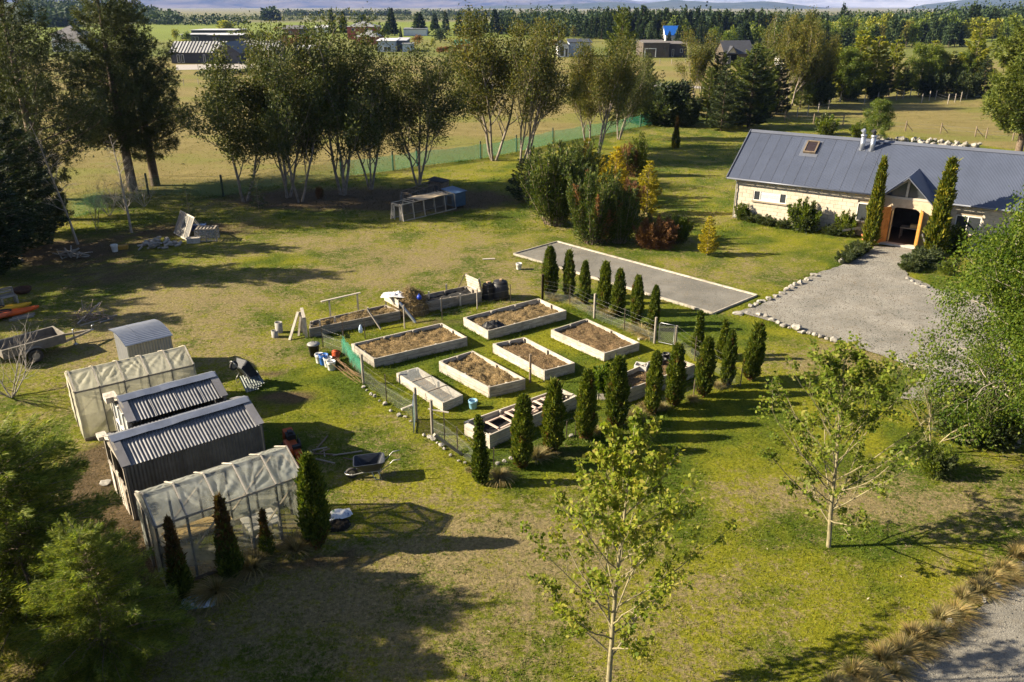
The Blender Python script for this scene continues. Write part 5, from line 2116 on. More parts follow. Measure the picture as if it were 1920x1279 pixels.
# black bins
for i, (px_, py_, w, hh, lab) in enumerate(((916, 561, .34, .78, 'square black compost bin beside the slatted pallet'), (938, 559, .44, .84, 'larger round black compost bin right of the square one'))):
 p = at(px_, py_)
 t = thing('compost_bin', p, lab, 'compost bin', 'black compost bins', rz=.5)
 nside = 4 if i == 0 else 16
 mb = MB()
 mb.lathe(p, [(w * 1.05, .0), (w, .35), (w * .9, hh), (w * .82, hh + .03)], nside, smooth=i == 1)
 mb.build('body', BLACK_PL, t)
 mb = MB()
 mb.lathe(p + Vector((0, 0, hh + .033)), [(w * .84, 0), (w * .8, .05), (w * .25, .085)], nside, smooth=i == 1)
 mb.build('lid', BLACK_PL, t)
 for z in (.22, .5):
  mb = MB()
  mb.lathe(p + Vector((0, 0, z)), [(w * 1.0 + .02, 0), (w * .985 + .025, .03), (w * .97 + .015, .06)], nside, cap=False, smooth=i == 1)
  mb.build('rib', BLACK_PL, t)
 o = box_part('brick', p + Vector((.02, .0, hh + .155)), (.22, .12, .075), plain('tan_brick', (.32, .22, .14), .9, .2, 9), None, .5 + i)
 tag(o, ['tan brick holding the lid of the square black bin', 'tan brick holding the lid of the round black bin'][i], 'brick')

# hay heap, sack, broken pallet side, blue can
hp = at(768, 592)
def heap(name, c, rx, ry, h, mat, seed, n=30, sharp=1.0):
 u, v = np.meshgrid(np.linspace(-1, 1, n), np.linspace(-1, 1, n))
 a_, r_ = np.arctan2(v, u).ravel(), np.maximum(abs(u), abs(v)).ravel()
 x, y = np.cos(a_) * r_, np.sin(a_) * r_
 z = h * np.clip(1 - r_ ** 2, 0, 1) ** (.55 * sharp) * (.75 + .6 * (fbm(x, y, 1.6, seed) - .3)) + .05 * (fbm(x, y, 5, seed + 2) - .5)
 me = np_mesh(name, np.stack([x * rx, y * ry, np.where(r_ > .97, -.05, z)], 1), [grid_faces(n, n)], [mat], smooth=True)
 return link(name, me, Matrix.Translation(Vector(c))), x * rx + c[0], y * ry + c[1], z + c[2]


hy, hx_, hy_, hz_ = heap('hay_heap', hp + Vector((.0, .5, 0)), .95, .85, 1.25, MULCH, 9)
tag(hy, 'tall brown heap of old hay between the two compost bays', 'hay heap')
rg = np.random.default_rng(4)
ii = rg.integers(0, len(hx_), 3600)
Pq = np.stack([hx_[ii], hy_[ii], hz_[ii]], 1) + rg.normal(size=(3600, 3)) * .035
so = link('loose_hay', leaf_mesh('loose_hay', kites(Pq, rg.normal(size=(3600, 3)) * np.array([1, 1, .6]), .22 * rg.uniform(.5, 1.3, 3600), .022, rg), HAY), None, hy)
so['kind'] = 'stuff'
sp = thing('timber_hurdle', at(735, 598), 'grey slatted timber side standing between the straw bay and the hay heap', 'timber panel')
pa, pb = at(721, 563, h1 + .0), at(748, 578, h1 + .0)
for k in range(3):
 board('slat', pa + Vector((0, 0, .06 + k * .14)), pb + Vector((0, 0, .06 + k * .14)), .03, .12, W_PALE, sp)
for f in (.04, .96):
 p = pa.lerp(pb, f)
 board('bearer', Vector((p.x + .03, p.y + .03, .1)), Vector((p.x + .03, p.y + .03, h1 + .42)), .06, .05, W_GREY, sp)
sk = crumple('feed_sack', (pa.lerp(pb, .55).x + .1, pa.lerp(pb, .55).y + .1, h1 + .45), .60, .36, .22, plain('white_sack', (.62, .60, .60), .45, .15, 5), 12, 'white plastic sack slung over the slatted timber side beside the hay', 'sack')
bc = thing('blue_can', at(789, 560, 1.0), 'small bright blue can on the edge of the hay heap', 'can')
pc = at(786, 556, .95)
mb = MB()
mb.lathe((pc.x, pc.y, pc.z - .16), [(.05, 0), (.11, .05), (.125, .13), (.09, .22), (.03, .25)], 14)
mb.build('body', plain('blue_plastic', (.02, .06, .42), .4, .12, 4), bc)
mb = MB()
mb.tube([(pc.x - .05, pc.y, pc.z + .07), (pc.x, pc.y, pc.z + .15), (pc.x + .05, pc.y, pc.z + .07)], .014, 6)
mb.build('handle', MATS['blue_plastic'], bc)
o = board('leaning_pipe', at(779, 606) + Vector((0, 0, .02)), at(749, 567, h1 + .45), .09, .09, FLASH)
tag(o, 'grey metal batten leaning from the grass against the white sack', 'batten')
o = board('leaning_stake', at(714, 618) + Vector((0, 0, .02)), at(689, 580, h1 + .40), .07, .05, W_GREY)
tag(o, 'grey stake leaning on the front of the straw heaped bay', 'stake')
pt_ = at(676, 612, .75)
mb = MB()
mb.lathe((pt_.x, pt_.y - .03, .42), [(.01, 0), (.085, .06), (.10, .22), (.06, .34), (.02, .42)], 12)
o = mb.build('water_bottle', plain('clear_blue_plastic', (.35, .45, .55), .15, .2, 6, 0, .1, .1, .6))
tag(o, 'pale blue plastic bottle hung on the front of the straw bay', 'bottle')

# ------------------------------------------------------------------ fences of the garden
WIRE = plain('fence_wire', (.20, .20, .19), .45, .1, 5, .6, 0)
CHICKEN = mesh_cloth('chicken_wire', (.20, .22, .18), .13, .1)
GREEN_NET = mesh_cloth('green_garden_net', (.05, .24, .15), .34, .3)


def wire(mb, p, q, r=.0035, sag=.02):
 p, q = Vector(p), Vector(q)
 m = p.lerp(q, .5) - Vector((0, 0, sag))
 mb.tube([p, m, q], r, 3, cap=False)


def garden_fence(name, label, posts, wires, net=(0, .0), mat_net=None, dia=None, group='wire fences round the kitchen garden'):
 """posts: list of (px, foot y, top y, kind)."""
 t = thing(name, at(posts[0][0], posts[0][1]), label, 'fence', group)
 tops = []
 for (x, y0, y1, k) in posts:
  g = at(x, y0)
  h = tall(x, y0, y1)
  d = {'r': .11, 'w': .07, 's': .035, 'b': .13}[k]
  if k == 's':
   board('post', g - Vector((0, 0, .1)), g + Vector((0, 0, h)), d, d, W_OLD, t)
  else:
   post('post', g - Vector((0, 0, .1)), h + .1, d, W_GREY if k != 'b' else W_OLD, t)
  tops.append((g, h))
 for f in wires:
  mb = MB()
  for (g0, h0), (g1, h1_) in zip(tops[:-1], tops[1:]):
   wire(mb, g0 + Vector((0, 0, f)), g1 + Vector((0, 0, f)))
  mb.build('wire', WIRE, t)
 if mat_net is not None:
  for (g0, h0), (g1, h1_) in zip(tops[:-1], tops[1:]):
   mb = MB()
   n = 6
   vs = []
   for i in range(n + 1):
    p = g0.lerp(g1, i / n)
    sag = .06 * math.sin(PI * i / n)
    for z in (net[0], (net[0] + net[1]) / 2, net[1] - sag):
     vs.append(p + Vector((.03 * math.sin(i * 2.1 + z * 5), .03 * math.cos(i * 1.7 + z * 3), z)))
   mb.add(vs, [(i * 3 + j, i * 3 + 3 + j, i * 3 + 4 + j, i * 3 + 1 + j) for i in range(n) for j in range(2)], True)
   mb.build('net_panel', mat_net, t)
 return t


garden_fence('garden_fence', 'back wire fence of the kitchen garden on thin posts before the compost bays',
 [(606, 651, 608, 's'), (645, 643, 604, 's'), (685, 635, 597, 's'), (759, 616, 572, 'w'), (829, 600, 557, 's'), (895, 580, 541, 'w'), (957, 568, 533, 's'), (1017, 562, 514, 'b')], (.35, .7, 1.0))
garden_fence('garden_fence', 'wire fence running beside the seven conifer columns near the gravel court',
 [(1017, 562, 514, 'b'), (1068, 571, 538, 's'), (1114, 597, 551, 'r'), (1170, 620, 578, 's'), (1227, 644, 595, 'r')], (.25, .45, .65, .85, 1.05), (.02, .55), CHICKEN)
garden_fence('garden_fence', 'wire fence from the wire gate towards the front conifer row',
 [(1266, 650, 611, 'r'), (1302, 677, 631, 's'), (1388, 725, 690, 's'), (1300, 745, 712, 's'), (1079, 817, 780, 's'), (1062, 822, 790, 's'), (926, 884, 840, 's')], (.25, .5, .75, 1.0), (.02, .5), CHICKEN)
garden_fence('garden_fence', 'left wire fence with sagging green net beside the buckets',
 [(606, 651, 608, 's'), (646, 666, 622, 's'), (682, 720, 664, 'r'), (725, 753, 702, 's'), (781, 787, 727, 'r')], (.3, .6, .9), (.02, .72), CHICKEN)
garden_fence('garden_fence', 'short wire fence from the braced gate post to the slim front conifer',
 [(811, 815, 750, 'r'), (834, 827, 773, 's'), (858, 846, 800, 's'), (905, 892, 838, 's')], (.3, .6, .9), (.02, .7), CHICKEN)
o = board('diagonal_brace', at(866, 852), at(814, 815, 1.02), .11, .1, W_GREY)
tag(o, 'stout grey brace leaning from the braced gate post to the ground', 'brace')
o = board('cross_stick', at(805, 762, 1.0) , at(842, 765, 1.0), .06, .03, W_PALE)
o.matrix_basis = (beam_matrix(at(811, 815) + Vector((-.12, .02, 1.02)), at(811, 815) + Vector((.62, -.18, .98)))[0]) @ Matrix.Diagonal((.76, .06, .03, 1))
tag(o, 'thin pale stick tied across the top of the braced gate post', 'stick')
# swung open net gate beside the left gate post
gt = thing('netted_gate', at(777, 812), 'narrow green netted gate panel standing open at the left gate post', 'gate')
pa, pb = at(781, 787), at(776, 813)
for p in (pa + Vector((-.05, 0, 0)), pb):
 board('stile', p + Vector((0, 0, .03)), p + Vector((0, 0, 1.1)), .035, .035, FLASH, gt)
for z in (.06, 1.07):
 board('rail', pa + Vector((-.05, 0, z)), pb + Vector((0, 0, z)), .03, .03, FLASH, gt)
mb = MB()
mb.add([pa + Vector((-.05, 0, .08)), pb + Vector((0, 0, .08)), pb + Vector((0, 0, 1.05)), pa + Vector((-.05, 0, 1.05))], [(0, 1, 2, 3)])
mb.build('net', mesh_cloth('blue_green_net', (.16, .26, .26), .65), gt)
# green net hung in folds on the left fence
gn = MB()
pl = [at(645, 668), at(662, 692), at(682, 718)]
cnt = 26
vs = []
for i in range(cnt + 1):
 f = i / cnt * 2
 k = min(1, int(f))
 p = pl[k].lerp(pl[k + 1], f - k)
 o_ = .09 * math.sin(i * 2.3)
 top = 1.02 - .10 * abs(math.sin(i * .8))
 bot = .42 + .22 * math.sin(i * 1.9)
 for z in (bot, (bot + top) / 2, top):
  vs.append(p + Vector((o_, o_ * .6 - .06, z)))
gn.add(vs, [(i * 3 + j, i * 3 + 3 + j, i * 3 + 4 + j, i * 3 + 1 + j) for i in range(cnt) for j in range(2)], True)
tag(gn.build('garden_net', GREEN_NET), 'torn green net hanging in folds on the left garden fence', 'net')
# bundle of rusty wire strands trailing along the outside of the left fence
mb = MB()
rr_ = random.Random(4)
for k in range(13):
 a = at(624 + rr_.uniform(-6, 10), 672 + rr_.uniform(-4, 10), rr_.uniform(.1, .75))
 c = at(672 + rr_.uniform(-10, 12), 708 + rr_.uniform(-8, 12), rr_.uniform(.05, .8))
 m = a.lerp(c, .5) + Vector((rr_.uniform(-.1, .1), rr_.uniform(-.1, .1), rr_.uniform(-.15, .1)))
 m.z = max(m.z, .03)
 mb.tube([a, m, c], .007, 4, cap=False)
tag(mb.build('wire_bundle', plain('rusty_wire', (.20, .12, .06), .8, .3, 8)), 'tangle of rusty wire and canes beside the orange bucket', 'wire')
# wire gate
gx0, gx1 = at(1233, 645), at(1264, 651)
wg = thing('wire_gate', gx0.lerp(gx1, .5), 'small galvanised tube gate filled with diagonal wire mesh', 'gate')
gh_ = 1.05
mb = MB()
fr_ = [gx0 + Vector((.02, -.02, .12)), gx0 + Vector((.02, -.02, gh_ - .12)), gx0.lerp(gx1, .1) + Vector((0, -.02, gh_)), gx1 + Vector((-.05, -.02, gh_)), gx1 + Vector((-.05, -.02, .12)), gx0 + Vector((.02, -.02, .12))]
mb.tube(fr_, .016, 6)
mb.build('tube_frame', plain('bright_steel', (.3, .31, .32), .4, .1, 5, .7, 0), wg)
for k in range(-7, 12):
 for sg in (1, -1):
  pts = []
  for j in range(25):
   u = j / 24
   z = (u * 1.0 + k * .115) if sg > 0 else (1.0 - u + k * .115 - .4)
   if 0.02 < z < .96:
    pts.append(gx0.lerp(gx1, .04 + .88 * u) + Vector((0, -.02 - .004 * sg, .13 + z * (gh_ - .16))))
  if len(pts) > 2:
   mb = MB()
   mb.tube([pts[0], pts[-1]], .0055, 3, cap=False)
   mb.build('mesh_wire', WIRE, wg)
o = post('garden_post', at(994, 717), tall(994, 717, 664), .10, W_OLD)
tag(o, 'lone round post with a yellow tie beside the middle bed', 'post')
mb = MB()
g = at(994, 717)
mb.lathe(g + Vector((0, 0, .62)), [(.054, 0), (.054, .03)], 10)
mb.build('yellow_tie', plain('yellow_tape', (.6, .45, .02), .5, .1), o)
o = board('timber_baulk', at(1197, 638) + Vector((0, 0, .05)), at(1226, 631) + Vector((0, 0, .06)), .14, .10, W_PALE)
tag(o, 'pale timber baulk lying at the left post of the wire gate', 'timber')
o = board('timber_baulk', at(753, 770) + Vector((0, 0, .05)), at(777, 761) + Vector((0, 0, .06)), .09, .07, W_PALE)
tag(o, 'short pale timber lying at the foot of the left gate post', 'timber')

# court edging: pale sleepers laid end to end
ce = thing('court_edging', court[0], 'pale timber sleepers edging the long gravel court', 'edging')
for (a, b_, n) in ((court[1], court[2], 7), (court[3], court[0], 7), (court[2], court[3], 2), (court[0], court[1], 2)):
 d = (b_ - a).normalized()
 L = (b_ - a).length
 for k in range(n):
  p, q = a + d * (L * k / n + .012), a + d * (L * (k + 1) / n - .012)
  board('sleeper', p + Vector((0, 0, .05)), q + Vector((0, 0, .05)), .12 if n > 3 else .06, .13, W_PALE, ce)

# ------------------------------------------------------------------ buckets and bins
def bucket(px_, py_, d, h, mat, label, inner=None, handle=True, group='buckets beside the left garden fence', tilt=None, name='bucket'):
 g = at(px_, py_)
 t = thing(name, g, label, 'bucket', group)
 mb = MB()
 mb.lathe(g, [(d * .40, .005), (d * .42, .02), (d * .5, h), (d * .535, h + .003), (d * .535, h + .03), (d * .47, h + .03), (d * .455, h * .75), (.001, h * .74)], 18, cap=False)
 mb.lathe(g, [(.001, .004), (d * .40, .005)], 18, cap=False)
 mb.build('body', mat, t)
 mb = MB()
 mb.lathe(g + Vector((0, 0, h * .82)), [(d * .495, 0), (d * .515, .01), (d * .515, .03), (d * .49, .04)], 18, cap=False)
 mb.build('rim_band', mat, t)
 if handle:
  mb = MB()
  mb.tube([g + Vector((d * .53 * math.cos(a), d * .30 * (1 - math.sin(a)) * -1 - .02, h + .01 + .02 * math.sin(a))) for a in np.linspace(0, PI, 9)], .006, 4)
  mb.build('handle', STEEL, t)
 if tilt:
  M = Matrix.Translation(g + Vector((0, 0, d * .25))) @ Matrix.Rotation(tilt, 4, 'X')
  t.matrix_basis = M
 return t


WHITE_PL = plain('white_plastic', (.66, .65, .61), .45, .12, 5)
BLUE_PL = MATS['blue_plastic']
RED_PL = plain('orange_red_plastic', (.42, .07, .02), .45, .15, 5)
bucket(600, 680, .36, .38, WHITE_PL, 'grey white bucket just right of the lidded black bin')
bucket(608, 683, .38, .42, plain('drum_blue', (.03, .13, .45), .4, .15, 4), 'blue bucket between two white buckets at the left fence')
bucket(616, 687, .36, .38, WHITE_PL, 'clean white bucket between the blue and the orange bucket')
bucket(622, 693, .36, .36, WHITE_PL, 'white bucket nearest the viewer in the cluster at the left fence')
bucket(629, 680, .36, .40, RED_PL, 'orange red bucket lying tipped beside the white ones', tilt=R(-50))
bucket(887, 765, .33, .30, plain('pale_blue_plastic', (.22, .42, .55), .4, .12, 5), 'pale blue bucket standing alone on the grass by the mesh covered frame', group=None)
bucket(973, 505, .34, .34, WHITE_PL, 'white bucket standing alone on the lawn left of the gravel court', group=None)
bucket(108 * 2, 472, .4, .42, WHITE_PL, 'white bucket in the shade near the wood piles under the trees', group=None)
g = at(590, 667)
t = thing('dust_bin', g, 'black dustbin with grey lid beside the buckets', 'dustbin')
mb = MB()
mb.lathe(g, [(.19, 0), (.235, .5), (.25, .505), (.25, .53)], 18)
mb.build('body', BLACK_PL, t)
mb = MB()
mb.lathe(g + Vector((0, 0, .532)), [(.275, 0), (.275, .04), (.16, .085), (.05, .10)], 18)
ld = mb.build('lid', plain('grey_lid', (.20, .20, .195), .5, .15, 5), t)
mb = MB()
mb.tube([g + Vector((-.08, 0, .62)), g + Vector((-.05, 0, .68)), g + Vector((.05, 0, .68)), g + Vector((.08, 0, .62))], .016, 6)
mb.build('handle', BLACK_PL, ld)
for i, (px_, py_, d, h) in enumerate(((516, 632, .30, .32), (524, 623, .34, .50))):
 g = at(px_, py_)
 mb = MB()
 mb.lathe(g, [(d * .5, 0), (d * .5, h), (d * .42, h), (d * .41, h - .15), (.001, h - .16)], 18, cap=False)
 o = mb.build('concrete_pipe', plain('old_concrete', (.34, .32, .28), .9, .2, 7), None, g)
 tag(o, ['short grey concrete pipe end, the nearer of two by the trestle', 'taller grey concrete pipe end, the farther of two by the trestle'][i], 'pipe', 'concrete pipe ends on the lawn')

# ------------------------------------------------------------------ wheelbarrows
def wheelbarrow(label, loc, rz, tip=0.0):
 t = thing('wheelbarrow', (0, 0, 0), label, 'wheelbarrow')
 tray = plain('dark_barrow_tray', (.028, .032, .042), .38, .25, 6)
 top = [(-.52, -.34, .62), (.42, -.32, .66), (.42, .32, .66), (-.52, .34, .62)]
 bot = [(-.30, -.20, .30), (.26, -.22, .32), (.26, .22, .32), (-.30, .20, .30)]
 mb = MB()
 vs, n = [], 8
 def ringp(c, rad, k=5):
  out = []
  for i in range(4):
   p, a, b_ = Vector(c[i]), Vector(c[i - 1]), Vector(c[(i + 1) % 4])
   da, db = (a - p).normalized() * rad, (b_ - p).normalized() * rad
   for j in range(k):
    f = j / (k - 1)
    out.append(p + da * (1 - f) ** 2 + db * f ** 2)
  return out
 rings = [ringp(top, .13), ringp([tuple(Vector(p) * 1.0 + Vector((0, 0, -.0))) for p in top], .10), ringp(bot, .10)]
 rings[0] = [p + (p - Vector((-.05, 0, .64))).normalized() * .035 for p in rings[0]]
 m = len(rings[0])
 allv = rings[0] + rings[1] + rings[2]
 fs = [(r * m + i, r * m + (i + 1) % m, (r + 1) * m + (i + 1) % m, (r + 1) * m + i) for r in range(2) for i in range(m)]
 fs.append(tuple(2 * m + i for i in range(m)))
 mb.add(allv, fs)
 o = mb.build('tray', tray, t)
 sol = o.modifiers.new('thick', 'SOLIDIFY')
 sol.thickness = .012
 mb = MB()
 wl = Vector((-.62, 0, .19))
 mb.tube([wl + Vector((.19 * math.cos(a), 0, .19 * math.sin(a))) * .78 for a in np.linspace(0, 2 * PI, 19)], .052, 7, cap=False)
 w = mb.build('wheel', plain('tyre_rubber', (.045, .042, .04), .8, .2), t)
 mb = MB()
 mb.tube([wl + Vector((0, -.03, 0)), wl + Vector((0, .03, 0))], .115, 14)
 mb.tube([wl + Vector((0, -.14, 0)), wl + Vector((0, .14, 0))], .014, 6)
 mb.build('rim', plain('dull_rim', (.30, .27, .24), .5, .2, 5, .4), w)
 for sg in (-1, 1):
  mb = MB()
  mb.tube([(-.80, sg * .10, .22), (-.62, sg * .14, .19), (-.30, sg * .19, .275), (.28, sg * .23, .31), (.55, sg * .25, .50), (.72, sg * .27, .68), (.95, sg * .28, .71)], .018, 6)
  mb.build('handle', plain('barrow_tube', (.42, .41, .38), .4, .15, 5, .6), t)
  mb = MB()
  mb.tube([(.22, sg * .23, .30), (.33, sg * .26, .0), (.10, sg * .22, .02), (.02, sg * .22, .29)], .015, 6)
  mb.build('leg', MATS['barrow_tube'], t)
 mb = MB()
 mb.tube([(-.80, -.10, .22), (-.84, 0, .23), (-.80, .10, .22)], .018, 6)
 mb.build('front_bow', MATS['barrow_tube'], t)
 M = Matrix.Translation(Vector(loc)) @ Matrix.Rotation(rz, 4, 'Z') @ Matrix.Rotation(tip, 4, 'Y')
 t.matrix_basis = M
 WM[t.name] = M
 return t


wheelbarrow('dark wheelbarrow standing upright on the lawn near the sticks', at(697, 893), R(10))
g = at(447, 728)
wheelbarrow('old wheelbarrow tipped on its nose beside the small silver roofed shed', g + Vector((.05, 0, .40)), R(60), R(62))
wt = thing('roofing_offcuts', at(470, 730), 'stack of pale corrugated offcuts leaning on the tipped wheelbarrow', 'roofing sheets')
offc = corr_mesh('offcut', .5, .9, .1, .012, plain('pale_green_iron', (.17, .19, .175), .5, .2, 4, .3), 6)
for k in range(3):
 place_sheet('sheet', offc, at(462 + k * 6, 738 - k * 3) + Vector((0, 0, .04 + .06 * k)), Vector((.75, .5, .05)), Vector((-.52, .75, .42 - .1 * k)), wt)

# ------------------------------------------------------------------ orange machine and sticks
om = thing('garden_machine', at(551, 848), 'orange log splitter with black engine beside the greenhouse end', 'machine')
ORG = plain('machine_orange', (.42, .085, .02), .45, .2, 4)
p0, p1 = at(563, 866) + Vector((0, 0, .25)), at(543, 836) + Vector((0, 0, .36))
board('beam', p0, p1, .22, .20, ORG, om)
d = (p1 - p0).normalized()
sd = Vector((-d.y, d.x, 0)).normalized()
board('head', p1 - d * .12 + Vector((0, 0, .03)), p1 + d * .14 + Vector((0, 0, .1)), .32, .42, ORG, om)
board('side_tank', p0 + d * .25 + sd * .2, p0 + d * .9 + sd * .2, .16, .28, ORG, om)
board('engine', p1 - d * .42 + Vector((0, 0, .19)), p1 - d * .15 + Vector((0, 0, .21)), .30, .2, BLACK_PL, om)
board('engine_cap', p1 - d * .36 + Vector((0, 0, .34)), p1 - d * .20 + Vector((0, 0, .35)), .16, .1, BLACK_PL, om)
board('push_plate', p0 + d * .22 + Vector((0, 0, .14)), p0 + d * .34 + Vector((0, 0, .16)), .26, .16, BLACK_PL, om)
for sg in (-1, 1):
 board('foot', p0 - d * .02 + sd * sg * .04, p0 - d * .24 + sd * sg * .16 - Vector((0, 0, .2)), .08, .10, ORG, om)
 mb = MB()
 w = p1 - d * .3 + sd * sg * .26
 w.z = .17
 mb.tube([w + sd * -.035, w + sd * .035], .17, 14)
 mb.build('wheel', MATS['tyre_rubber'], om)
mb = MB()
mb.tube([p0 + d * .55 - sd * .14 + Vector((0, 0, .1)), p0 + d * .62 - sd * .17 + Vector((0, 0, .38))], .016, 6)
mb.build('lever', BLACK_PL, om)
rr_ = random.Random(12)
for k in range(9):
 a = at(595 + rr_.uniform(-18, 50), 853 + rr_.uniform(-10, 12))
 ang = rr_.uniform(-.5, .9) if k % 3 else rr_.uniform(1.2, 2.2)
 L = rr_.uniform(.35, 1.3)
 c = a + Vector((math.cos(ang), math.sin(ang), 0)) * L
 o = board('stick', a + Vector((0, 0, .02 + .012 * k)), c + Vector((0, 0, .03 + .012 * k)), .045, .035, W_OLD if k % 2 else W_GREY)
 tag(o, 'weathered stick in the scrap pile left of the upright wheelbarrow', 'stick', 'sticks lying beside the wheelbarrow')

# bags
for px_, py_, rz, lab, sx in ((373, 1131, .15, 'patterned blue and green plastic bag on the shaded grass by the scorched conifer', .36), (637, 975, .5, 'white and green plastic bag on dark compost beside the tall greenhouse conifer', .30)):
 g = at(px_, py_)
 t = thing('compost_bag', g, lab, 'bag', None, rz)
 n = 14
 u, v = np.meshgrid(np.linspace(-1, 1, n), np.linspace(-1, 1, n))
 u, v = u.ravel(), v.ravel()
 env = np.clip((1 - u ** 4) * (1 - v ** 4), 0, 1) ** .5
 top_ = .17 * env * (.8 + .5 * (fbm(u, v, 1.5, 3) - .5) * 2)
 pu = 1 - .12 * (1 - v ** 2)
 P = np.stack([u * sx, v * .21 * (1 - .1 * u * u), top_], 1)
 m, nt, bb = new_mat('bag_print')
 tcn = nt.nodes.new('ShaderNodeTexCoord')
 c = ramp(nt, noise(nt, 7, 3, tcn.outputs['Object'], .5), [(.03, .06, .12), (.10, .20, .10), (.45, .48, .50), (.06, .10, .20)], (.3, .45, .56, .7))
 if sx < .33:
  c = ramp(nt, noise(nt, 6, 3, tcn.outputs['Object'], .5), [(.04, .16, .10), (.62, .62, .63), (.55, .56, .60), (.05, .10, .25)], (.3, .42, .6, .72))
 nt.links.new(c, bb.inputs['Base Color'])
 bb.inputs['Roughness'].default_value = .35
 lift = .0 if sx > .33 else .16
 link('sack', np_mesh('sack', P, [grid_faces(n, n)], [m], smooth=True), Matrix.Translation(g + Vector((0, 0, lift))) @ Matrix.Rotation(rz, 4, 'Z'), t)
 for e in (-1, 1):
  M = Matrix.Translation(g + Vector((0, 0, lift + .02))) @ Matrix.Rotation(rz, 4, 'Z')
  link('seam', unit_mesh('box', m), M @ Matrix.Translation((e * sx * 1.06, 0, .012)) @ Matrix.Diagonal((.09, .36, .015, 1)), t)
cg = at(632, 985)
hpx, *_ = heap('compost_heap', cg, .42, .34, .22, mulch_mat('black_compost', (.008, .007, .006), (.04, .035, .03)), 31, 18)
tag(hpx, 'small heap of black compost at the foot of the tall greenhouse conifer', 'compost heap')

# ------------------------------------------------------------------ trailer
TP = at(62, 690)
TF = Frame((TP.x, TP.y), math.atan2(at(126, 655).y - at(62, 681).y, at(126, 655).x - at(62, 681).x))
# near side of the tray from the wheel to the front corner
ta, tb_ = at(30, 664, .55), at(124, 638, .55)
ang = math.atan2(tb_.y - ta.y, tb_.x - ta.x)
TF = Frame((tb_.x, tb_.y), ang)
tr = thing('trailer', TF(-1.2, .6, 0), 'grey box trailer with one wheel showing and its drawbar out on the grass', 'trailer')
TRM = plain('weathered_ply', (.14, .125, .105), .8, .25, 4)
TL, TW = 2.5, 1.25
TF.part('tray_floor', -TL, 0, 0, TW, .50, .54, W_OLD, tr)
TF.part('side_panel', -TL, 0, -.03, .0, .46, .84, TRM, tr)
TF.part('side_panel', -TL, 0, TW, TW + .03, .46, .84, TRM, tr)
TF.part('end_panel', -.03, 0, .003, TW - .003, .545, .845, TRM, tr)
TF.part('end_panel', -TL, -TL + .03, .003, TW - .003, .545, .845, TRM, tr)
for (a, c) in ((TF(-TL, -.015, .86), TF(.02, -.015, .86)), (TF(-TL, TW + .015, .86), TF(.02, TW + .015, .86)), (TF(-.01, .02, .862), TF(-.01, TW - .02, .862))):
 board('rim_rail', a, c, .06, .035, plain('rusty_rail', (.30, .27, .22), .6, .25, 6, .3), tr)
for sg in (0, 1):
 board('drawbar', TF(-.1, .12 + sg * (TW - .24), .44), TF(1.25, TW / 2 + (sg - .5) * .08, .46), .06, .09, MATS['rusty_rail'], tr)
mb = MB()
mb.tube([TF(1.22, TW / 2, .46), TF(1.42, TW / 2, .47)], .04, 8)
mb.tube([TF(1.36, TW / 2, .48), TF(1.36, TW / 2, .66), TF(1.48, TW / 2, .70)], .018, 6)
mb.build('coupling', STEEL, tr)
mb = MB()
mb.tube([TF(.55, TW / 2, .08), TF(.55, TW / 2, .72), TF(.62, TW / 2, .74)], .03, 8)
mb.lathe(TF(.55, TW / 2, .0), [(.10, 0), (.10, .04), (.03, .09)], 10)
mb.build('jockey_stand', STEEL, tr)
for t_ in (-.17, TW + .17):
 w = TF(-1.35, t_, .30)
 mb = MB()
 mb.tube([w + (TF.a * math.cos(a) + Vector((0, 0, math.sin(a)))) * .225 for a in np.linspace(0, 2 * PI, 21)], .085, 8, cap=False)
 wh = mb.build('wheel', MATS['tyre_rubber'], tr)
 mb = MB()
 mb.tube([w - TF.n * .05, w + TF.n * .05], .155, 16)
 mb.tube([w - TF.n * .075, w + TF.n * .05], .05, 10)
 mb.build('rim', plain('dull_rim', (.30, .27, .24), .5, .2, 5, .4), wh)
 mb = MB()
 pts = [TF(-1.35 + .43 * math.cos(a), t_, .30 + .40 * math.sin(a)) for a in np.linspace(.15, PI - .15, 9)]
 vs = []
 for q_ in pts:
  vs += [q_ - TF.n * .12, q_ + TF.n * .13]
 mb.add(vs, [(2 * i, 2 * i + 1, 2 * i + 3, 2 * i + 2) for i in range(8)], True)
 mb.build('mudguard', MATS['rusty_rail'], tr)
board('axle', TF(-1.35, -.1, .30), TF(-1.35, TW + .1, .30), .06, .06, STEEL, tr)

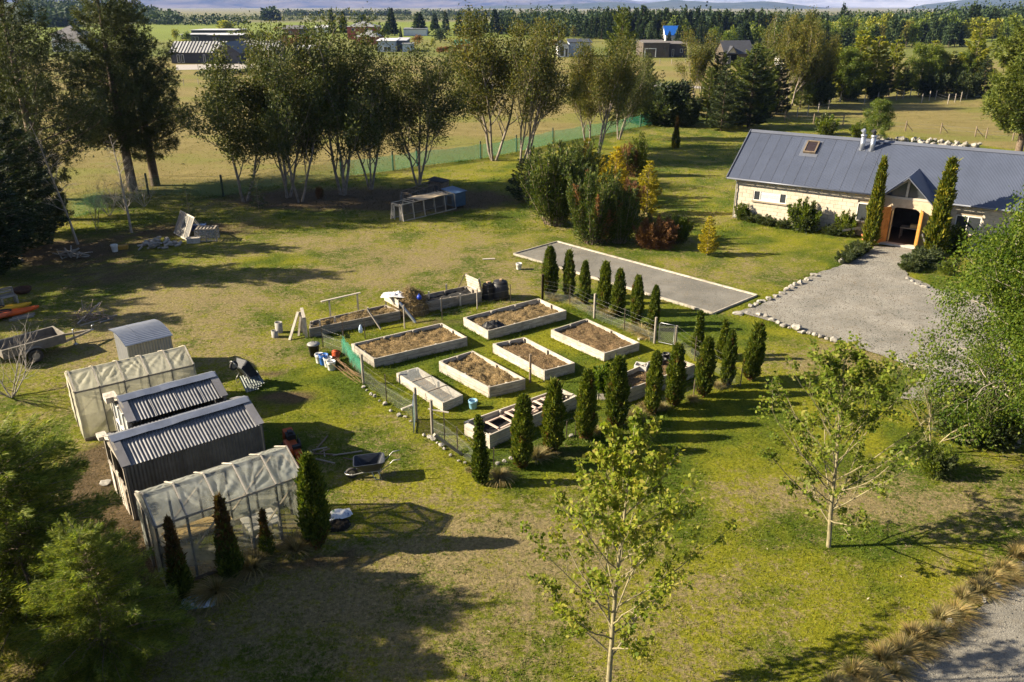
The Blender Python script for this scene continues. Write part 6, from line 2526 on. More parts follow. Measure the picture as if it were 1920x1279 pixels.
# ------------------------------------------------------------------ kayaks, bench, brazier, planks at the left edge
def kayak(nose, direction, L, mat, label):
 t = thing('kayak', nose - direction * (L / 2), label, 'kayak', 'kayaks lying at the left edge')
 n, m = 18, 12
 sd = Vector((-direction.y, direction.x, 0))
 vs, fs = [], []
 for i in range(n + 1):
  f = i / n
  w = .34 * math.sin(PI * min(max(f, .0), 1)) ** .55 + .005
  rise = .10 * abs(2 * f - 1) ** 3
  c = nose - direction * (L * f)
  for j in range(m):
   a = 2 * PI * j / m
   y, z = math.cos(a) * w, math.sin(a)
   z = z * (.13 if z > 0 else .19) * (.35 + .65 * math.sin(PI * f) ** .5)
   vs.append(c + sd * y + Vector((0, 0, .24 + rise + z)))
 for i in range(n):
  for j in range(m):
   fs.append((i * m + j, i * m + (j + 1) % m, (i + 1) * m + (j + 1) % m, (i + 1) * m + j))
 mb = MB()
 mb.add(vs, fs, True)
 mb.build('hull', mat, t)
 mb = MB()
 c = nose - direction * (L * .5) + Vector((0, 0, .365))
 mb.add([c + direction * (.42 * math.cos(a)) + sd * (.22 * math.sin(a)) for a in np.linspace(0, 2 * PI, 16, endpoint=False)], [tuple(range(16))])
 mb.tube([c + direction * (.43 * math.cos(a)) + sd * (.23 * math.sin(a)) + Vector((0, 0, .01)) for a in np.linspace(0, 2 * PI, 17)], .025, 6, cap=False)
 mb.build('cockpit', BLACK_PL, t)
 mb = MB()
 mb.tube([nose - direction * .18 + Vector((0, 0, .38)), nose - direction * .1 + Vector((0, 0, .42)), nose - direction * .05 + Vector((0, 0, .36))], .012, 5)
 mb.build('grab_loop', BLACK_PL, t)
 return t


kd = (at(75, 585) - at(0, 597)).normalized()
kayak(at(76, 586), kd, 3.2, plain('orange_hull', (.62, .10, .015), .35, .12, 3), 'orange kayak whose pointed nose reaches farthest right, on the shaded lawn')
kayak(at(62, 579), kd, 3.2, plain('yellow_hull', (.62, .33, .015), .35, .12, 3), 'yellow kayak lying just behind the orange one')
kayak(at(26, 597), kd, 2.6, plain('red_orange_hull', (.58, .12, .04), .35, .12, 3), 'faded red kayak in front at the left edge, half out of view')
pal = thing('timber_bearer', at(42, 602), 'grey timber bearers lying under the nose of the orange kayak', 'timber')
for k in range(2):
 board('beam', at(18 + k * 6, 603 - k * 4) + Vector((0, 0, .06)), at(64 + k * 2, 594 - k * 4) + Vector((0, 0, .06)), .12, .1, W_GREY, pal)
bf = thing('timber_bench', at(22, 580), 'small grey timber bench seat behind the yellow kayak', 'bench')
g0, g1 = at(6, 577), at(36, 570)
dd = (g1 - g0)
sd = Vector((-dd.y, dd.x, 0)).normalized()
for f in (0.05, .95):
 p = g0 + dd * f
 for o_ in (0, .45):
  board('leg', p + sd * o_, p + sd * o_ + Vector((0, 0, .78 if o_ else .45)), .07, .07, W_GREY, bf)
 board('arm', p + Vector((0, 0, .47)), p + sd * .45 + Vector((0, 0, .47)), .06, .05, W_GREY, bf)
for z in (.50, .66, .80):
 board('back_slat', g0 + sd * .48 + Vector((0, 0, z)), g1 + sd * .48 + Vector((0, 0, z)), .03, .10, W_GREY, bf)
for o_ in (.06, .2, .34):
 board('seat_slat', g0 + sd * o_ + Vector((0, 0, .46)), g1 + sd * o_ + Vector((0, 0, .46)), .11, .03, W_GREY, bf)
g = at(43, 549)
mb = MB()
mb.lathe(g, [(.30, .0), (.42, .12), (.46, .26), (.43, .26), (.38, .14), (.001, .08)], 20, cap=False)
o = mb.build('fire_bowl', plain('rusty_iron', (.10, .05, .03), .8, .3, 6, .3), None, g)
tag(o, 'round rusty fire bowl on the shaded ground behind the bench', 'fire bowl')

# brush pile with leaning bars
bp = at(170, 598)
rr_ = random.Random(7)
mb = MB()
for k in range(70):
 a = bp + Vector((rr_.uniform(-.7, .7), rr_.uniform(-.4, .4), rr_.uniform(.02, .35)))
 d = Vector((rr_.gauss(0, 1), rr_.gauss(0, 1), rr_.gauss(.1, .35))).normalized()
 c = a + d * rr_.uniform(.3, .8)
 c.z = max(c.z, .02)
 mb.tube([a, c], rr_.uniform(.01, .025), 4, cap=False)
o = mb.build('brush_pile', BARK_TWIG)
tag(o, 'dark pile of brushwood on the lawn behind the curved roof shed', 'brush pile')
o['kind'] = 'stuff'
for a, c, w, lab in ((at(146, 609) + Vector((0, 0, .05)), at(190, 580) + Vector((0, 0, .35)), .08, 'long grey bar leaning over the brushwood pile'), (at(150, 612) + Vector((0, 0, .03)), at(220, 592) + Vector((0, 0, .04)), .07, 'long dark rail lying along the brushwood pile'),
 (at(187, 606) + Vector((0, 0, .03)), at(211, 599) + Vector((0, 0, .03)), .12, 'short pale board lying near the brushwood pile')):
 tag(board('loose_board', a, c, w, .05, W_GREY if w < .1 else ZINC), lab, 'board', 'boards round the brushwood pile')

# fallen and stacked things in the shade under the left trees
def wood_pile(name, c, label, n, rx, ry, L, seed, mat, r=(.05, .11)):
 t = thing(name, c, label, 'wood pile')
 rr = random.Random(seed)
 me = unit_mesh('round', mat)
 for k in range(n):
  f = rr.random()
  z = .06 + (1 - abs(2 * f - 1)) * .45 * rr.random()
  p = Vector(c) + Vector(((f - .5) * 2 * rx, rr.uniform(-ry, ry), z))
  d = rr.uniform(*r) * 2
  M = Matrix.Translation(p) @ Matrix.Rotation(rr.uniform(0, PI), 4, 'Z') @ Matrix.Rotation(PI / 2 + rr.gauss(0, .25), 4, 'Y')
  link('log', me, M @ Matrix.Diagonal((d, d, L * rr.uniform(.7, 1.3), 1)), t)
 return t


wood_pile('log_pile', at(303, 460), 'heap of cut logs on the grass left of the tilted coop', 42, 1.15, .5, .42, 5, BARK_GREY)
wood_pile('log_pile', at(290, 466), 'small scatter of split pale logs in front of the log heap', 8, .9, .3, .4, 9, W_GREY)
wood_pile('plank_pile', at(138, 482), 'pile of old planks and posts in deep shade under the dark conifer', 16, .8, .35, 1.3, 6, W_GREY, (.03, .055))
pl_ = thing('pallet', at(22, 492), 'pale timber pallet in deep shade at the far left edge', 'pallet')
for k in range(5):
 board('slat', at(12, 497) + Vector((0, .12 * k, .14)), at(34, 493) + Vector((0, .12 * k, .14)), .09, .02, W_GREY, pl_)
for f in (0.05, .5, .95):
 p = at(12, 497).lerp(at(34, 493), f)
 board('bearer', p + Vector((0, -.03, .07)), p + Vector((0, .54, .07)), .05, .10, W_GREY, pl_)
o = box_part('yellow_crate', at(231, 467) + Vector((0, 0, .12)), (.6, .4, .22), plain('dull_yellow_plastic', (.40, .22, .02), .5, .2, 4), None, .3)
tag(o, 'dull yellow crate near the white bucket under the trees', 'crate')

# wire coops at the left
WIREGREY = mesh_cloth('grey_coop_wire', (.34, .33, .31), .42, .1)
cp = thing('tilted_coop', at(352, 452), 'pale timber and wire chicken coop tipped up on its end', 'coop')
c0, c1 = at(326, 437), at(352, 452)
upv = Vector((.55, .35, 1.45))
P = lambda u, v: c0.lerp(c1, u) + upv * v
for v in (0.02, .98):
 board('rail', P(0, v), P(1, v), .09, .05, W_PALE, cp, upv.cross(c1 - c0))
for u in (0.02, .35, .68, .98):
 board('stile', P(u, .02), P(u, .98), .08, .05, W_PALE, cp, upv.cross(c1 - c0))
mb = MB()
mb.add([P(.03, .05) + Vector((.02, .02, 0)), P(.34, .05) + Vector((.02, .02, 0)), P(.34, .95) + Vector((.02, .02, 0)), P(.03, .95) + Vector((.02, .02, 0))], [(0, 1, 2, 3)])
mb.build('board_panel', W_GREY, cp)
mb = MB()
mb.add([P(.36, .05), P(.97, .05), P(.97, .95), P(.36, .95)], [(0, 1, 2, 3)])
mb.build('wire_panel', WIREGREY, cp)
for u in (.02, .98):
 board('back_strut', P(u, .96), c0.lerp(c1, u) + Vector((1.25, .75, .04)), .07, .05, W_GREY, cp)
mb = MB()
e0, e1 = c0 + Vector((1.25, .75, .04)), c1 + Vector((1.25, .75, .04))
mb.add([P(.02, .95) + Vector((.05, .02, 0)), P(.98, .95) + Vector((.05, .02, 0)), e1, e0], [(0, 1, 2, 3)])
mb.build('wire_panel', WIREGREY, cp)
board('base_rail', e0, e1, .07, .05, W_GREY, cp)
o = thing('nest_box', at(364, 455), 'pale plywood nest box on the grass beside the tipped coop', 'box')
g = at(364, 455)
for dx, dy, sx, sy in ((0, .22, .8, .03), (0, -.22, .8, .03), (.385, 0, .03, .41), (-.385, 0, .03, .41)):
 q_ = Matrix.Rotation(.2, 3, 'Z') @ Vector((dx, dy, 0))
 box_part('side', g + q_ + Vector((0, 0, .16)), (sx, sy, .32), W_PALE, o, .2)
box_part('lid', g + Vector((0, 0, .335)), (.84, .5, .025), W_PALE, o, .2)
cg_ = thing('wire_cage', at(390, 450), 'small square wire cage with a slatted roof right of the nest box', 'cage')
g = at(390, 450)
CW, CD, CH = 1.3, .9, .8
C_ = lambda x, y, z: g + Matrix.Rotation(.15, 3, 'Z') @ Vector((x, y, z))
for x in (-CW / 2, 0, CW / 2):
 for y in (-CD / 2, CD / 2):
  board('post', C_(x, y, 0), C_(x, y, CH), .05, .05, W_GREY, cg_)
for y in (-CD / 2, CD / 2):
 for z in (.04, CH):
  board('rail', C_(-CW / 2, y, z), C_(CW / 2, y, z), .05, .045, W_GREY, cg_)
for k in range(6):
 board('roof_slat', C_(-CW / 2 + CW * (k + .5) / 6, -CD / 2, CH + .03), C_(-CW / 2 + CW * (k + .5) / 6, CD / 2, CH + .03), .11, .02, W_GREY, cg_)
for a, c in (((-CW / 2, -CD / 2), (CW / 2, -CD / 2)), ((CW / 2, -CD / 2), (CW / 2, CD / 2)), ((CW / 2, CD / 2), (-CW / 2, CD / 2)), ((-CW / 2, CD / 2), (-CW / 2, -CD / 2))):
 mb = MB()
 mb.add([C_(a[0], a[1], .05), C_(c[0], c[1], .05), C_(c[0], c[1], CH - .02), C_(a[0], a[1], CH - .02)], [(0, 1, 2, 3)])
 mb.build('wire_panel', WIREGREY, cg_)
o = box_part('blue_tub', at(374, 432) + Vector((0, 0, .2)), (.9, .5, .38), plain('dark_blue_plastic', (.03, .06, .16), .45, .15, 4), None, .1)
tag(o, 'dark blue tub behind the small wire cage', 'tub')

# chicken runs under the gums
def chicken_run(name, label, a, c, w, h, tarp, hutch_mat, hutch_roof, mat):
 t = thing(name, a, label, 'chicken run')
 d = (c - a)
 L = d.length
 d = d / L
 sd = Vector((-d.y, d.x, 0))
 P = lambda s, y, z: a + d * s + sd * y + Vector((0, 0, z))
 k = max(3, round(L / 1.1))
 for i in range(k + 1):
  s = L * i / k
  for y, o_ in ((0, .16), (w, -.16)):
   board('post', P(s, y, 0), P(s, y + o_, h), .06, .06, mat, t)
  board('cross_rail', P(s, .16, h), P(s, w - .16, h), .05, .06, mat, t)
 for y in (.16, w - .16):
  board('top_rail', P(0, y, h + .04), P(L, y, h + .04), .05, .05, mat, t)
 for y in (0, w):
  board('ground_rail', P(0, y, .04), P(L, y, .04), .05, .06, mat, t)
 for y, o_ in ((0, .16), (w, -.16)):
  mb = MB()
  mb.add([P(0, y, .05), P(L, y, .05), P(L, y + o_, h), P(0, y + o_, h)], [(0, 1, 2, 3)])
  mb.build('wire_panel', mesh_cloth('dark_run_wire', (.10, .095, .085), .42, .1), t)
 for y in (w * .3, w * .7):
  board('door_post', P(0, y, 0), P(0, y, h - .1), .06, .06, mat, t)
 board('door_head', P(0, w * .3, h - .1), P(0, w * .7, h - .1), .05, .06, mat, t)
 mb = MB()
 mb.add([P(-.01, 0, .05), P(-.01, w * .3, .05), P(-.01, w * .3, h), P(-.01, .16, h)], [(0, 1, 2, 3)])
 mb.add([P(-.01, w * .7, .05), P(-.01, w, .05), P(-.01, w - .16, h), P(-.01, w * .7, h)], [(0, 1, 2, 3)])
 mb.build('wire_panel', WIREGREY, t)
 if tarp is not None:
  n = 10
  u, v = np.meshgrid(np.linspace(0, 1, n), np.linspace(0, 1, n))
  u, v = u.ravel(), v.ravel()
  base = np.array(tuple(P(L * .30, -.05, h + .08)))
  V = base + np.outer(u * L * .55, np.array(tuple(d))) + np.outer(v * (w + .1), np.array(tuple(sd)))
  V[:, 2] += .12 * (fbm(u * 3, v * 3, 1, 5) - .35) + .10 * v * (1 - v)
  link('tarpaulin', np_mesh('tarpaulin', V, [grid_faces(n, n)], [tarp], smooth=True), None, t)
  board('tarp_batten', P(L * .22, -.1, h + .12), P(L * .24, w, h + .10), .06, .04, W_GREY, t)
  board('tarp_batten', P(L * .84, -.1, h + .12), P(L * .88, w, h + .12), .06, .04, W_GREY, t)
 # hutch at the far end
 hb = box_part('hutch', P(L + .5, w / 2, h * .48 + .12), (1.0, w * 1.05, h * .9), hutch_mat, t, math.atan2(d.y, d.x))
 mb = MB()
 slab(mb, [P(L - .12, -.12, h * .93 + .13), P(L + 1.12, -.12, h * .93 + .16), P(L + 1.12, w + .12, h * .93 + .3), P(L - .12, w + .12, h * .93 + .27)], .03)
 mb.build('hutch_roof', hutch_roof, t)
 box_part('hutch_door', P(L - .012, w * .5, h * .5), (.03, w * .32, h * .5), DARKIN, hb, math.atan2(d.y, d.x))
 for s in (.06, .94):
  for y in (.08, w - .08):
   board('hutch_leg', P(L + s, y, 0), P(L + s, y, .2), .08, .08, W_OLD, t)
 return t


BLUEIRON = plain('blue_painted_board', (.055, .10, .16), .6, .2, 4)
chicken_run('chicken_run', 'chicken run of wire with tan tarpaulin and blue hutch, the nearer of two', at(757, 416), at(855, 392), 1.35, 1.15, plain('tan_tarpaulin', (.36, .29, .20), .7, .2, 3), BLUEIRON, plain('blue_roof_board', (.07, .13, .24), .4, .2, 4), W_PALE)
chicken_run('chicken_run', 'dark wire chicken run with timber hutch behind the tan covered one', at(776, 388), at(830, 367), 1.3, 1.0, None, W_OLD, plain('dark_felt', (.04, .04, .04), .8, .2, 4), W_OLD)

# ================================================================== PLANTING
RND = random.Random(77)


def tree_px(key, name, px, py, top, label, cat='tree', group=None, H0=10.0, width=1.0, rz=None, lean=(0, 0), loc=None, h=None):
 g = loc if loc is not None else at(px, py)
 h = h or tall(px, py, top)
 s = h / H0
 return plant(key, name, g, (s * width, s * width, s), RND.uniform(0, 6.28) if rz is None else rz, label, cat, group, lean)


# ---- conifer columns: (px, foot, top, kind, label)
row1 = [(1031, 557, 465), (1067, 559, 472), (1096, 570, 492), (1131, 584, 493), (1158, 592, 507), (1192, 609, 520), (1224, 619, 538)]
ordn = ['first', 'second', 'third', 'fourth', 'fifth', 'sixth', 'seventh', 'eighth', 'ninth', 'tenth', 'eleventh']
for i, (x, y0, y1) in enumerate(row1):
 tree_px('column_%d' % (i % 4), 'conifer_column', x, y0, y1, 'clipped green conifer column, %s from the left beside the long gravel court' % ordn[i], 'conifer', 'conifer columns along the gravel court', 2.5, RND.uniform(.76, .98), lean=(RND.gauss(0, .018), RND.gauss(0, .018)))
row2 = [(903, 907, 783, 'column_slim'), (977, 876, 745, 'column_2'), (1035, 848, 716, 'column_1'), (1098, 824, 697, 'column_0'), (1155, 800, 673, 'column_3'), (1221, 777, 664, 'column_2'), (1264, 760, 648, 'column_1'), (1318, 742, 636, 'column_3'), (1362, 725, 622, 'column_0'), (1406, 712, 606, 'column_1')]
for i, (x, y0, y1, k) in enumerate(row2):
 lab = 'slim ragged conifer column at the near end of the front row' if i == 0 else 'clipped green conifer column, %s from the near end of the front garden row' % ordn[i]
 tree_px(k, 'conifer_column', x, y0, y1, lab, 'conifer', 'conifer columns along the front of the garden', 2.5, RND.uniform(.74, .92) if i else .95, lean=(RND.gauss(0, .018), RND.gauss(0, .018)))
tree_px('column_slim', 'conifer_column', 1307, 668, 586, 'loose conifer column standing just right of the wire gate', 'conifer', None, 2.5, 1.15)
tree_px('column_slim', 'conifer_column', 1353, 675, 601, 'conifer column half hidden behind the front row near the far corner', 'conifer', None, 2.5, 1.15)
tree_px('column_2', 'conifer_column', 595, 1024, 858, 'tall full conifer column at the right end of the nearest greenhouse', 'conifer', None, 2.5, .86)
tree_px('column_scorched', 'conifer_column', 343, 1118, 975, 'brown tipped conifer at the left end of the nearest greenhouse', 'conifer', 'scorched conifers along the greenhouse', 2.5, .75)
tree_px('column_scorched', 'conifer_column', 435, 1085, 935, 'largest brown tipped conifer, before the middle of the nearest greenhouse', 'conifer', 'scorched conifers along the greenhouse', 2.5, .85)
tree_px('column_thin', 'conifer_column', 503, 1042, 958, 'smallest thin brown tipped conifer against the greenhouse film', 'conifer', 'scorched conifers along the greenhouse', 2.5, 1.2)

# ---- tussocks
tl = 'straw coloured tussock grass along the edge of the gravel road'
for i, (x, y, s) in enumerate([(1600, 1262, 1.15), (1635, 1278, 1.0), (1655, 1235, 1.1), (1690, 1225, 1.2), (1712, 1195, 1.1), (1745, 1190, 1.0), (1762, 1160, 1.2), (1790, 1150, 1.1), (1805, 1120, 1.0), (1835, 1108, 1.2), (1858, 1085, 1.1), (1880, 1068, 1.1), (1905, 1040, 1.2), (1922, 1030, 1.0), (1560, 1290, 1.1), (1895, 1082, .8), (1730, 1222, .8), (1770, 1185, .8), (1675, 1258, .9), (1615, 1300, 1.1)]):
 tussock(at(x, y + 6), s * .54, RND.uniform(-.5, .5), tl, 'tussocks along the gravel road')
tl = 'dry tussock grass at the foot of the front conifer row'
for x, y, s in ((938, 898, .95), (1008, 862, .95), (1190, 790, .9), (1210, 770, .8), (1295, 752, .6), (1345, 728, .6), (1120, 812, .6), (1245, 768, .6), (880, 884, .4)):
 tussock(at(x, y), s * .72, RND.uniform(0, 6), tl, 'tussocks under the front conifers')
tl = 'dull tussock grass in the shade along the nearest greenhouse'
for x, y, s in ((405, 1115, 1.0), (470, 1070, 1.0), (485, 1055, .7), (555, 1035, .9), (420, 1100, .6)):
 tussock(at(x, y), s * .8, RND.uniform(0, 6), tl, 'tussocks along the greenhouse')
tl = 'pale tussock grass under the conifer columns by the court'
for x, y, s in ((1035, 560, .8), (1110, 580, .7), (1140, 592, .8), (1200, 625, 1.0), (1215, 632, .8), (1075, 566, .6), (1180, 612, .6)):
 tussock(at(x, y + 3), s * .75, RND.uniform(0, 6), tl, 'tussocks under the court conifers')

# ---- stones
sr = random.Random(9)
sl1 = 'pale river stone edging the gravel drive along the front lawn'
cp7 = [(495, 785, 40), (460, 808, 36), (425, 825, 40), (400, 832, 36), (380, 845, 34), (358, 858, 36), (335, 875, 34), (305, 890, 34), (270, 905, 36), (240, 913, 28), (220, 918, 32), (205, 930, 30), (180, 940, 34)]
for x, y, w in cp7:
 stone(1340 + x * .3754, 220 + y * .3754 + 4, w * .3754, sl1, 'stones along the upper edge of the drive', sr)
sl2 = 'pale river stone edging the gravel drive nearest the conifer columns'
for x, y, w in [(222, 980, 34), (255, 990, 34), (285, 1005, 36), (315, 1020, 28), (345, 1035, 36), (440, 1070, 30), (468, 1073, 30), (500, 1080, 36), (530, 1090, 34), (558, 1100, 30), (592, 1107, 44), (910, 1203, 34), (935, 1215, 26), (970, 1237, 30), (1000, 1250, 24), (372, 1045, 22), (425, 1066, 22)]:
 stone(1340 + x * .3754, 220 + y * .3754 + 4, w * .3754, sl2, 'stones along the near edge of the drive', sr)
stone(1340 + 408 * .3754, 220 + 1062 * .3754, 20, 'largest rounded pale boulder among the stones edging the drive', None, sr, .8)
for i, (x, y, w, lab) in enumerate([(120, 968, 60, 'flat bleached slab of rock where the court meets the drive'), (165, 962, 52, 'second flat bleached rock, nearer the drive stones')]):
 stone(1340 + x * .3754, 220 + y * .3754 + 6, w * .3754, lab, None, sr, .25)
sl3 = 'small stone along the right side of the gravel drive'
for x, y, w in [(960, 800, 24), (985, 812, 26), (1010, 828, 24), (1050, 843, 36), (945, 750, 30), (1030, 836, 18)]:
 stone(1340 + x * .3754, 220 + y * .3754 + 4, w * .3754, sl3, 'stones right of the drive', sr)
stone(1340 + 632 * .3754, 220 + 730 * .3754, 15, 'grey stone at the end of the rosemary beside the drive', None, sr, .8)
sl4 = 'white or grey stone in the line below the left garden fence'
for x, y, w in [(682, 724, 9), (696, 738, 10), (703, 742, 11), (722, 756, 12), (733, 769, 8), (748, 777, 12), (760, 780, 9), (770, 788, 6), (688, 730, 6), (712, 750, 6)]:
 stone(x, y + 3, w, sl4, 'stones below the left garden fence', sr)
sl5 = 'stone under the fence by the braced gate post'
for x, y, w in [(795, 815, 9), (805, 818, 11), (812, 822, 13), (828, 834, 13), (833, 840, 9), (845, 852, 9), (872, 866, 8), (934, 868, 11), (946, 864, 10), (958, 858, 10), (1072, 816, 12), (860, 862, 6), (820, 828, 6)]:
 stone(x, y + 3, w, sl5, 'stones under the lower garden fence', sr)
sl6 = 'dark stone bordering the gravel road below the tussocks'
for x, y, w in [(1655, 1262, 26), (1685, 1250, 30), (1700, 1240, 26), (1670, 1272, 24), (1760, 1185, 30), (1780, 1170, 28), (1812, 1142, 26), (1840, 1122, 26), (1868, 1100, 24), (1900, 1068, 26), (1720, 1228, 22), (1640, 1285, 26), (1915, 1058, 22)]:
 stone(x, y + 4, w, sl6, 'stones along the gravel road', sr)
stone(197, 907, 22, 'flat stone on the bare earth left of the dark corrugated shed', None, sr, .3)
stone(1380, 408, 14, 'pale boulder at the left corner of the house wall', None, sr)
o = board('loose_plank', at(905, 487) + Vector((0, 0, .03)), at(928, 486) + Vector((0, 0, .03)), .16, .04, W_PALE)
tag(o, 'pale short plank lying on the lawn above the garden', 'plank')
# rock heap behind the house
rl_ = 'pale field stone in the long heap behind the house roof'
for k in range(95):
 f = sr.random()
 x = 1640 + 190 * f
 y = 266 + 14 * f
 g = at(x, y) + Vector((sr.gauss(0, .4), sr.gauss(0, .55), 0))
 g.z = max(0, .5 - abs(sr.gauss(0, .35))) if k > 40 else 0
 stone(0, 0, sr.uniform(.35, .75), rl_, 'stones heaped behind the house', sr, .75, g)

# ---- plants round the house
tree_px('house_juniper', 'juniper_column', 1629, 461, 300, 'narrow upright juniper on the left of the house doorway', 'conifer', None, 2.5, .66)
tree_px('house_juniper', 'juniper_column', 1749, 478, 303, 'narrow upright juniper on the right of the house doorway', 'conifer', None, 2.5, .9, rz=2.0)
for i, (k, x, y0, y1, H0, w, lab) in enumerate([
 ('green_bush', 1391, 412, 382, 1.8, 1.0, 'light green bush at the left corner of the house'),
 ('leafy_bush', 1507, 434, 372, 2.6, .9, 'tall light green bush against the pale house wall'),
 ('leafy_bush', 1585, 443, 395, 2.6, .8, 'slimmer light green bush left of the doorway juniper'),
 ('rosemary', 1411, 416, 400, .8, 1.5, 'low grey green shrub under the house window, leftmost'),
 ('rosemary', 1430, 420, 402, .8, 1.5, 'low grey green shrub under the house window, second along'),
 ('rosemary', 1442, 424, 408, .8, 1.3, 'low grey green shrub under the house window, third along'),
 ('rosemary', 1470, 428, 410, .8, 1.3, 'low dark shrub just left of the tall light green bush'),
 ('rosemary', 1560, 440, 420, .8, 1.5, 'low grey green shrub between two light green bushes at the wall'),
 ('rosemary', 1612, 474, 452, .8, 1.5, 'rosemary clump nearest the left side of the doorway'),
 ('rosemary', 1596, 482, 462, .8, 1.6, 'rosemary clump in the middle of the left path edge'),
 ('rosemary', 1582, 492, 472, .8, 1.5, 'rosemary clump at the outer end of the left path edge'),
 ('rosemary', 1735, 490, 462, .8, 1.6, 'rosemary clump at the foot of the right doorway juniper'),
 ('rosemary', 1718, 500, 472, .8, 1.6, 'rosemary clump along the right edge of the path'),
 ('rosemary', 1706, 508, 486, .8, 1.4, 'rosemary clump lowest on the right edge of the path'),
 ('leafy_bush', 1790, 474, 420, 2.6, .9, 'dark leafy bush right of the doorway under the window'),
 ('green_bush', 1775, 515, 488, 1.8, 1.2, 'small green bush on the lawn right of the path')]):
 tree_px(k, 'garden_shrub', x, y0, y1, lab, 'shrub', 'shrubs round the house', H0, w)
g = HF(9.2, -1.0, 0)
mb = MB()
mb.lathe(g, [(.13, 0), (.19, .30), (.215, .305), (.215, .36), (.18, .36), (.17, .28), (.001, .27)], 16, cap=False)
tag(mb.build('terracotta_pot', plain('terracotta', (.48, .17, .08), .8, .15, 5), None, g), 'terracotta pot at the foot of the left doorway juniper', 'pot')
bh2 = thing('garden_bench', HF(8.9, -.35, 0), 'weathered timber bench against the house wall behind the left juniper', 'bench', None, HF.th)
for t_ in (-.55, -.38, -.21):
 HF.part('seat_slat', 8.3, 9.4, t_, t_ + .14, .43, .46, W_GREY, bh2)
for z in (.58, .72, .86):
 HF.part('back_slat', 8.3, 9.4, -.08, -.05, z, z + .1, W_GREY, bh2)
for s in (8.34, 9.3):
 for t_ in (-.5, -.12):
  HF.part('leg', s, s + .06, t_, t_ + .06, 0, .43 if t_ < -.3 else .95, W_GREY, bh2)

# ---- shrub group in the middle
for k, x, y0, y1, H0, w, lab, nm in [
 ('juniper_a', 1040, 420, 268, 5.0, 1.15, 'large spreading green juniper at the left of the shrub group', 'juniper'),
 ('juniper_b', 1112, 455, 312, 5.0, 1.05, 'large spreading green juniper at the front of the shrub group', 'juniper'),
 ('juniper_a', 1160, 455, 350, 5.0, 1.1, 'dark green juniper low at the front right of the shrub group', 'juniper'),
 ('juniper_b', 1085, 385, 262, 5.0, .9, 'dark juniper at the back of the shrub group', 'juniper'),
 ('low_conifer', 985, 378, 300, 10.0, 1.05, 'dark low conifer at the left edge of the shrub group', 'conifer'),
 ('golden_conifer', 1100, 345, 262, 10.0, 1.25, 'golden conifer standing behind the large junipers, leftmost', 'conifer'),
 ('golden_conifer', 1152, 372, 276, 10.0, 1.1, 'golden conifer in the middle of the shrub group', 'conifer'),
 ('golden_conifer', 1125, 368, 290, 10.0, 1.0, 'smaller golden conifer between two junipers', 'conifer'),
 ('golden_conifer', 1212, 402, 302, 10.0, 1.0, 'bright golden conifer standing clear at the right of the group', 'conifer'),
 ('brown_shrub', 1172, 415, 325, 3.0, 1.0, 'brown dying shrub among the green junipers', 'shrub'),
 ('brown_shrub', 1178, 330, 258, 3.0, .9, 'brown upright shrub behind the golden conifers', 'shrub'),
 ('brown_shrub', 1162, 322, 268, 3.0, .7, 'smaller brown shrub left of the slim juniper', 'shrub'),
 ('slim_juniper', 1198, 330, 246, 4.0, 1.0, 'slim green juniper rising behind the shrub group', 'juniper'),
 ('brown_juniper', 1232, 462, 398, 2.2, .95, 'low rust brown juniper at the right end of the group', 'juniper'),
 ('brown_juniper', 1262, 452, 405, 2.2, .95, 'second low brown juniper reaching out onto the lawn', 'juniper'),
 ('green_bush', 1268, 455, 405, 1.8, 1.0, 'green shoots rising through the low brown juniper', 'shrub'),
 ('golden_conifer', 1325, 478, 407, 10.0, 1.05, 'small golden conifer bush standing alone on the house lawn', 'shrub'),
 ('gold_bush', 1266, 278, 256, 2.0, 1.0, 'small golden bush under the thin brown conifer on the far lawn', 'shrub'),
 ('column_scorched', 1266, 277, 220, 2.5, .9, 'thin brown conifer rising from a small golden bush', 'conifer')]:
 tree_px(k, nm, x, y0, y1, lab, 'conifer' if nm == 'conifer' else 'shrub', 'plants of the middle shrub group' if x < 1300 and y0 > 300 else None, H0, w)

# ---- near trees
tree_px('maple_a', 'young_maple', 1141, 1292, 752, 'young maple with sparse yellow green leaves, nearest the viewer', 'tree', None, 7.0, 1.0, rz=.6)
tree_px('maple_b', 'young_maple', 1554, 1025, 652, 'young maple with sparse yellow green leaves beside the gravel road lawn', 'tree', None, 6.2, 1.15, rz=2.2)
bt = tree_px('bare_tree', 'bare_tree', 1745, 850, 700, 'leafless lichen coloured small tree in front of the birches', 'tree', None, 4.0, 1.25, rz=1.0)
tree_px('green_bush', 'shrub', 1748, 888, 835, 'leafy green suckers at the foot of the leafless small tree', 'shrub', None, 1.8, 1.2)
for i, (x, y, top, k, lab) in enumerate([(1905, 838, 318, 'birch_big', 'leafy birch with pale trunk, the nearest of the clump at the right edge'), (1925, 790, 330, 'birch_big2', 'leafy birch at the right edge, behind the nearest one'),
 (1868, 812, 470, 'birch_big2', 'shorter leafy birch on the drive side of the clump at the right edge'), (1985, 850, 280, 'birch_big', 'leafy birch mostly outside the right edge of the view')]):
 tree_px(k, 'birch_tree', x, y, top, lab, 'tree', 'birches at the right edge', 10.0, .88)
tree_px('leafy_bush', 'shrub', 1800, 820, 720, 'green undergrowth on the left side of the birch clump', 'shrub', None, 2.6, 1.2)
tree_px('leafy_bush', 'shrub', 1860, 830, 740, 'green undergrowth in front of the birch trunks', 'shrub', None, 2.6, 1.2)
tree_px('bare_shrub', 'shrub', 1850, 775, 640, 'tangle of bare grey branches below the birches', 'shrub', None, 2.6, 1.0)
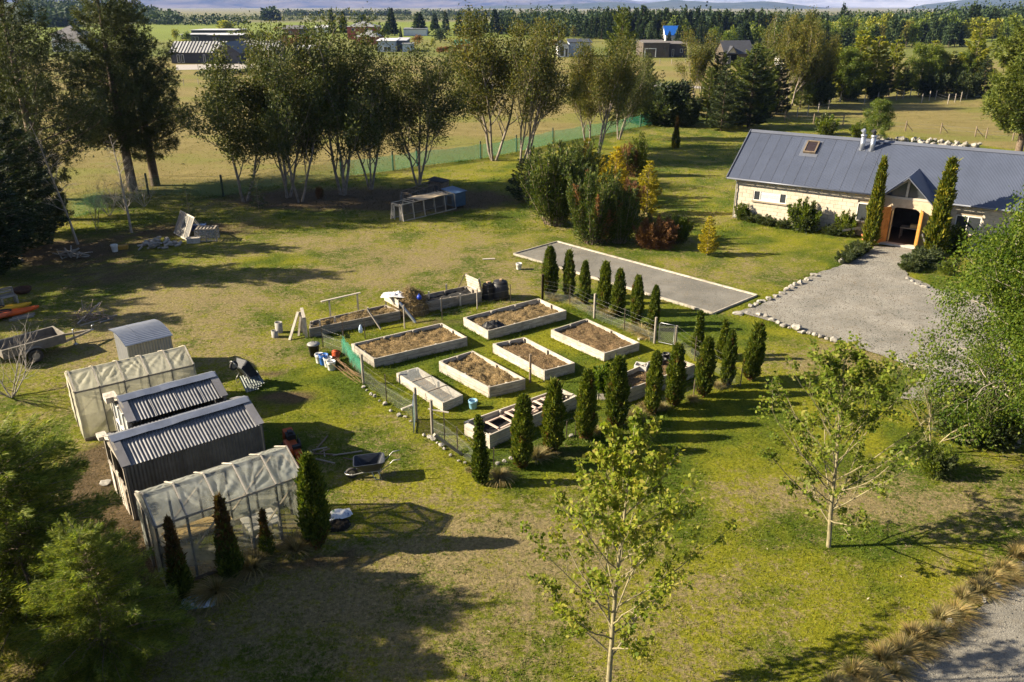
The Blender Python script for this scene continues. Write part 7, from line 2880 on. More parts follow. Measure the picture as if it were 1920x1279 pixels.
tree_px('cedar', 'feathery_conifer', 70, 1165, 812, 'large feathery light green conifer in the lower left corner', 'conifer', None, 10.0, 1.15, rz=.4)
tree_px('cedar', 'feathery_conifer', 215, 1265, 1000, 'smaller feathery conifer in front at the lower left', 'conifer', None, 10.0, 1.0, rz=2.4)
tree_px('cedar', 'feathery_conifer', -40, 1120, 780, 'feathery conifer cut off by the left edge of the view', 'conifer', None, 10.0, .9, rz=4.4)
tree_px('bare_shrub', 'bare_shrub', 22, 745, 610, 'leafless pale shrub in front of the trailer', 'shrub', None, 2.6, 1.0)

# ---- left pines and undergrowth
for k, x, y, top, w, lab in [('pine_a', 250, 358, -50, 1.05, 'tall dark pine with the bare birch before its trunk'), ('pine_b', 292, 348, -25, 1.05, 'tall dark pine just right of the other pine trunk'),
 ('pine_b', 92, 412, -90, .95, 'tall dark pine near the left edge'), ('pine_a', 5, 375, -110, 1.0, 'tall dark pine cut by the left edge')]:
 tree_px(k, 'pine_tree', x, y, top, lab, 'tree', 'tall pines at the left', 10.0, w)
for x, y, top, w, lab in [(35, 470, 190, 1.0, 'broad dark conifer filling the left edge'), (85, 440, 250, .9, 'dark conifer behind the plank pile'), (-20, 520, 160, 1.0, 'dark conifer outside the left edge')]:
 tree_px('dense_conifer', 'dark_conifer', x, y, top, lab, 'tree', None, 10.0, w)
tree_px('bare_birch', 'bare_birch', 247, 437, 225, 'leafless white stemmed birch before the tall pine', 'tree', None, 8.0, .9)
tree_px('bare_birch', 'bare_birch', 146, 458, 195, 'thin leafless birch leaning left by the dark conifers', 'tree', None, 8.0, .7, lean=(-.12, 0))
for x, y, top, k, lab in [(182, 433, 340, 'bare_tree', 'small leafless sapling between the two bare birches'), (236, 395, 320, 'twig_thicket', 'thicket of bare twigs beside the white birch'), (270, 388, 320, 'twig_thicket', 'thicket of bare twigs right of the white birch'), (205, 405, 340, 'twig_thicket', 'thicket of bare twigs left of the white birch')]:
 tree_px(k, 'bare_shrub', x, y, top, lab, 'shrub', None, 4.0 if k == 'bare_tree' else 3.0, 1.0)
for x, y, top, lab in [(357, 415, 345, 'small dark deodar behind the tipped coop'), (485, 390, 310, 'small dark deodar between two gum trunks')]:
 tree_px('small_deodar', 'young_conifer', x, y, top, lab, 'tree', None, 10.0, .9)
tree_px('brown_shrub', 'red_shrub', 600, 372, 345, 'small red brown shrub at the foot of the gum trees', 'shrub', None, 3.0, 1.0)

# ---- gum trees
for k, x, y, top, w, lean, lab in [
 ('gum_a', 460, 378, 112, 1.15, (.10, 0), 'leaning gum tree at the left end of the row'),
 ('gum_b', 540, 371, 72, 0.94, (.03, 0), 'gum tree with a dark straight trunk, second in the row'),
 ('gum_a', 563, 379, 120, 0.98, (.12, 0), 'forked pale gum tree, third in the row'),
 ('gum_b', 643, 366, 58, 1.06, (0, 0), 'largest many stemmed gum tree in the row'),
 ('gum_c', 695, 356, 110, 0.92, (.06, 0), 'gum tree squeezed behind the largest one'),
 ('gum_b', 785, 346, 105, 1.09, (.05, 0), 'broad dark gum tree above the chicken runs'),
 ('gum_d', 926, 301, 42, 1.13, (.02, 0), 'tall gum tree with a tan trunk before the green fence'),
 ('gum_thin', 977, 306, 60, .85, (.05, 0), 'gum tree with thin white stems beside the tan trunked one'),
 ('gum_e', 990, 304, 58, .8, (.10, 0), 'gum tree with a straight grey trunk beside the white stems'),
 ('gum_d', 1103, 280, 92, .95, (-.03, 0), 'many stemmed pale gum tree right of the green fence'),
 ('gum_e', 1122, 292, 82, 1.0, (.16, 0), 'gum tree leaning right behind the golden conifers'),
 ('gum_e', 1307, 222, 70, .9, (0, 0), 'slender dark stemmed gum tree left of the house'),
 ('gum_thin', 1440, 200, 35, 1.0, (.08, 0), 'golden tipped gum tree with white stems behind the house'),
 ('gum_d', 1465, 202, 30, .75, (.14, 0), 'gum tree leaning right among white stems behind the house'),
 ('gum_e', 1492, 198, 66, 1.0, (.16, 0), 'leaning white stemmed gum, left of a leaning pair'),
 ('gum_d', 1512, 197, 70, .8, (.18, 0), 'leaning white stemmed gum, right of a leaning pair')]:
 tree_px(k, 'gum_tree', x, y, top, lab, 'tree', 'gum trees along the boundary', 10.0, w, lean=lean)

# ---- other trees behind the house and along the paddock
for k, nm, x, y, top, H0, w, lean, lab in [
 ('sunny_conifer', 'conifer_tree', 1160, 205, 14, 10, .80, 0, 'tall bright conifer rising above the gum trees'),
 ('dark_bush', 'evergreen_shrub', 1240, 232, 142, 4.5, 1.45, 0, 'round dark evergreen shrub beyond the middle lawn'),
 ('dark_bush', 'evergreen_shrub', 1195, 228, 158, 4.5, 1.3, 0, 'dark evergreen shrub behind the leaning gum'),
 ('small_deodar', 'young_conifer', 1237, 215, 132, 10, .8, 0, 'pale young deodar rising behind the round dark shrub'),
 ('spruce_a', 'spruce_tree', 1352, 244, 122, 10, 1.2, 0, 'dark spruce left of the house roof'),
 ('spruce_a', 'spruce_tree', 1402, 240, 92, 10, 1.25, 0, 'taller dark spruce just behind the house gable'),
 ('sunny_conifer', 'conifer_tree', 1378, 228, 108, 10, 1.2, 0, 'greener conifer between two dark spruces'),
 ('spruce_a', 'spruce_tree', 1432, 222, 138, 10, 1.0, 0, 'small dark spruce before the white gum stems'),
 ('sunny_conifer', 'conifer_tree', 1405, 238, 84, 10, 1.1, 0, 'tall green conifer in front of the charcoal roofed house'),
 ('sunny_conifer', 'conifer_tree', 1425, 214, 92, 10, 1.2, 0, 'green conifer between the spruces and the white gum stems'),
 ('sunny_conifer', 'conifer_tree', 1342, 222, 98, 10, 1.0, 0, 'green conifer just behind the dark spruce by the fence'),
 ('sunny_conifer', 'conifer_tree', 1500, 203, 96, 10, 1.0, 0, 'green conifer among the leaning white gum stems'),
 ('lime_conifer', 'larch_tree', 1556, 190, 84, 10, 1.0, 0, 'bright green larch left of the leaning birch'),
 ('gum_d', 'gum_tree', 1480, 205, 48, 10, .9, .05, 'golden gum filling the gap between the white stems'),
 ('gum_c', 'gum_tree', 1160, 262, 105, 10, .9, .08, 'gum tree in front of the tall bright conifer'),
 ('sunny_conifer', 'conifer_tree', 1325, 226, 128, 10, 1.0, 0, 'conifer beside the slender dark stemmed gum tree'),
 ('spruce_a', 'spruce_tree', 1455, 214, 112, 10, 1.2, 0, 'dark spruce behind the white gum stems'),
 ('dark_bush', 'evergreen_shrub', 1280, 236, 176, 4.5, 1.2, 0, 'dark evergreen shrub between the spruces and the round shrub'),
 ('sunny_conifer', 'conifer_tree', 1210, 216, 110, 10, .9, 0, 'green conifer behind the leaning gum tree'),
 ('spruce_a', 'spruce_tree', 1535, 196, 92, 10, 1.2, 0, 'dark spruce behind the leaning pair of gums'),
 ('birch_far', 'birch_tree', 1575, 190, 82, 10, 1.1, 0, 'green birch just left of the bright larches'),
 ('spruce_a', 'spruce_tree', 1690, 180, 120, 10, 1.0, 0, 'small dark spruce in the paddock gap'),
 ('lime_conifer', 'larch_tree', 1735, 176, 78, 10, 1.0, 0, 'yellow green larch in the right row of trees'),
 ('dark_bush', 'evergreen_shrub', 1745, 180, 132, 4.5, 1.2, 0, 'dark undergrowth below the right row of trees'),
 ('dark_bush', 'evergreen_shrub', 1640, 186, 146, 4.5, 1.1, 0, 'dark undergrowth right of the bright larches'),
 ('dark_bush', 'evergreen_shrub', 1810, 182, 130, 4.5, 1.2, 0, 'dark undergrowth left of the great pine'),
 ('birch_far', 'birch_tree', 1562, 186, 85, 10, .9, .16, 'leaning birch beside the leaning gums'),
 ('lime_conifer', 'larch_tree', 1600, 186, 60, 10, 1.3, 0, 'bright green larch behind the paddock fence, tallest'),
 ('lime_conifer', 'larch_tree', 1632, 184, 70, 10, 1.2, 0, 'bright green larch, right of the tallest one'),
 ('spruce_a', 'spruce_tree', 1650, 182, 98, 10, 1.1, 0, 'dark spruce among the bright larches'),
 ('lime_conifer', 'larch_tree', 1666, 180, 76, 10, 1.0, 0, 'small bright larch at the right of the gap'),
 ('birch_far', 'birch_tree', 1722, 178, 75, 10, 1.0, .05, 'light green birch right of the paddock gap'),
 ('birch_lime', 'birch_tree', 1752, 176, 85, 10, 1.0, .05, 'yellow green birch in the middle of the right row'),
 ('spruce_a', 'spruce_tree', 1775, 176, 96, 10, 1.3, 0, 'dark spruce in the middle of the right row'),
 ('lime_conifer', 'larch_tree', 1815, 178, 46, 10, 1.05, 0, 'tall yellow green larch left of the great pine'),
 ('birch_far', 'birch_tree', 1800, 178, 90, 10, .9, 0, 'pale birch beside the tall yellow green larch'),
 ('spruce_a', 'spruce_tree', 1838, 182, 104, 10, 1.3, 0, 'dark spruce just left of the great pine'),
 ('pine_sun', 'pine_tree', 1908, 292, 20, 10, 1.05, 0, 'great sunlit pine with a short trunk at the right edge'),
 ('leafy_bush', 'shrub', 1547, 252, 212, 2.6, 1.2, 0, 'light green shrub above the house skylight'),
 ('birch_far', 'young_tree', 1640, 266, 180, 10, .95, 0, 'slim young tree behind the house flues'),
 ('leafy_bush', 'shrub', 1612, 262, 228, 2.6, 1.1, 0, 'light green shrub left of the slim young tree'),
 ('leafy_bush', 'shrub', 1700, 168, 130, 2.6, 1.3, 0, 'dark green undergrowth below the right row of trees'),
 ('dark_bush', 'evergreen_shrub', 1590, 188, 140, 4.5, 1.0, 0, 'dark undergrowth below the bright larches'),
 ('dark_bush', 'evergreen_shrub', 1530, 198, 140, 4.5, 1.0, 0, 'dark undergrowth behind the leaning gums')]:
 tree_px(k, nm, x, y, top, lab, 'shrub' if 'shrub' in nm else 'tree', None, H0, w, lean=(lean, 0))

# ---- trees standing left of the view, whose shade falls across the lawn
for k, x, y, h, w, lab in [('pine_b', -40.0, 42.0, 13, 1.0, 'pine standing outside the left edge beside the kayaks'), ('dense_conifer', -38.0, 38.0, 10, .9, 'dark conifer outside the left edge above the kayaks'), ('dense_conifer', -34.0, 31.5, 8, .9, 'dark conifer outside the left edge left of the trailer'), ('dense_conifer', -33.0, 35.5, 9, .9, 'dark conifer outside the left edge beside the trailer'),
 ('cedar', -14.5, 11.6, 5.8, 1.1, 'feathery conifer outside the lower left corner'), ('cedar', -12.5, 8.6, 6.0, 1.1, 'second feathery conifer outside the lower left corner')]:
 tree_px(k, 'shade_tree', 0, 0, 0, lab, 'tree', None, 10.0, w, loc=Vector((x, y, 0)), h=h)

# ------------------------------------------------------------------ boundary fence with green shade cloth
bfp = [(118, 415), (279, 366), (419, 369), (537, 347), (640, 331), (737, 320), (782, 312), (901, 298), (968, 285), (1036, 270), (1094, 259), (1200, 238), (1300, 217)]
bf_ = thing('boundary_fence', at(419, 369), 'long boundary fence of dark posts hung with green shade cloth', 'fence')
SHADE = mesh_cloth('green_shade_cloth', (.04, .21, .13), .46, .35)
SHADE2 = mesh_cloth('thin_green_shade_cloth', (.05, .16, .08), .26, .35)
bp_ = [at(*p) for p in bfp]
for i, g in enumerate(bp_):
 post('post', g - Vector((0, 0, .1)), 1.85, .17, plain('dark_round_post', (.07, .075, .05), .85, .3, 5), bf_)
for i, (a, c) in enumerate(zip(bp_[:-1], bp_[1:])):
 n = 14
 vs, fs = [], []
 mb = MB()
 for j in range(n + 1):
  p = a.lerp(c, j / n)
  sag = .10 * math.sin(PI * j / n) + .03 * math.sin(j * 1.3 + i)
  for z in (.03, .75, 1.45 - sag):
   vs.append(p + Vector((.03, -.10 - .03 * math.sin(j * .9 + z), z)))
 mb.add(vs, [(j * 3 + k, j * 3 + 3 + k, j * 3 + 4 + k, j * 3 + 1 + k) for j in range(n) for k in range(2)], True)
 mb.build('shade_cloth', SHADE2 if i < 4 else SHADE, bf_)
 mb = MB()
 wire(mb, a + Vector((0, 0, 1.6)), c + Vector((0, 0, 1.6)), .01)
 mb.build('wire', WIRE, bf_)


def post_fence(name, label, pts, h, d, wires=(.5, .9), group='post and wire fences of the paddocks', mat=None, brace=()):
 t = thing(name, pts[0], label, 'fence', group)
 for i, g in enumerate(pts):
  post('post', g - Vector((0, 0, .1)), h * RND.uniform(.92, 1.08) + .1, d, mat or W_GREY, t)
  if i in brace:
   board('brace', g + Vector((.05, 0, h * .7)), g + Vector((.9, -.1, .02)), .07, .07, mat or W_GREY, t)
 for z in wires:
  mb = MB()
  for a, c in zip(pts[:-1], pts[1:]):
   wire(mb, a + Vector((0, 0, z)), c + Vector((0, 0, z)), .012)
  mb.build('wire', WIRE, t)
 return t


post_fence('paddock_fence', 'post and wire fence just behind the house with braced dark posts', [at(*p) for p in ((1471, 228), (1525, 232), (1580, 236), (1697, 246), (1763, 250), (1828, 256), (1848, 260), (1898, 264), (1990, 272))], 1.25, .14, mat=W_OLD, brace=(0, 3, 4, 5))
post_fence('paddock_fence', 'post and wire fence across the paddock below the leaning gums', [at(*p) for p in ((1494, 220), (1514, 216), (1534, 211), (1553, 206), (1620, 196), (1645, 190), (1680, 188), (1693, 185), (1706, 183), (1728, 180))], 1.3, .14)
post_fence('paddock_fence', 'post and wire fence in the paddock left of the great pine', [at(*p) for p in ((1728, 192), (1742, 188), (1754, 186), (1777, 194), (1790, 191), (1801, 189), (1812, 184), (1840, 182))], 1.35, .14)
post_fence('paddock_fence', 'distant wire fence along the straw paddock at the left', [at(*p) for p in ((345, 160), (372, 158), (416, 156), (470, 150), (530, 146))], 1.2, .12)
post_fence('paddock_fence', 'distant fence of thin posts before the grey farm shed', [at(*p) for p in ((725, 104), (740, 104), (755, 104), (770, 103), (785, 103))], 1.2, .14)
post_fence('paddock_fence', 'distant fence before the brown box building', [at(*p) for p in ((1180, 122), (1218, 121), (1237, 120), (1259, 120), (1285, 118))], 1.3, .14)
post_fence('paddock_fence', 'distant fence posts before the striped roof farmhouse', [at(*p) for p in ((372, 131), (400, 130), (423, 129), (449, 128), (500, 126))], 1.3, .14)

# ------------------------------------------------------------------ grass: short blades over the near lawn, longer tufts at edges
def grass(name, n, seed, hmin, hmax, wid, region, blades=3):
 rg = np.random.default_rng(seed)
 X, Y = region(rg, n)
 keep = np.ones(len(X), bool)
 for poly in (drive_pts, road_pts, court):
  keep &= ~inside(X, Y, poly)
 for q in (qA, qB, qC, qD, qE, qF, qG, qM, q1, q2):
  keep &= ~inside(X, Y, q)
 for F, L, W_ in ((G1, 3.94, 1.87), (G2, 3.98, 1.9), (F2, 4.16, 2.23), (F3, 3.09, 2.08), (FS, 1.84, 2.1)):
  keep &= ~inside(X, Y, [F(0, 0, 0), F(L, 0, 0), F(L, W_, 0), F(0, W_, 0)])
 keep &= ~inside(X, Y, [HF(0, 0, 0), HF(HL, 0, 0), HF(HL, HW, 0), HF(0, HW, 0)])
 X, Y = X[keep], Y[keep]
 C = land_colour(X, Y)
 C = C * np.array([.95, 1.0, .95])
 lush = sstep(.0, .06, C[:, 1] - C[:, 0])
 X, Y, C, lush = [np.repeat(a, blades, 0) for a in (X, Y, C, lush)]
 m = len(X)
 X = X + rg.normal(size=m) * .03
 Y = Y + rg.normal(size=m) * .03
 P = np.stack([X, Y, ground_z(X, Y) - .005], 1)
 h = rg.uniform(hmin, hmax, m) * (.55 + .6 * lush)
 D = np.stack([rg.normal(size=m) * .55, rg.normal(size=m) * .55, np.ones(m)], 1)
 D = unit(D)
 S = unit(np.cross(D, rg.normal(size=(m, 3)))) * (wid * rg.uniform(.7, 1.3, m))[:, None]
 V = np.empty((m, 3, 3))
 V[:, 0] = P - S
 V[:, 1] = P + S
 V[:, 2] = P + D * h[:, None]
 C = C * rg.uniform(.7, 1.5, (m, 1)) * (1 + rg.normal(size=(m, 1)) * np.array([.16, .03, 0]))
 C = np.clip(C, .003, .8)
 C = np.repeat(C, 3, 0)
 me = np_mesh(name, V.reshape(-1, 3), [np.arange(m * 3).reshape(-1, 3)], [GRASSM], attr=C)
 return tag(link(name, me), name.replace('_', ' ') + ' growing on the lawn of the property', 'grass', kind='stuff')


def inside(X, Y, poly):
 c = np.zeros(len(X), bool)
 m = len(poly)
 for i in range(m):
  x0, y0 = poly[i][0], poly[i][1]
  x1, y1 = poly[(i + 1) % m][0], poly[(i + 1) % m][1]
  hit = ((y0 > Y) != (y1 > Y))
  with np.errstate(divide='ignore', invalid='ignore'):
   xi = (x1 - x0) * (Y - y0) / (y1 - y0 + 1e-12) + x0
  c ^= hit & (X < xi)
 return c


def grass_mat():
 m, nt, b = new_mat('grass_blade')
 a = nt.nodes.new('ShaderNodeAttribute')
 a.attribute_name = 'tint'
 nt.links.new(a.outputs['Color'], b.inputs['Base Color'])
 b.inputs['Roughness'].default_value = .6
 b.inputs['Specular IOR Level'].default_value = .15
 tr = nt.nodes.new('ShaderNodeBsdfTranslucent')
 nt.links.new(mixc(nt, 1.0, a.outputs['Color'], (1.2, 1.25, .7), 'MULTIPLY'), tr.inputs[0])
 mx = nt.nodes.new('ShaderNodeMixShader')
 mx.inputs[0].default_value = .35
 nt.links.new(b.outputs[0], mx.inputs[1])
 nt.links.new(tr.outputs[0], mx.inputs[2])
 nt.links.new(mx.outputs[0], nt.nodes['Material Output'].inputs[0])
 return m


GRASSM = grass_mat()


def near_lawn(rg, n):
 # denser towards the viewer, inside the field of view
 y = 10.0 + 46.0 * rg.random(n) ** 1.35
 x = (rg.random(n) * 2 - 1) * (.60 * y + 5)
 return x, y


grass('short_grass', 170000, 5, .035, .095, .012, near_lawn, 3)


def paddock(rg, n):
 y = 52 + 75 * rg.random(n) ** 1.2
 x = (rg.random(n) * 2 - 1) * (.66 * y)
 return x, y


grass('paddock_grass', 30000, 6, .10, .26, .022, paddock, 3)


def ring(rg, n):
 xs_, ys_ = [], []
 segs = []
 for q, k in ((qA, 1), (qB, 1), (qC, 1), (qD, 1), (qE, 1), (qF, 1), (qG, 1), (qM, 1), (q1, 2), (q2, 1)):
  for i in range(4):
   segs.append((q[i], q[(i + 1) % 4], .16))
 segs += [(at(600, 628), at(960, 560), .35), (at(606, 651), at(781, 790), .2), (at(811, 815), at(905, 892), .2), (at(905, 895), at(1406, 722), .3), (at(1017, 562), at(1227, 640), .3), (court[3], court[0], .16), (court[1], court[2], .16)]
 segs += [(drive_pts[i], drive_pts[i + 1], .22) for i in range(2, 14)]
 segs += [(bp_[i], bp_[i + 1], .4) for i in range(len(bp_) - 1)]
 L = np.array([(b_ - a).length for a, b_, w in segs])
 pick = rg.choice(len(segs), n, p=L / L.sum())
 f = rg.random(n)
 A = np.array([tuple(s[0]) for s in segs])[pick]
 B = np.array([tuple(s[1]) for s in segs])[pick]
 W_ = np.array([s[2] for s in segs])[pick]
 p = A + (B - A) * f[:, None]
 return p[:, 0] + rg.normal(size=n) * W_, p[:, 1] + rg.normal(size=n) * W_


grass('long_grass', 16000, 7, .10, .26, .011, ring, 3)


# ------------------------------------------------------------------ loose stones on the gravel, litter on the lawn
def pebbles(name, poly, n, seed, lo, hi, z, label):
 rg = np.random.default_rng(seed)
 A = np.array([(p[0], p[1]) for p in poly])
 X = rg.uniform(A[:, 0].min(), min(A[:, 0].max(), 24), n)
 Y = rg.uniform(A[:, 1].min(), A[:, 1].max(), n)
 k = inside(X, Y, poly)
 X, Y = X[k], Y[k]
 m = len(X)
 s = rg.uniform(lo, hi, m) ** 1.0
 a = rg.random(m) * 2 * PI
 V = np.empty((m, 4, 3))
 for j in range(3):
  V[:, j] = np.stack([X + np.cos(a + j * 2.09) * s, Y + np.sin(a + j * 2.09) * s * .8, np.full(m, z - .004)], 1)
 V[:, 3] = np.stack([X + s * .2, Y, z + s * .8], 1)
 F = np.array([[0, 1, 3], [1, 2, 3], [2, 0, 3]])
 F = (F[None] + (np.arange(m) * 4)[:, None, None]).reshape(-1, 3)
 return tag(link(name, np_mesh(name, V.reshape(-1, 3), [F], [PEB])), label, 'gravel', kind='stuff')


PEB = leaf('pebble', [(.07, .065, .055), (.16, .15, .13), (.26, .245, .215), (.12, .09, .06)], 0, .9, .1, .5)
pebbles('loose_gravel', drive_pts, 26000, 1, .014, .045, .053, 'loose stones of the gravel drive')
pebbles('loose_gravel', road_pts, 16000, 2, .012, .04, .051, 'loose stones of the gravel road')
pebbles('loose_gravel', court, 7000, 3, .012, .034, .055, 'loose grit of the gravel court')
LIT = leaf('ground_litter', [(.10, .065, .03), (.18, .13, .07), (.30, .27, .21), (.07, .05, .03)], 0, .9, .1, .5)
rg = np.random.default_rng(8)
X, Y = near_lawn(rg, 5200)
P = np.stack([X, Y, ground_z(X, Y) + .012], 1)
V = kites(P, rg.normal(size=P.shape) * np.array([1, 1, .12]), rg.uniform(.03, .14, len(P)), rg.uniform(.012, .035, len(P)), rg)
tag(link('leaf_litter', leaf_mesh('leaf_litter', V, LIT)), 'fallen leaves and twigs lying on the lawn', 'litter', kind='stuff')

# ================================================================== FAR HOUSES AND WOODS
DARKCLAD = plain('dark_cladding', (.045, .045, .05), .7, .15, 1.0, bmp=.05)
BROWNCLAD = plain('brown_cladding', (.085, .068, .05), .7, .15, 1.0, bmp=.05)
BRICKRED = plain('red_brick_wall', (.26, .065, .04), .85, .2, 1.0, bmp=.05)
WHITEWALL = plain('white_house_wall', (.66, .65, .62), .8, .06, 1.0, bmp=.02)
BLUEWALL = plain('pale_blue_wall', (.42, .47, .54), .7, .08, 1.0, bmp=.02)
TILE = plain('grey_roof_tile', (.11, .105, .105), .75, .2, 1.0, bmp=.05)
TILE_L = plain('pale_grey_roof', (.25, .255, .265), .6, .12, 1.0, .1, .05)
BLUEROOF = plain('blue_roof', (.012, .10, .42), .45, .1, 1.0, .1, .02)
DARKROOF = plain('charcoal_roof', (.06, .062, .07), .5, .12, 1.0, .2, .05)
PALEROOF = plain('pale_flat_roof', (.50, .50, .52), .6, .12, .4, .1, .05)


def far_house(name, label, x0, x1, yb, depth, wall_h, roof_h, wall, roof, kind='gable', wins=(), over=.35, rz=0.0, gable_front=None, group=None, ribs=None):
 """A house whose front runs between two points of the ground; roof ridge along the front unless gable_front."""
 a, c = at(x0, yb), at(x1, yb)
 mid = a.lerp(c, .5)
 L = (c - a).length
 F = Frame(mid - (Matrix.Rotation(rz, 3, 'Z') @ Vector((L / 2, 0, 0))), rz)
 t = thing(name, mid, label, 'house' if 'house' in name else 'building', group, rz)
 b = MB()
 F.box(b, 0, L, 0, depth, 0, wall_h)
 b.build('wall', wall, t)
 if kind == 'gable':
  up = Vector((0, 0, roof_h))
  for sg in (0, 1):
   e0, e1 = F(-over, -over if sg == 0 else depth + over, wall_h - .05), F(L + over, -over if sg == 0 else depth + over, wall_h - .05)
   r0, r1 = F(-over, depth / 2, wall_h + roof_h), F(L + over, depth / 2, wall_h + roof_h)
   b = MB()
   slab(b, [e0, e1, r1, r0] if sg == 0 else [e1, e0, r0, r1], .12)
   ro = b.build('roof', roof, t)
   if ribs and sg == 0:
    k = int(L / ribs[0])
    for i in range(k):
     f = (i + .5) / k
     p, q = e0.lerp(e1, f), r0.lerp(r1, f)
     board('roof_rib', p + Vector((0, 0, .06)), q + Vector((0, 0, .06)), ribs[1], .06, ribs[2], ro)
  for s in (0.001, L - .001):
   b = MB()
   b.add([F(s, 0, wall_h), F(s, depth, wall_h), F(s, depth / 2, wall_h + roof_h)], [(0, 1, 2)])
   b.build('gable', wall, t)
 elif kind == 'front':       # gable faces the viewer
  for sg in (0, 1):
   s = -over if sg == 0 else L + over
   e0, e1 = F(s, -over, wall_h - .05), F(s, depth + over, wall_h - .05)
   r0, r1 = F(L / 2, -over, wall_h + roof_h), F(L / 2, depth + over, wall_h + roof_h)
   b = MB()
   slab(b, [e1, e0, r0, r1] if sg == 0 else [e0, e1, r1, r0], .12)
   b.build('roof', roof, t)
  for y in (.001, depth):
   b = MB()
   b.add([F(0, y, wall_h), F(L, y, wall_h), F(L / 2, y, wall_h + roof_h)], [(0, 1, 2)])
   b.build('gable', wall, t)
 elif kind == 'hip':
  ins = min(depth, L) / 2
  k = [F(-over, -over, wall_h), F(L + over, -over, wall_h), F(L + over, depth + over, wall_h), F(-over, depth + over, wall_h), F(ins, depth / 2, wall_h + roof_h), F(L - ins, depth / 2, wall_h + roof_h)]
  b = MB()
  b.add(k, [(0, 1, 5, 4), (1, 2, 5), (2, 3, 4, 5), (3, 0, 4), (3, 2, 1, 0)])
  b.build('roof', roof, t)
 else:                       # flat or single pitch
  b = MB()
  z0, z1 = wall_h + .002, wall_h + roof_h
  slab(b, [F(-over, -over, z0 + .15), F(L + over, -over, z0 + .15), F(L + over, depth + over, z1 + .15), F(-over, depth + over, z1 + .15)], .14)
  b.build('roof', roof, t)
  if roof_h > .3:
   for s in (0.001, L - .001):
    b = MB()
    b.add([F(s, 0, wall_h), F(s, depth, wall_h), F(s, depth, wall_h + roof_h)], [(0, 1, 2)])
    b.build('gable', wall, t)
 for (s0, s1, z0, z1) in wins:
  w = F.part('window', s0 * L, s1 * L, -.06, .02, z0, z1, W_WHITE if wall is not WHITEWALL else DARKCLAD, t)
  n = max(1, round((s1 - s0) * L / 1.2))
  for i in range(n):
   g = (s1 - s0) * L / n
   F.part('pane', s0 * L + g * i + .08, s0 * L + g * (i + 1) - .08, -.09, -.062, z0 + .08, z1 - .08, GLASS, w)
 return t, F, L


# big dark farmhouse with ribbed roof and a central gable
t, F, L = far_house('farm_house', 'long dark farmhouse with striped zinc roof and a dark central gable', 322, 420, 119, 9, 2.7, 2.6, DARKCLAD, DARKROOF, 'gable', ((.12, .17, .2, 2.2), (.2, .25, .2, 2.2), (.62, .66, .2, 2.2)), ribs=(.8, .42, plain('bright_zinc', (.62, .60, .55), .4, .1, 1, .4, 0)))
far_house('farm_house', 'right wing of the long dark farmhouse, striped zinc roof and pale window', 455, 522, 114, 8, 2.7, 2.4, DARKCLAD, DARKROOF, 'gable', ((.08, .32, .3, 2.3),), ribs=(.8, .42, MATS['bright_zinc']))
far_house('farm_house', 'dark front gable between the two striped wings of the farmhouse', 404, 450, 119, 13, 2.6, 2.7, plain('charcoal_gable', (.065, .065, .07), .7, .15, 1, bmp=.03), DARKROOF, 'front', ((.05, .2, .1, 2.1),), over=.5)
yard = [at(330, 131), at(470, 128), at(540, 118), at(330, 121)]
sheet('farm_yard', yard, -.055, plain('pale_yard_gravel', (.34, .31, .28), .9, .1, 2))
far_house('white_house', 'white walled house with dark tiled roof seen between the tall pines', 100, 166, 97, 11, 3.0, 3.1, WHITEWALL, TILE, 'hip', ((.12, .18, .3, 2.2), (.32, .42, 1.0, 2.1), (.68, .8, .9, 2.1)))
far_house('white_house', 'upper tiled roof behind the white walled house between the pines', 98, 150, 82, 12, 3.6, 3.2, WHITEWALL, TILE, 'hip')
far_house('flat_roof_house', 'low dark house with wide pale flat roofs, left part', 342, 405, 80, 14, 3.1, .1, DARKCLAD, PALEROOF, 'flat', ((.3, .5, .5, 2.3),), .8)
far_house('flat_roof_house', 'low dark house with wide pale flat roofs, right part in front', 395, 452, 83, 16, 3.4, .2, DARKCLAD, PALEROOF, 'flat', ((.1, .3, .4, 2.4),), .9)
far_house('flat_roof_house', 'farther pale flat roofed building behind the dark house', 360, 440, 70, 20, 3.2, .1, DARKCLAD, PALEROOF, 'flat', (), .6)
far_house('brown_house', 'low brown brick house with brown roof among autumn shrubs', 531, 566, 66, 12, 3.2, 1.6, plain('brown_brick', (.24, .10, .05), .85, .2, 1, bmp=.02), TILE, 'gable', ((.3, .5, .8, 2.0),))
far_house('dark_building', 'small dark flat building right of the brown house', 562, 586, 68, 9, 3.4, .1, DARKCLAD, DARKROOF, 'flat')
far_house('white_building', 'long pale shed roof behind the gum tree tops', 592, 618, 62, 10, 3.0, 1.2, WHITEWALL, PALEROOF, 'gable')
far_house('striped_building', 'small shed with pale striped roof left of the tallest gum tree', 552, 604, 108, 7, 2.2, 1.1, DARKCLAD, DARKROOF, 'gable', (), .3, 0, None, None, (1.4, .7, PALEROOF))
far_house('brick_house', 'two storey red brick house with grey hipped roof', 652, 706, 74, 13, 5.4, 2.4, BRICKRED, TILE_L, 'hip', ((.15, .28, 3.6, 4.8), (.6, .75, 3.6, 4.8)))
far_house('brick_house', 'lower front wing of the red brick house with grey hipped roof', 668, 712, 84, 11, 3.0, 2.6, BRICKRED, TILE_L, 'hip', ((.2, .4, .6, 2.0),))
far_house('grey_building', 'long grey farm shed before the red brick house', 708, 742, 97, 10, 3.3, .5, BLUEWALL, PALEROOF, 'flat', ((.35, .75, .1, 1.6),))
far_house('grey_building', 'dark right half of the grey farm shed', 742, 762, 96, 11, 3.3, .5, plain('slate_wall', (.11, .125, .15), .7, .1, 1, bmp=.02), PALEROOF, 'flat')
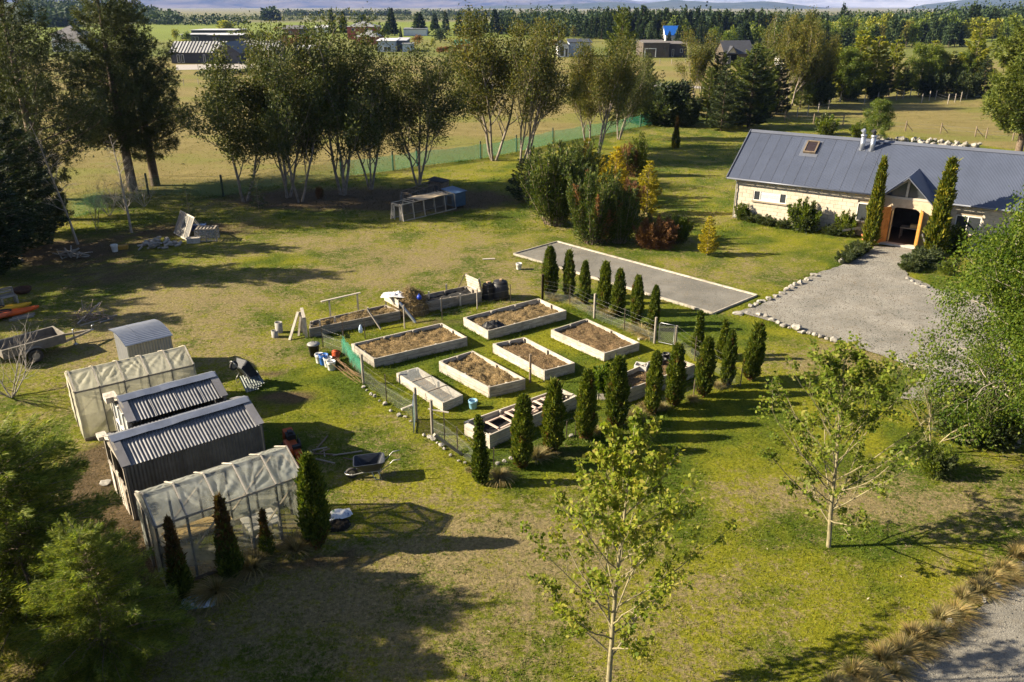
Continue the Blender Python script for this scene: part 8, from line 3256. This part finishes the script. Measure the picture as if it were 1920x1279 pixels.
far_house('small_building', 'small grey garage right of the farm shed', 755, 773, 97, 6, 2.4, .2, BLUEWALL, TILE_L, 'flat')
far_house('small_building', 'low white building behind the conifers on the left meadow', 757, 800, 67, 8, 3.0, .6, WHITEWALL, TILE_L, 'flat')
t, F, L = far_house('white_house', 'white and black gabled house with a dark roof and black chimney pipe', 1046, 1066, 107, 13, 3.2, 1.2, WHITEWALL, DARKROOF, 'front', ((.22, .55, .3, 2.9), (.7, .9, .1, 2.4)))
mb = MB()
mb.tube([F(.3, 4, 3.4), F(.3, 4, 7.4)], .14, 8)
mb.build('chimney', BLACK_PL, t)
far_house('white_house', 'pale blue side wing of the white gabled house with a flat dark roof', 1067, 1108, 106, 9, 3.9, .7, BLUEWALL, DARKROOF, 'flat')
t, F, L = far_house('brown_building', 'brown box shaped building with a white door frame outlined on its wall', 1205, 1254, 108, 14, 4.0, .3, BROWNCLAD, plain('brown_flat_roof', (.13, .115, .10), .7, .1, 1), 'flat', (), .15)
for s0, s1, z0, z1 in ((.06, .09, .1, 2.4), (.47, .50, .1, 2.4)):
 F.part('door_frame', s0 * L, s1 * L, -.05, -.01, z0, z1, WHITEWALL, t)
F.part('door_frame', .06 * L, .50 * L, -.05, -.01, 2.4, 2.6, WHITEWALL, t)
F.part('window', .78 * L, .88 * L, -.05, -.01, 1.5, 2.8, GLASS, t)
far_house('brown_building', 'dark right side of the brown box shaped building with doors', 1255, 1287, 107, 12, 3.6, .3, plain('dark_brown_wall', (.05, .042, .035), .7, .12, 1, bmp=.02), MATS['brown_flat_roof'], 'flat', ((.12, .25, .1, 2.2), (.6, .75, 1.2, 2.3)), .15)
far_house('blue_roof_house', 'white house with bright blue roof, the left one', 1247, 1283, 82, 10, 3.3, 3.4, WHITEWALL, BLUEROOF, 'gable', ((.1, .2, .4, 2.4), (.5, .62, .8, 2.4)))
t, F, L = far_house('blue_roof_house', 'white gabled house with blue roof and white chimney, the right one', 1288, 1322, 77, 11, 2.6, 4.6, WHITEWALL, BLUEROOF, 'gable', ((.3, .45, .4, 2.2),), rz=.5)
F.part('chimney', L * .8, L * .8 + 1.2, 4.2, 5.4, 4, 9.2, WHITEWALL, t)
far_house('dark_roof_house', 'house with charcoal roof and pale gable half hidden by gum trees', 1358, 1410, 122, 11, 2.8, 3.0, BROWNCLAD, DARKROOF, 'gable', ((.1, .2, .4, 2.2),))
far_house('dark_roof_house', 'pale front gable of the charcoal roofed house', 1362, 1380, 122, 6, 2.6, 2.0, plain('cream_wall', (.55, .48, .34), .8, .1, 1, bmp=.02), DARKROOF, 'front')
far_house('white_building', 'white wall glimpsed between the white gum stems', 1470, 1500, 133, 8, 2.8, 1.4, WHITEWALL, TILE_L, 'gable', ((.2, .4, .5, 2.0),))
far_house('grey_building', 'blue grey roof glimpsed behind the golden gums', 1478, 1502, 92, 10, 3.0, 2.0, BLUEWALL, TILE_L, 'gable')
for x, y, r_, h, lab in ((1507, 84, 1.9, 2.6, 'pale green water tank beyond the golden gum trees'), (711, 55, 1.6, 2.2, 'small grey round tank on the far left meadow')):
 mb = MB()
 g = at(x, y)
 mb.lathe(g, [(r_, 0), (r_, h), (r_ * .6, h + .35), (.1, h + .45)], 18)
 tag(mb.build('water_tank', plain('tank_green' if r_ > 1.7 else 'tank_grey', (.24, .33, .28) if r_ > 1.7 else (.3, .3, .3), .6, .1, 1), None, g), lab, 'tank')
nc_ = thing('fruit_cage', at(866, 88), 'low cage of turquoise net on the far meadow', 'cage')
a, c = at(852, 89), at(880, 87)
for i in range(4):
 for y in (0, 5):
  p = a.lerp(c, i / 3) + Vector((0, y, 0))
  board('post', p, p + Vector((0, 0, 2.4)), .1, .1, W_GREY, nc_)
mb = MB()
mb.add([a, c, c + Vector((0, 0, 2.4)), a + Vector((0, 0, 2.4)), a + Vector((0, 5, 0)), c + Vector((0, 5, 0)), c + Vector((0, 5, 2.4)), a + Vector((0, 5, 2.4))], [(0, 1, 2, 3), (3, 2, 6, 7), (1, 5, 6, 2), (4, 0, 3, 7)])
mb.build('net', mesh_cloth('turquoise_net', (.06, .34, .26), .7), nc_)

# low hedge and cut hay beyond the gums
def hedge(x0, y0, x1, y1, h, w, mat, label, seed):
 rg = np.random.default_rng(seed)
 a, c = np.array(tuple(at(x0, y0))), np.array(tuple(at(x1, y1)))
 n = int(np.linalg.norm(c - a) * 60)
 f = rg.random(n)
 P = a + (c - a) * f[:, None] + rg.normal(size=(n, 3)) * np.array([.1, w * .35, 0])
 P[:, 2] = h * rg.random(n) ** .6 * (.8 + .4 * vnoise(f * 40, f * 0, seed))
 V = kites(P, rg.normal(size=(n, 3)) + np.array([0, -.3, .5]), .55, .32, rg)
 o = link('hedge', leaf_mesh('hedge', V - a, mat), Matrix.Translation(Vector(a)))
 return tag(o, label, 'hedge')


hedge(820, 100, 880, 93, 1.6, 1.2, L_RUST, 'low dark red brown hedge beyond the straw paddock', 3)
hedge(1265, 86, 1330, 84, 2.4, 1.5, L_DARK, 'clipped dark green hedge below the blue roofed houses', 4)
hedge(1340, 84, 1385, 82, 2.4, 1.5, L_DARK, 'clipped dark green hedge right of the blue roofed houses', 5)
hedge(1020, 86, 1048, 84, 1.4, 1.5, L_RUST, 'low brown hedge left of the white gabled house', 6)
hedge(1640, 82, 1740, 80, 2.0, 2.5, L_FRESH, 'strip of light green bushes at the edge of the right meadow', 7)
hedge(520, 90, 590, 86, 3.0, 4, L_RUST, 'row of rust coloured shrubs above the striped shed', 8)
hedge(370, 143, 470, 138, .9, 2.0, L_OLIVE, 'low scrub before the dark farmhouse yard', 9)

# ---- single far trees
fr = random.Random(21)


def ft(kind, x, yb, yt, w_px, label, group=None):
 g = at(x, yb)
 h = tall(x, yb, yt)
 base = {'cone': 2.7, 'round': 3.6}[kind[0]]
 w = w_px * per_px(g) / (2 * base)
 o = far_tree(kind[1], kind[0] == 'cone' and 'conifer_tree' or 'broadleaf_tree', g, h, w, label, group, fr.uniform(0, 6))
 return o


cones = lambda: ('cone', 'far_cone_%d' % fr.randrange(5))
rounds = lambda k: ('round', 'far_round_%d' % k)
meadow = [(624, 66, 12, 20, 'tallest pointed conifer left of the red brick house'), (645, 64, 20, 18, 'pointed conifer beside the tallest one at the red brick house'), (735, 67, 13, 24, 'broad pointed conifer alone behind the grey farm shed'), (722, 66, 48, 16, 'small dark conifer at the foot of the broad one'),
 (787, 66, 22, 28, 'broad dark conifer on the meadow, right of the column tree'), (816, 58, 25, 16, 'slim conifer on the far meadow, first of a loose row'), (836, 60, 18, 24, 'dark conifer on the far meadow, second of a loose row'), (861, 68, 22, 16, 'pale pointed conifer left of the meadow gap'),
 (880, 68, 9, 20, 'tall dark conifer at the left end of the wood'), (894, 66, 14, 16, 'conifer right of the tall one at the left end of the wood'), (911, 65, 16, 18, 'conifer third from the left end of the wood'), (928, 64, 16, 22, 'broad conifer fourth from the left end of the wood')]
for x, yb, yt, w, lab in meadow:
 ft(cones(), x, yb, yt, w, lab)
ft(('cone', 'far_cone_0'), 752, 79, 49, 11, 'narrow column shaped conifer by the grey farm shed')
ft(rounds(5), 680, 62, 30, 34, 'rounded dark tree behind the red brick house')
ft(rounds(5), 826, 80, 53, 32, 'rounded clipped dark tree on the near meadow')
ft(rounds(4), 783, 85, 65, 20, 'small red brown tree on the near meadow')
ft(rounds(3), 812, 88, 72, 14, 'small yellow green tree beside the rounded dark tree')
ft(rounds(3), 425, 64, 38, 44, 'bright green spreading tree above the flat roofed house')
ft(rounds(6), 1012, 80, 30, 40, 'brown tinged tree top left of the white gabled house')
ft(rounds(6), 975, 76, 36, 34, 'brown tinged tree behind the gum tops')
for i, (x, yb, yt, w, k, lab) in enumerate([(331, 78, 54, 16, 3, 'small yellow green tree left of the flat roofed house'), (352, 82, 56, 18, 0, 'small green tree before the flat roofed house'), (348, 88, 74, 30, 3, 'low bright bush before the flat roofed house'), (434, 82, 58, 20, 1, 'pale green tree right of the flat roofed house'),
 (458, 80, 56, 18, 0, 'green tree in the row behind the striped farmhouse, left'), (472, 82, 58, 20, 3, 'yellow green tree in the row behind the striped farmhouse'), (492, 82, 54, 26, 0, 'green tree in the row behind the striped farmhouse, right'), (510, 86, 62, 24, 3, 'yellow tinted tree above the end of the striped roof'),
 (534, 84, 64, 22, 4, 'rusty tree above the small striped shed'), (556, 86, 66, 24, 4, 'second rusty tree above the small striped shed'), (575, 80, 60, 22, 0, 'green tree right of the dark flat building'), (520, 58, 50, 14, 4, 'small dark red tree near the brown house'),
 (1052, 76, 60, 18, 3, 'small bright yellow green tree before the wood'), (1075, 74, 46, 16, 6, 'thin grey bare looking tree before the wood'), (1100, 78, 62, 22, 5, 'low dark tree right of the thin grey one')]):
 ft(rounds(k), x, yb, yt, w, lab)
# row of pale spruces before the wood
for i, (x, yb, yt) in enumerate([(1190, 84, 55), (1198, 85, 46), (1217, 84, 54), (1229, 83, 56), (1240, 84, 52), (1254, 83, 57)]):
 ft(('cone', 'far_cone_1'), x, yb, yt, 13, 'pale spruce in the short row left of the blue roofs', 'pale spruces left of the blue roofed houses')
# light green trees at the foot of the right wood
rg_lab = 'light green broadleaf tree at the foot of the right hand wood'
for i in range(34):
 x = 1440 + 470 * (i + fr.random() * .8) / 34
 yb = 84 - 10 * ((x - 1440) / 470) + fr.uniform(-3, 4)
 ft(rounds(fr.choice((0, 1, 2, 3, 6, 0, 3))), x, yb, yb - fr.uniform(34, 58), fr.uniform(24, 40), rg_lab, 'light green trees below the right hand wood')
for i in range(46):
 x = 1215 + 580 * (i + fr.random() * .8) / 46
 yb = np.interp(x, [1215, 1340, 1450, 1600, 1800], [80, 86, 96, 90, 84]) + fr.uniform(-5, 4)
 ft(cones() if fr.random() < .6 else rounds(fr.choice((5, 0, 1, 6))), x, yb, yb - fr.uniform(36, 60), fr.uniform(18, 30), 'tree in the mixed belt between the far houses and the wood', 'trees of the mixed belt before the wood')
for x, yb, yt, w in ((1340, 82, 50, 30), (1362, 84, 52, 34), (1385, 82, 46, 30), (1400, 80, 44, 26), (1455, 92, 40, 30)):
 ft(rounds(fr.choice((0, 1, 2))), x, yb, yt, w, 'light green tree beside the blue roofed houses', 'light green trees by the blue roofed houses')

# ---- the wood: nearest 250 conifers one by one, the rest as one mass
wl_ = 'dark green conifer in the wood behind the houses'
cand = []
for i in range(2600):
 x = fr.uniform(935, 2150)
 d = fr.uniform(0, 1) ** 1.3
 front = np.interp(x, [930, 1000, 1030, 1200, 1330, 1450, 1600, 1720, 1800, 2150], [64, 67, 69, 77, 78, 76, 72, 70, 72, 74])
 back = np.interp(x, [930, 1100, 1400, 1600, 1700, 1800, 2150], [40, 38, 34, 36, 34, 30, 28])
 y = front - (front - back) * d
 cand.append((y, x))
cand.sort(reverse=True)
mass_p = []
for i, (y, x) in enumerate(cand):
 g = at(x, y)
 h = fr.uniform(8.5, 14.5) * (1.35 if x > 1750 else 1)
 # crowns keep to the skyline of the wood
 sky_y = np.interp(x, [930, 1000, 1100, 1250, 1400, 1500, 1600, 1700, 1760, 1850, 1920, 2150], [14, 16, 15, 15, 17, 21, 22, 17, 11, 6, 4, 4]) + fr.uniform(-5, 15)
 zmax = CAM_H - (sky_y - 12) / FPX * g.y * 1.02
 h = min(h, max(5.5, zmax)) * (fr.uniform(1.1, 1.35) if i % 9 == 0 else 1)
 if i < 250:
  o = far_tree('far_cone_%d' % fr.randrange(5), 'conifer_tree', g, h, fr.uniform(.6, .95) * h / 10, wl_, 'conifers of the wood', fr.uniform(0, 6))
 else:
  mass_p.append((g.x, g.y, h))
rg = np.random.default_rng(3)
M = np.array(mass_p)
per = 46
T = np.repeat(M, per, 0)
f = 1 - rg.random(len(T)) ** .65
a = rg.random(len(T)) * 2 * PI
r = 2.0 * T[:, 2] / 10 * (1 - f) ** .9 * rg.uniform(.5, 1.05, len(T))
P = np.stack([T[:, 0] + np.cos(a) * r * .7, T[:, 1] + np.sin(a) * r * .7, .5 + f * (T[:, 2] - .6)], 1)
D = np.stack([np.cos(a), np.sin(a), rg.uniform(-.2, .9, len(T))], 1) + rg.normal(size=P.shape) * .25
V = kites(P, D, 2.3 * (1.15 - .7 * f), 1.25, rg)
o0 = np.array([M[:, 0].mean(), M[:, 1].mean(), 0])
tag(link('wood_mass', leaf_mesh('wood_mass', V - o0, L_FOREST), Matrix.Translation(Vector(o0))), 'far rows of the conifer wood merging into one dark mass', 'wood', kind='stuff')

# trees on the forested hill and belts on the plain, too far to tell apart
def belt(name, pts, h, label, seed, mat=L_FOREST, per=14):
 rg = np.random.default_rng(seed)
 P = np.array([[p[0], p[1], p[2]] for p in pts])
 T = np.repeat(P, per, 0)
 f = 1 - np.sqrt(rg.random(len(T)))
 hh = h * np.repeat(rg.uniform(.6, 1.2, len(P)), per)
 a = rg.random(len(T)) * 2 * PI
 r = hh * .26 * (1 - f)
 Q = np.stack([T[:, 0] + np.cos(a) * r, T[:, 1] + np.sin(a) * r, T[:, 2] + f * hh], 1)
 D = np.stack([np.cos(a), np.sin(a), rg.uniform(0, 1, len(T))], 1)
 V = kites(Q, D, hh * .34, hh * .24, rg)
 c = Q.mean(0)
 return tag(link(name, leaf_mesh(name, V - c, mat), Matrix.Translation(Vector(c))), label, 'trees', kind='stuff')


hp_ = []
for i in range(2200):
 x = fr.uniform(40, 328)
 dist = fr.uniform(885, 1160)
 a = math.radians(az_of(x))
 T_ = (dist - 900) / 420
 top = float(forest_hill(np.array([math.degrees(a)]))[0])
 z = top * math.sin(PI * min(max(T_, 0) * .62, 1)) ** 1.15 - 2 if T_ > 0 else 0
 hp_.append((dist * math.sin(a), dist * math.cos(a), max(0, z)))
belt('hill_trees', hp_, 9, 'conifers covering the dark hill at the far left', 6, L_FOREST, 8)


def belt_px(x0, x1, y, n, jit, seed):
 rr = random.Random(seed)
 return [tuple(at(rr.uniform(x0, x1), y + rr.uniform(-jit, jit))) for _ in range(n)]


belt('tree_belt', belt_px(530, 770, 29.5, 420, .35, 1), 9, 'dark shelter belt across the far plain, left', 2)
belt('tree_belt', belt_px(790, 960, 30.5, 260, .5, 2), 9, 'dark shelter belt across the far plain, right of the first', 3)
belt('tree_belt', belt_px(300, 900, 37, 420, 1.2, 4), 6, 'pale green scrub along the far edge of the meadow', 4, L_OLIVE)
belt('tree_belt', belt_px(496, 522, 38.5, 60, .3, 5), 12, 'dark square clump of trees on the far meadow', 5)
belt('tree_belt', belt_px(300, 468, 46.5, 60, 1.2, 7), 7.5, 'loose dark tree line above the bright green tree', 8)
belt('tree_belt', belt_px(88, 145, 50, 60, 1.5, 8), 11, 'dark tree clumps behind the white house roofs', 9)
belt('tree_belt', belt_px(270, 340, 44, 60, 2, 9), 10, 'dark trees right of the tall pines on the plain', 10)
# gravel track across the right paddock
trk = [at(900, 157), at(1010, 157), at(1100, 158), at(1210, 158), at(1290, 160), at(1330, 163), at(1330, 166), at(1290, 164.5), at(1210, 162), at(1100, 161.5), at(1010, 160), at(900, 159.5)]
sheet('gravel_track', trk, -.05, plain('pale_yard_gravel', (.34, .31, .28), .9, .1, 2))

# ------------------------------------------------------------------ air between here and the mountains
hb = MB()
hb.box((0, 0, 449.0), (33000, 33000, 902.0))
hz = hb.build('haze', None, None, (0, 0, 0))
hm = bpy.data.materials.new('haze')
hm.use_nodes = True
nt = hm.node_tree
nt.nodes.remove(nt.nodes['Principled BSDF'])
pv = nt.nodes.new('ShaderNodeVolumePrincipled')
pv.inputs['Color'].default_value = (.30, .46, 1.0, 1)
pv.inputs['Density'].default_value = HAZE
nt.links.new(pv.outputs[0], nt.nodes['Material Output'].inputs['Volume'])
hz.data.materials.append(hm)
hz['kind'] = 'stuff'


# ------------------------------------------------------------------ alike things in a row are told apart by their place in it
ONES = 'first second third fourth fifth sixth seventh eighth ninth tenth eleventh twelfth thirteenth fourteenth fifteenth sixteenth seventeenth eighteenth nineteenth'.split()
TENS = {2: 'twenty', 3: 'thirty', 4: 'forty'}


def ordinal(n):
 if n < 20:
  return ONES[n - 1]
 t, u = divmod(n, 10)
 return (TENS[t][:-1] + 'ieth') if u == 0 else TENS[t] + '-' + ONES[u - 1]


rows = {}
for o in COL.objects:
 if o.parent is None and o.get('group') and o.get('label'):
  rows.setdefault((o['group'], o['label']), []).append(o)
for (g, lab), m in rows.items():
 if 1 < len(m) < 50:
  m.sort(key=lambda o: pix(WM[o.name].translation)[0])
  for i, o in enumerate(m):
   o['label'] = lab + ', ' + ordinal(i + 1) + ' from the left'
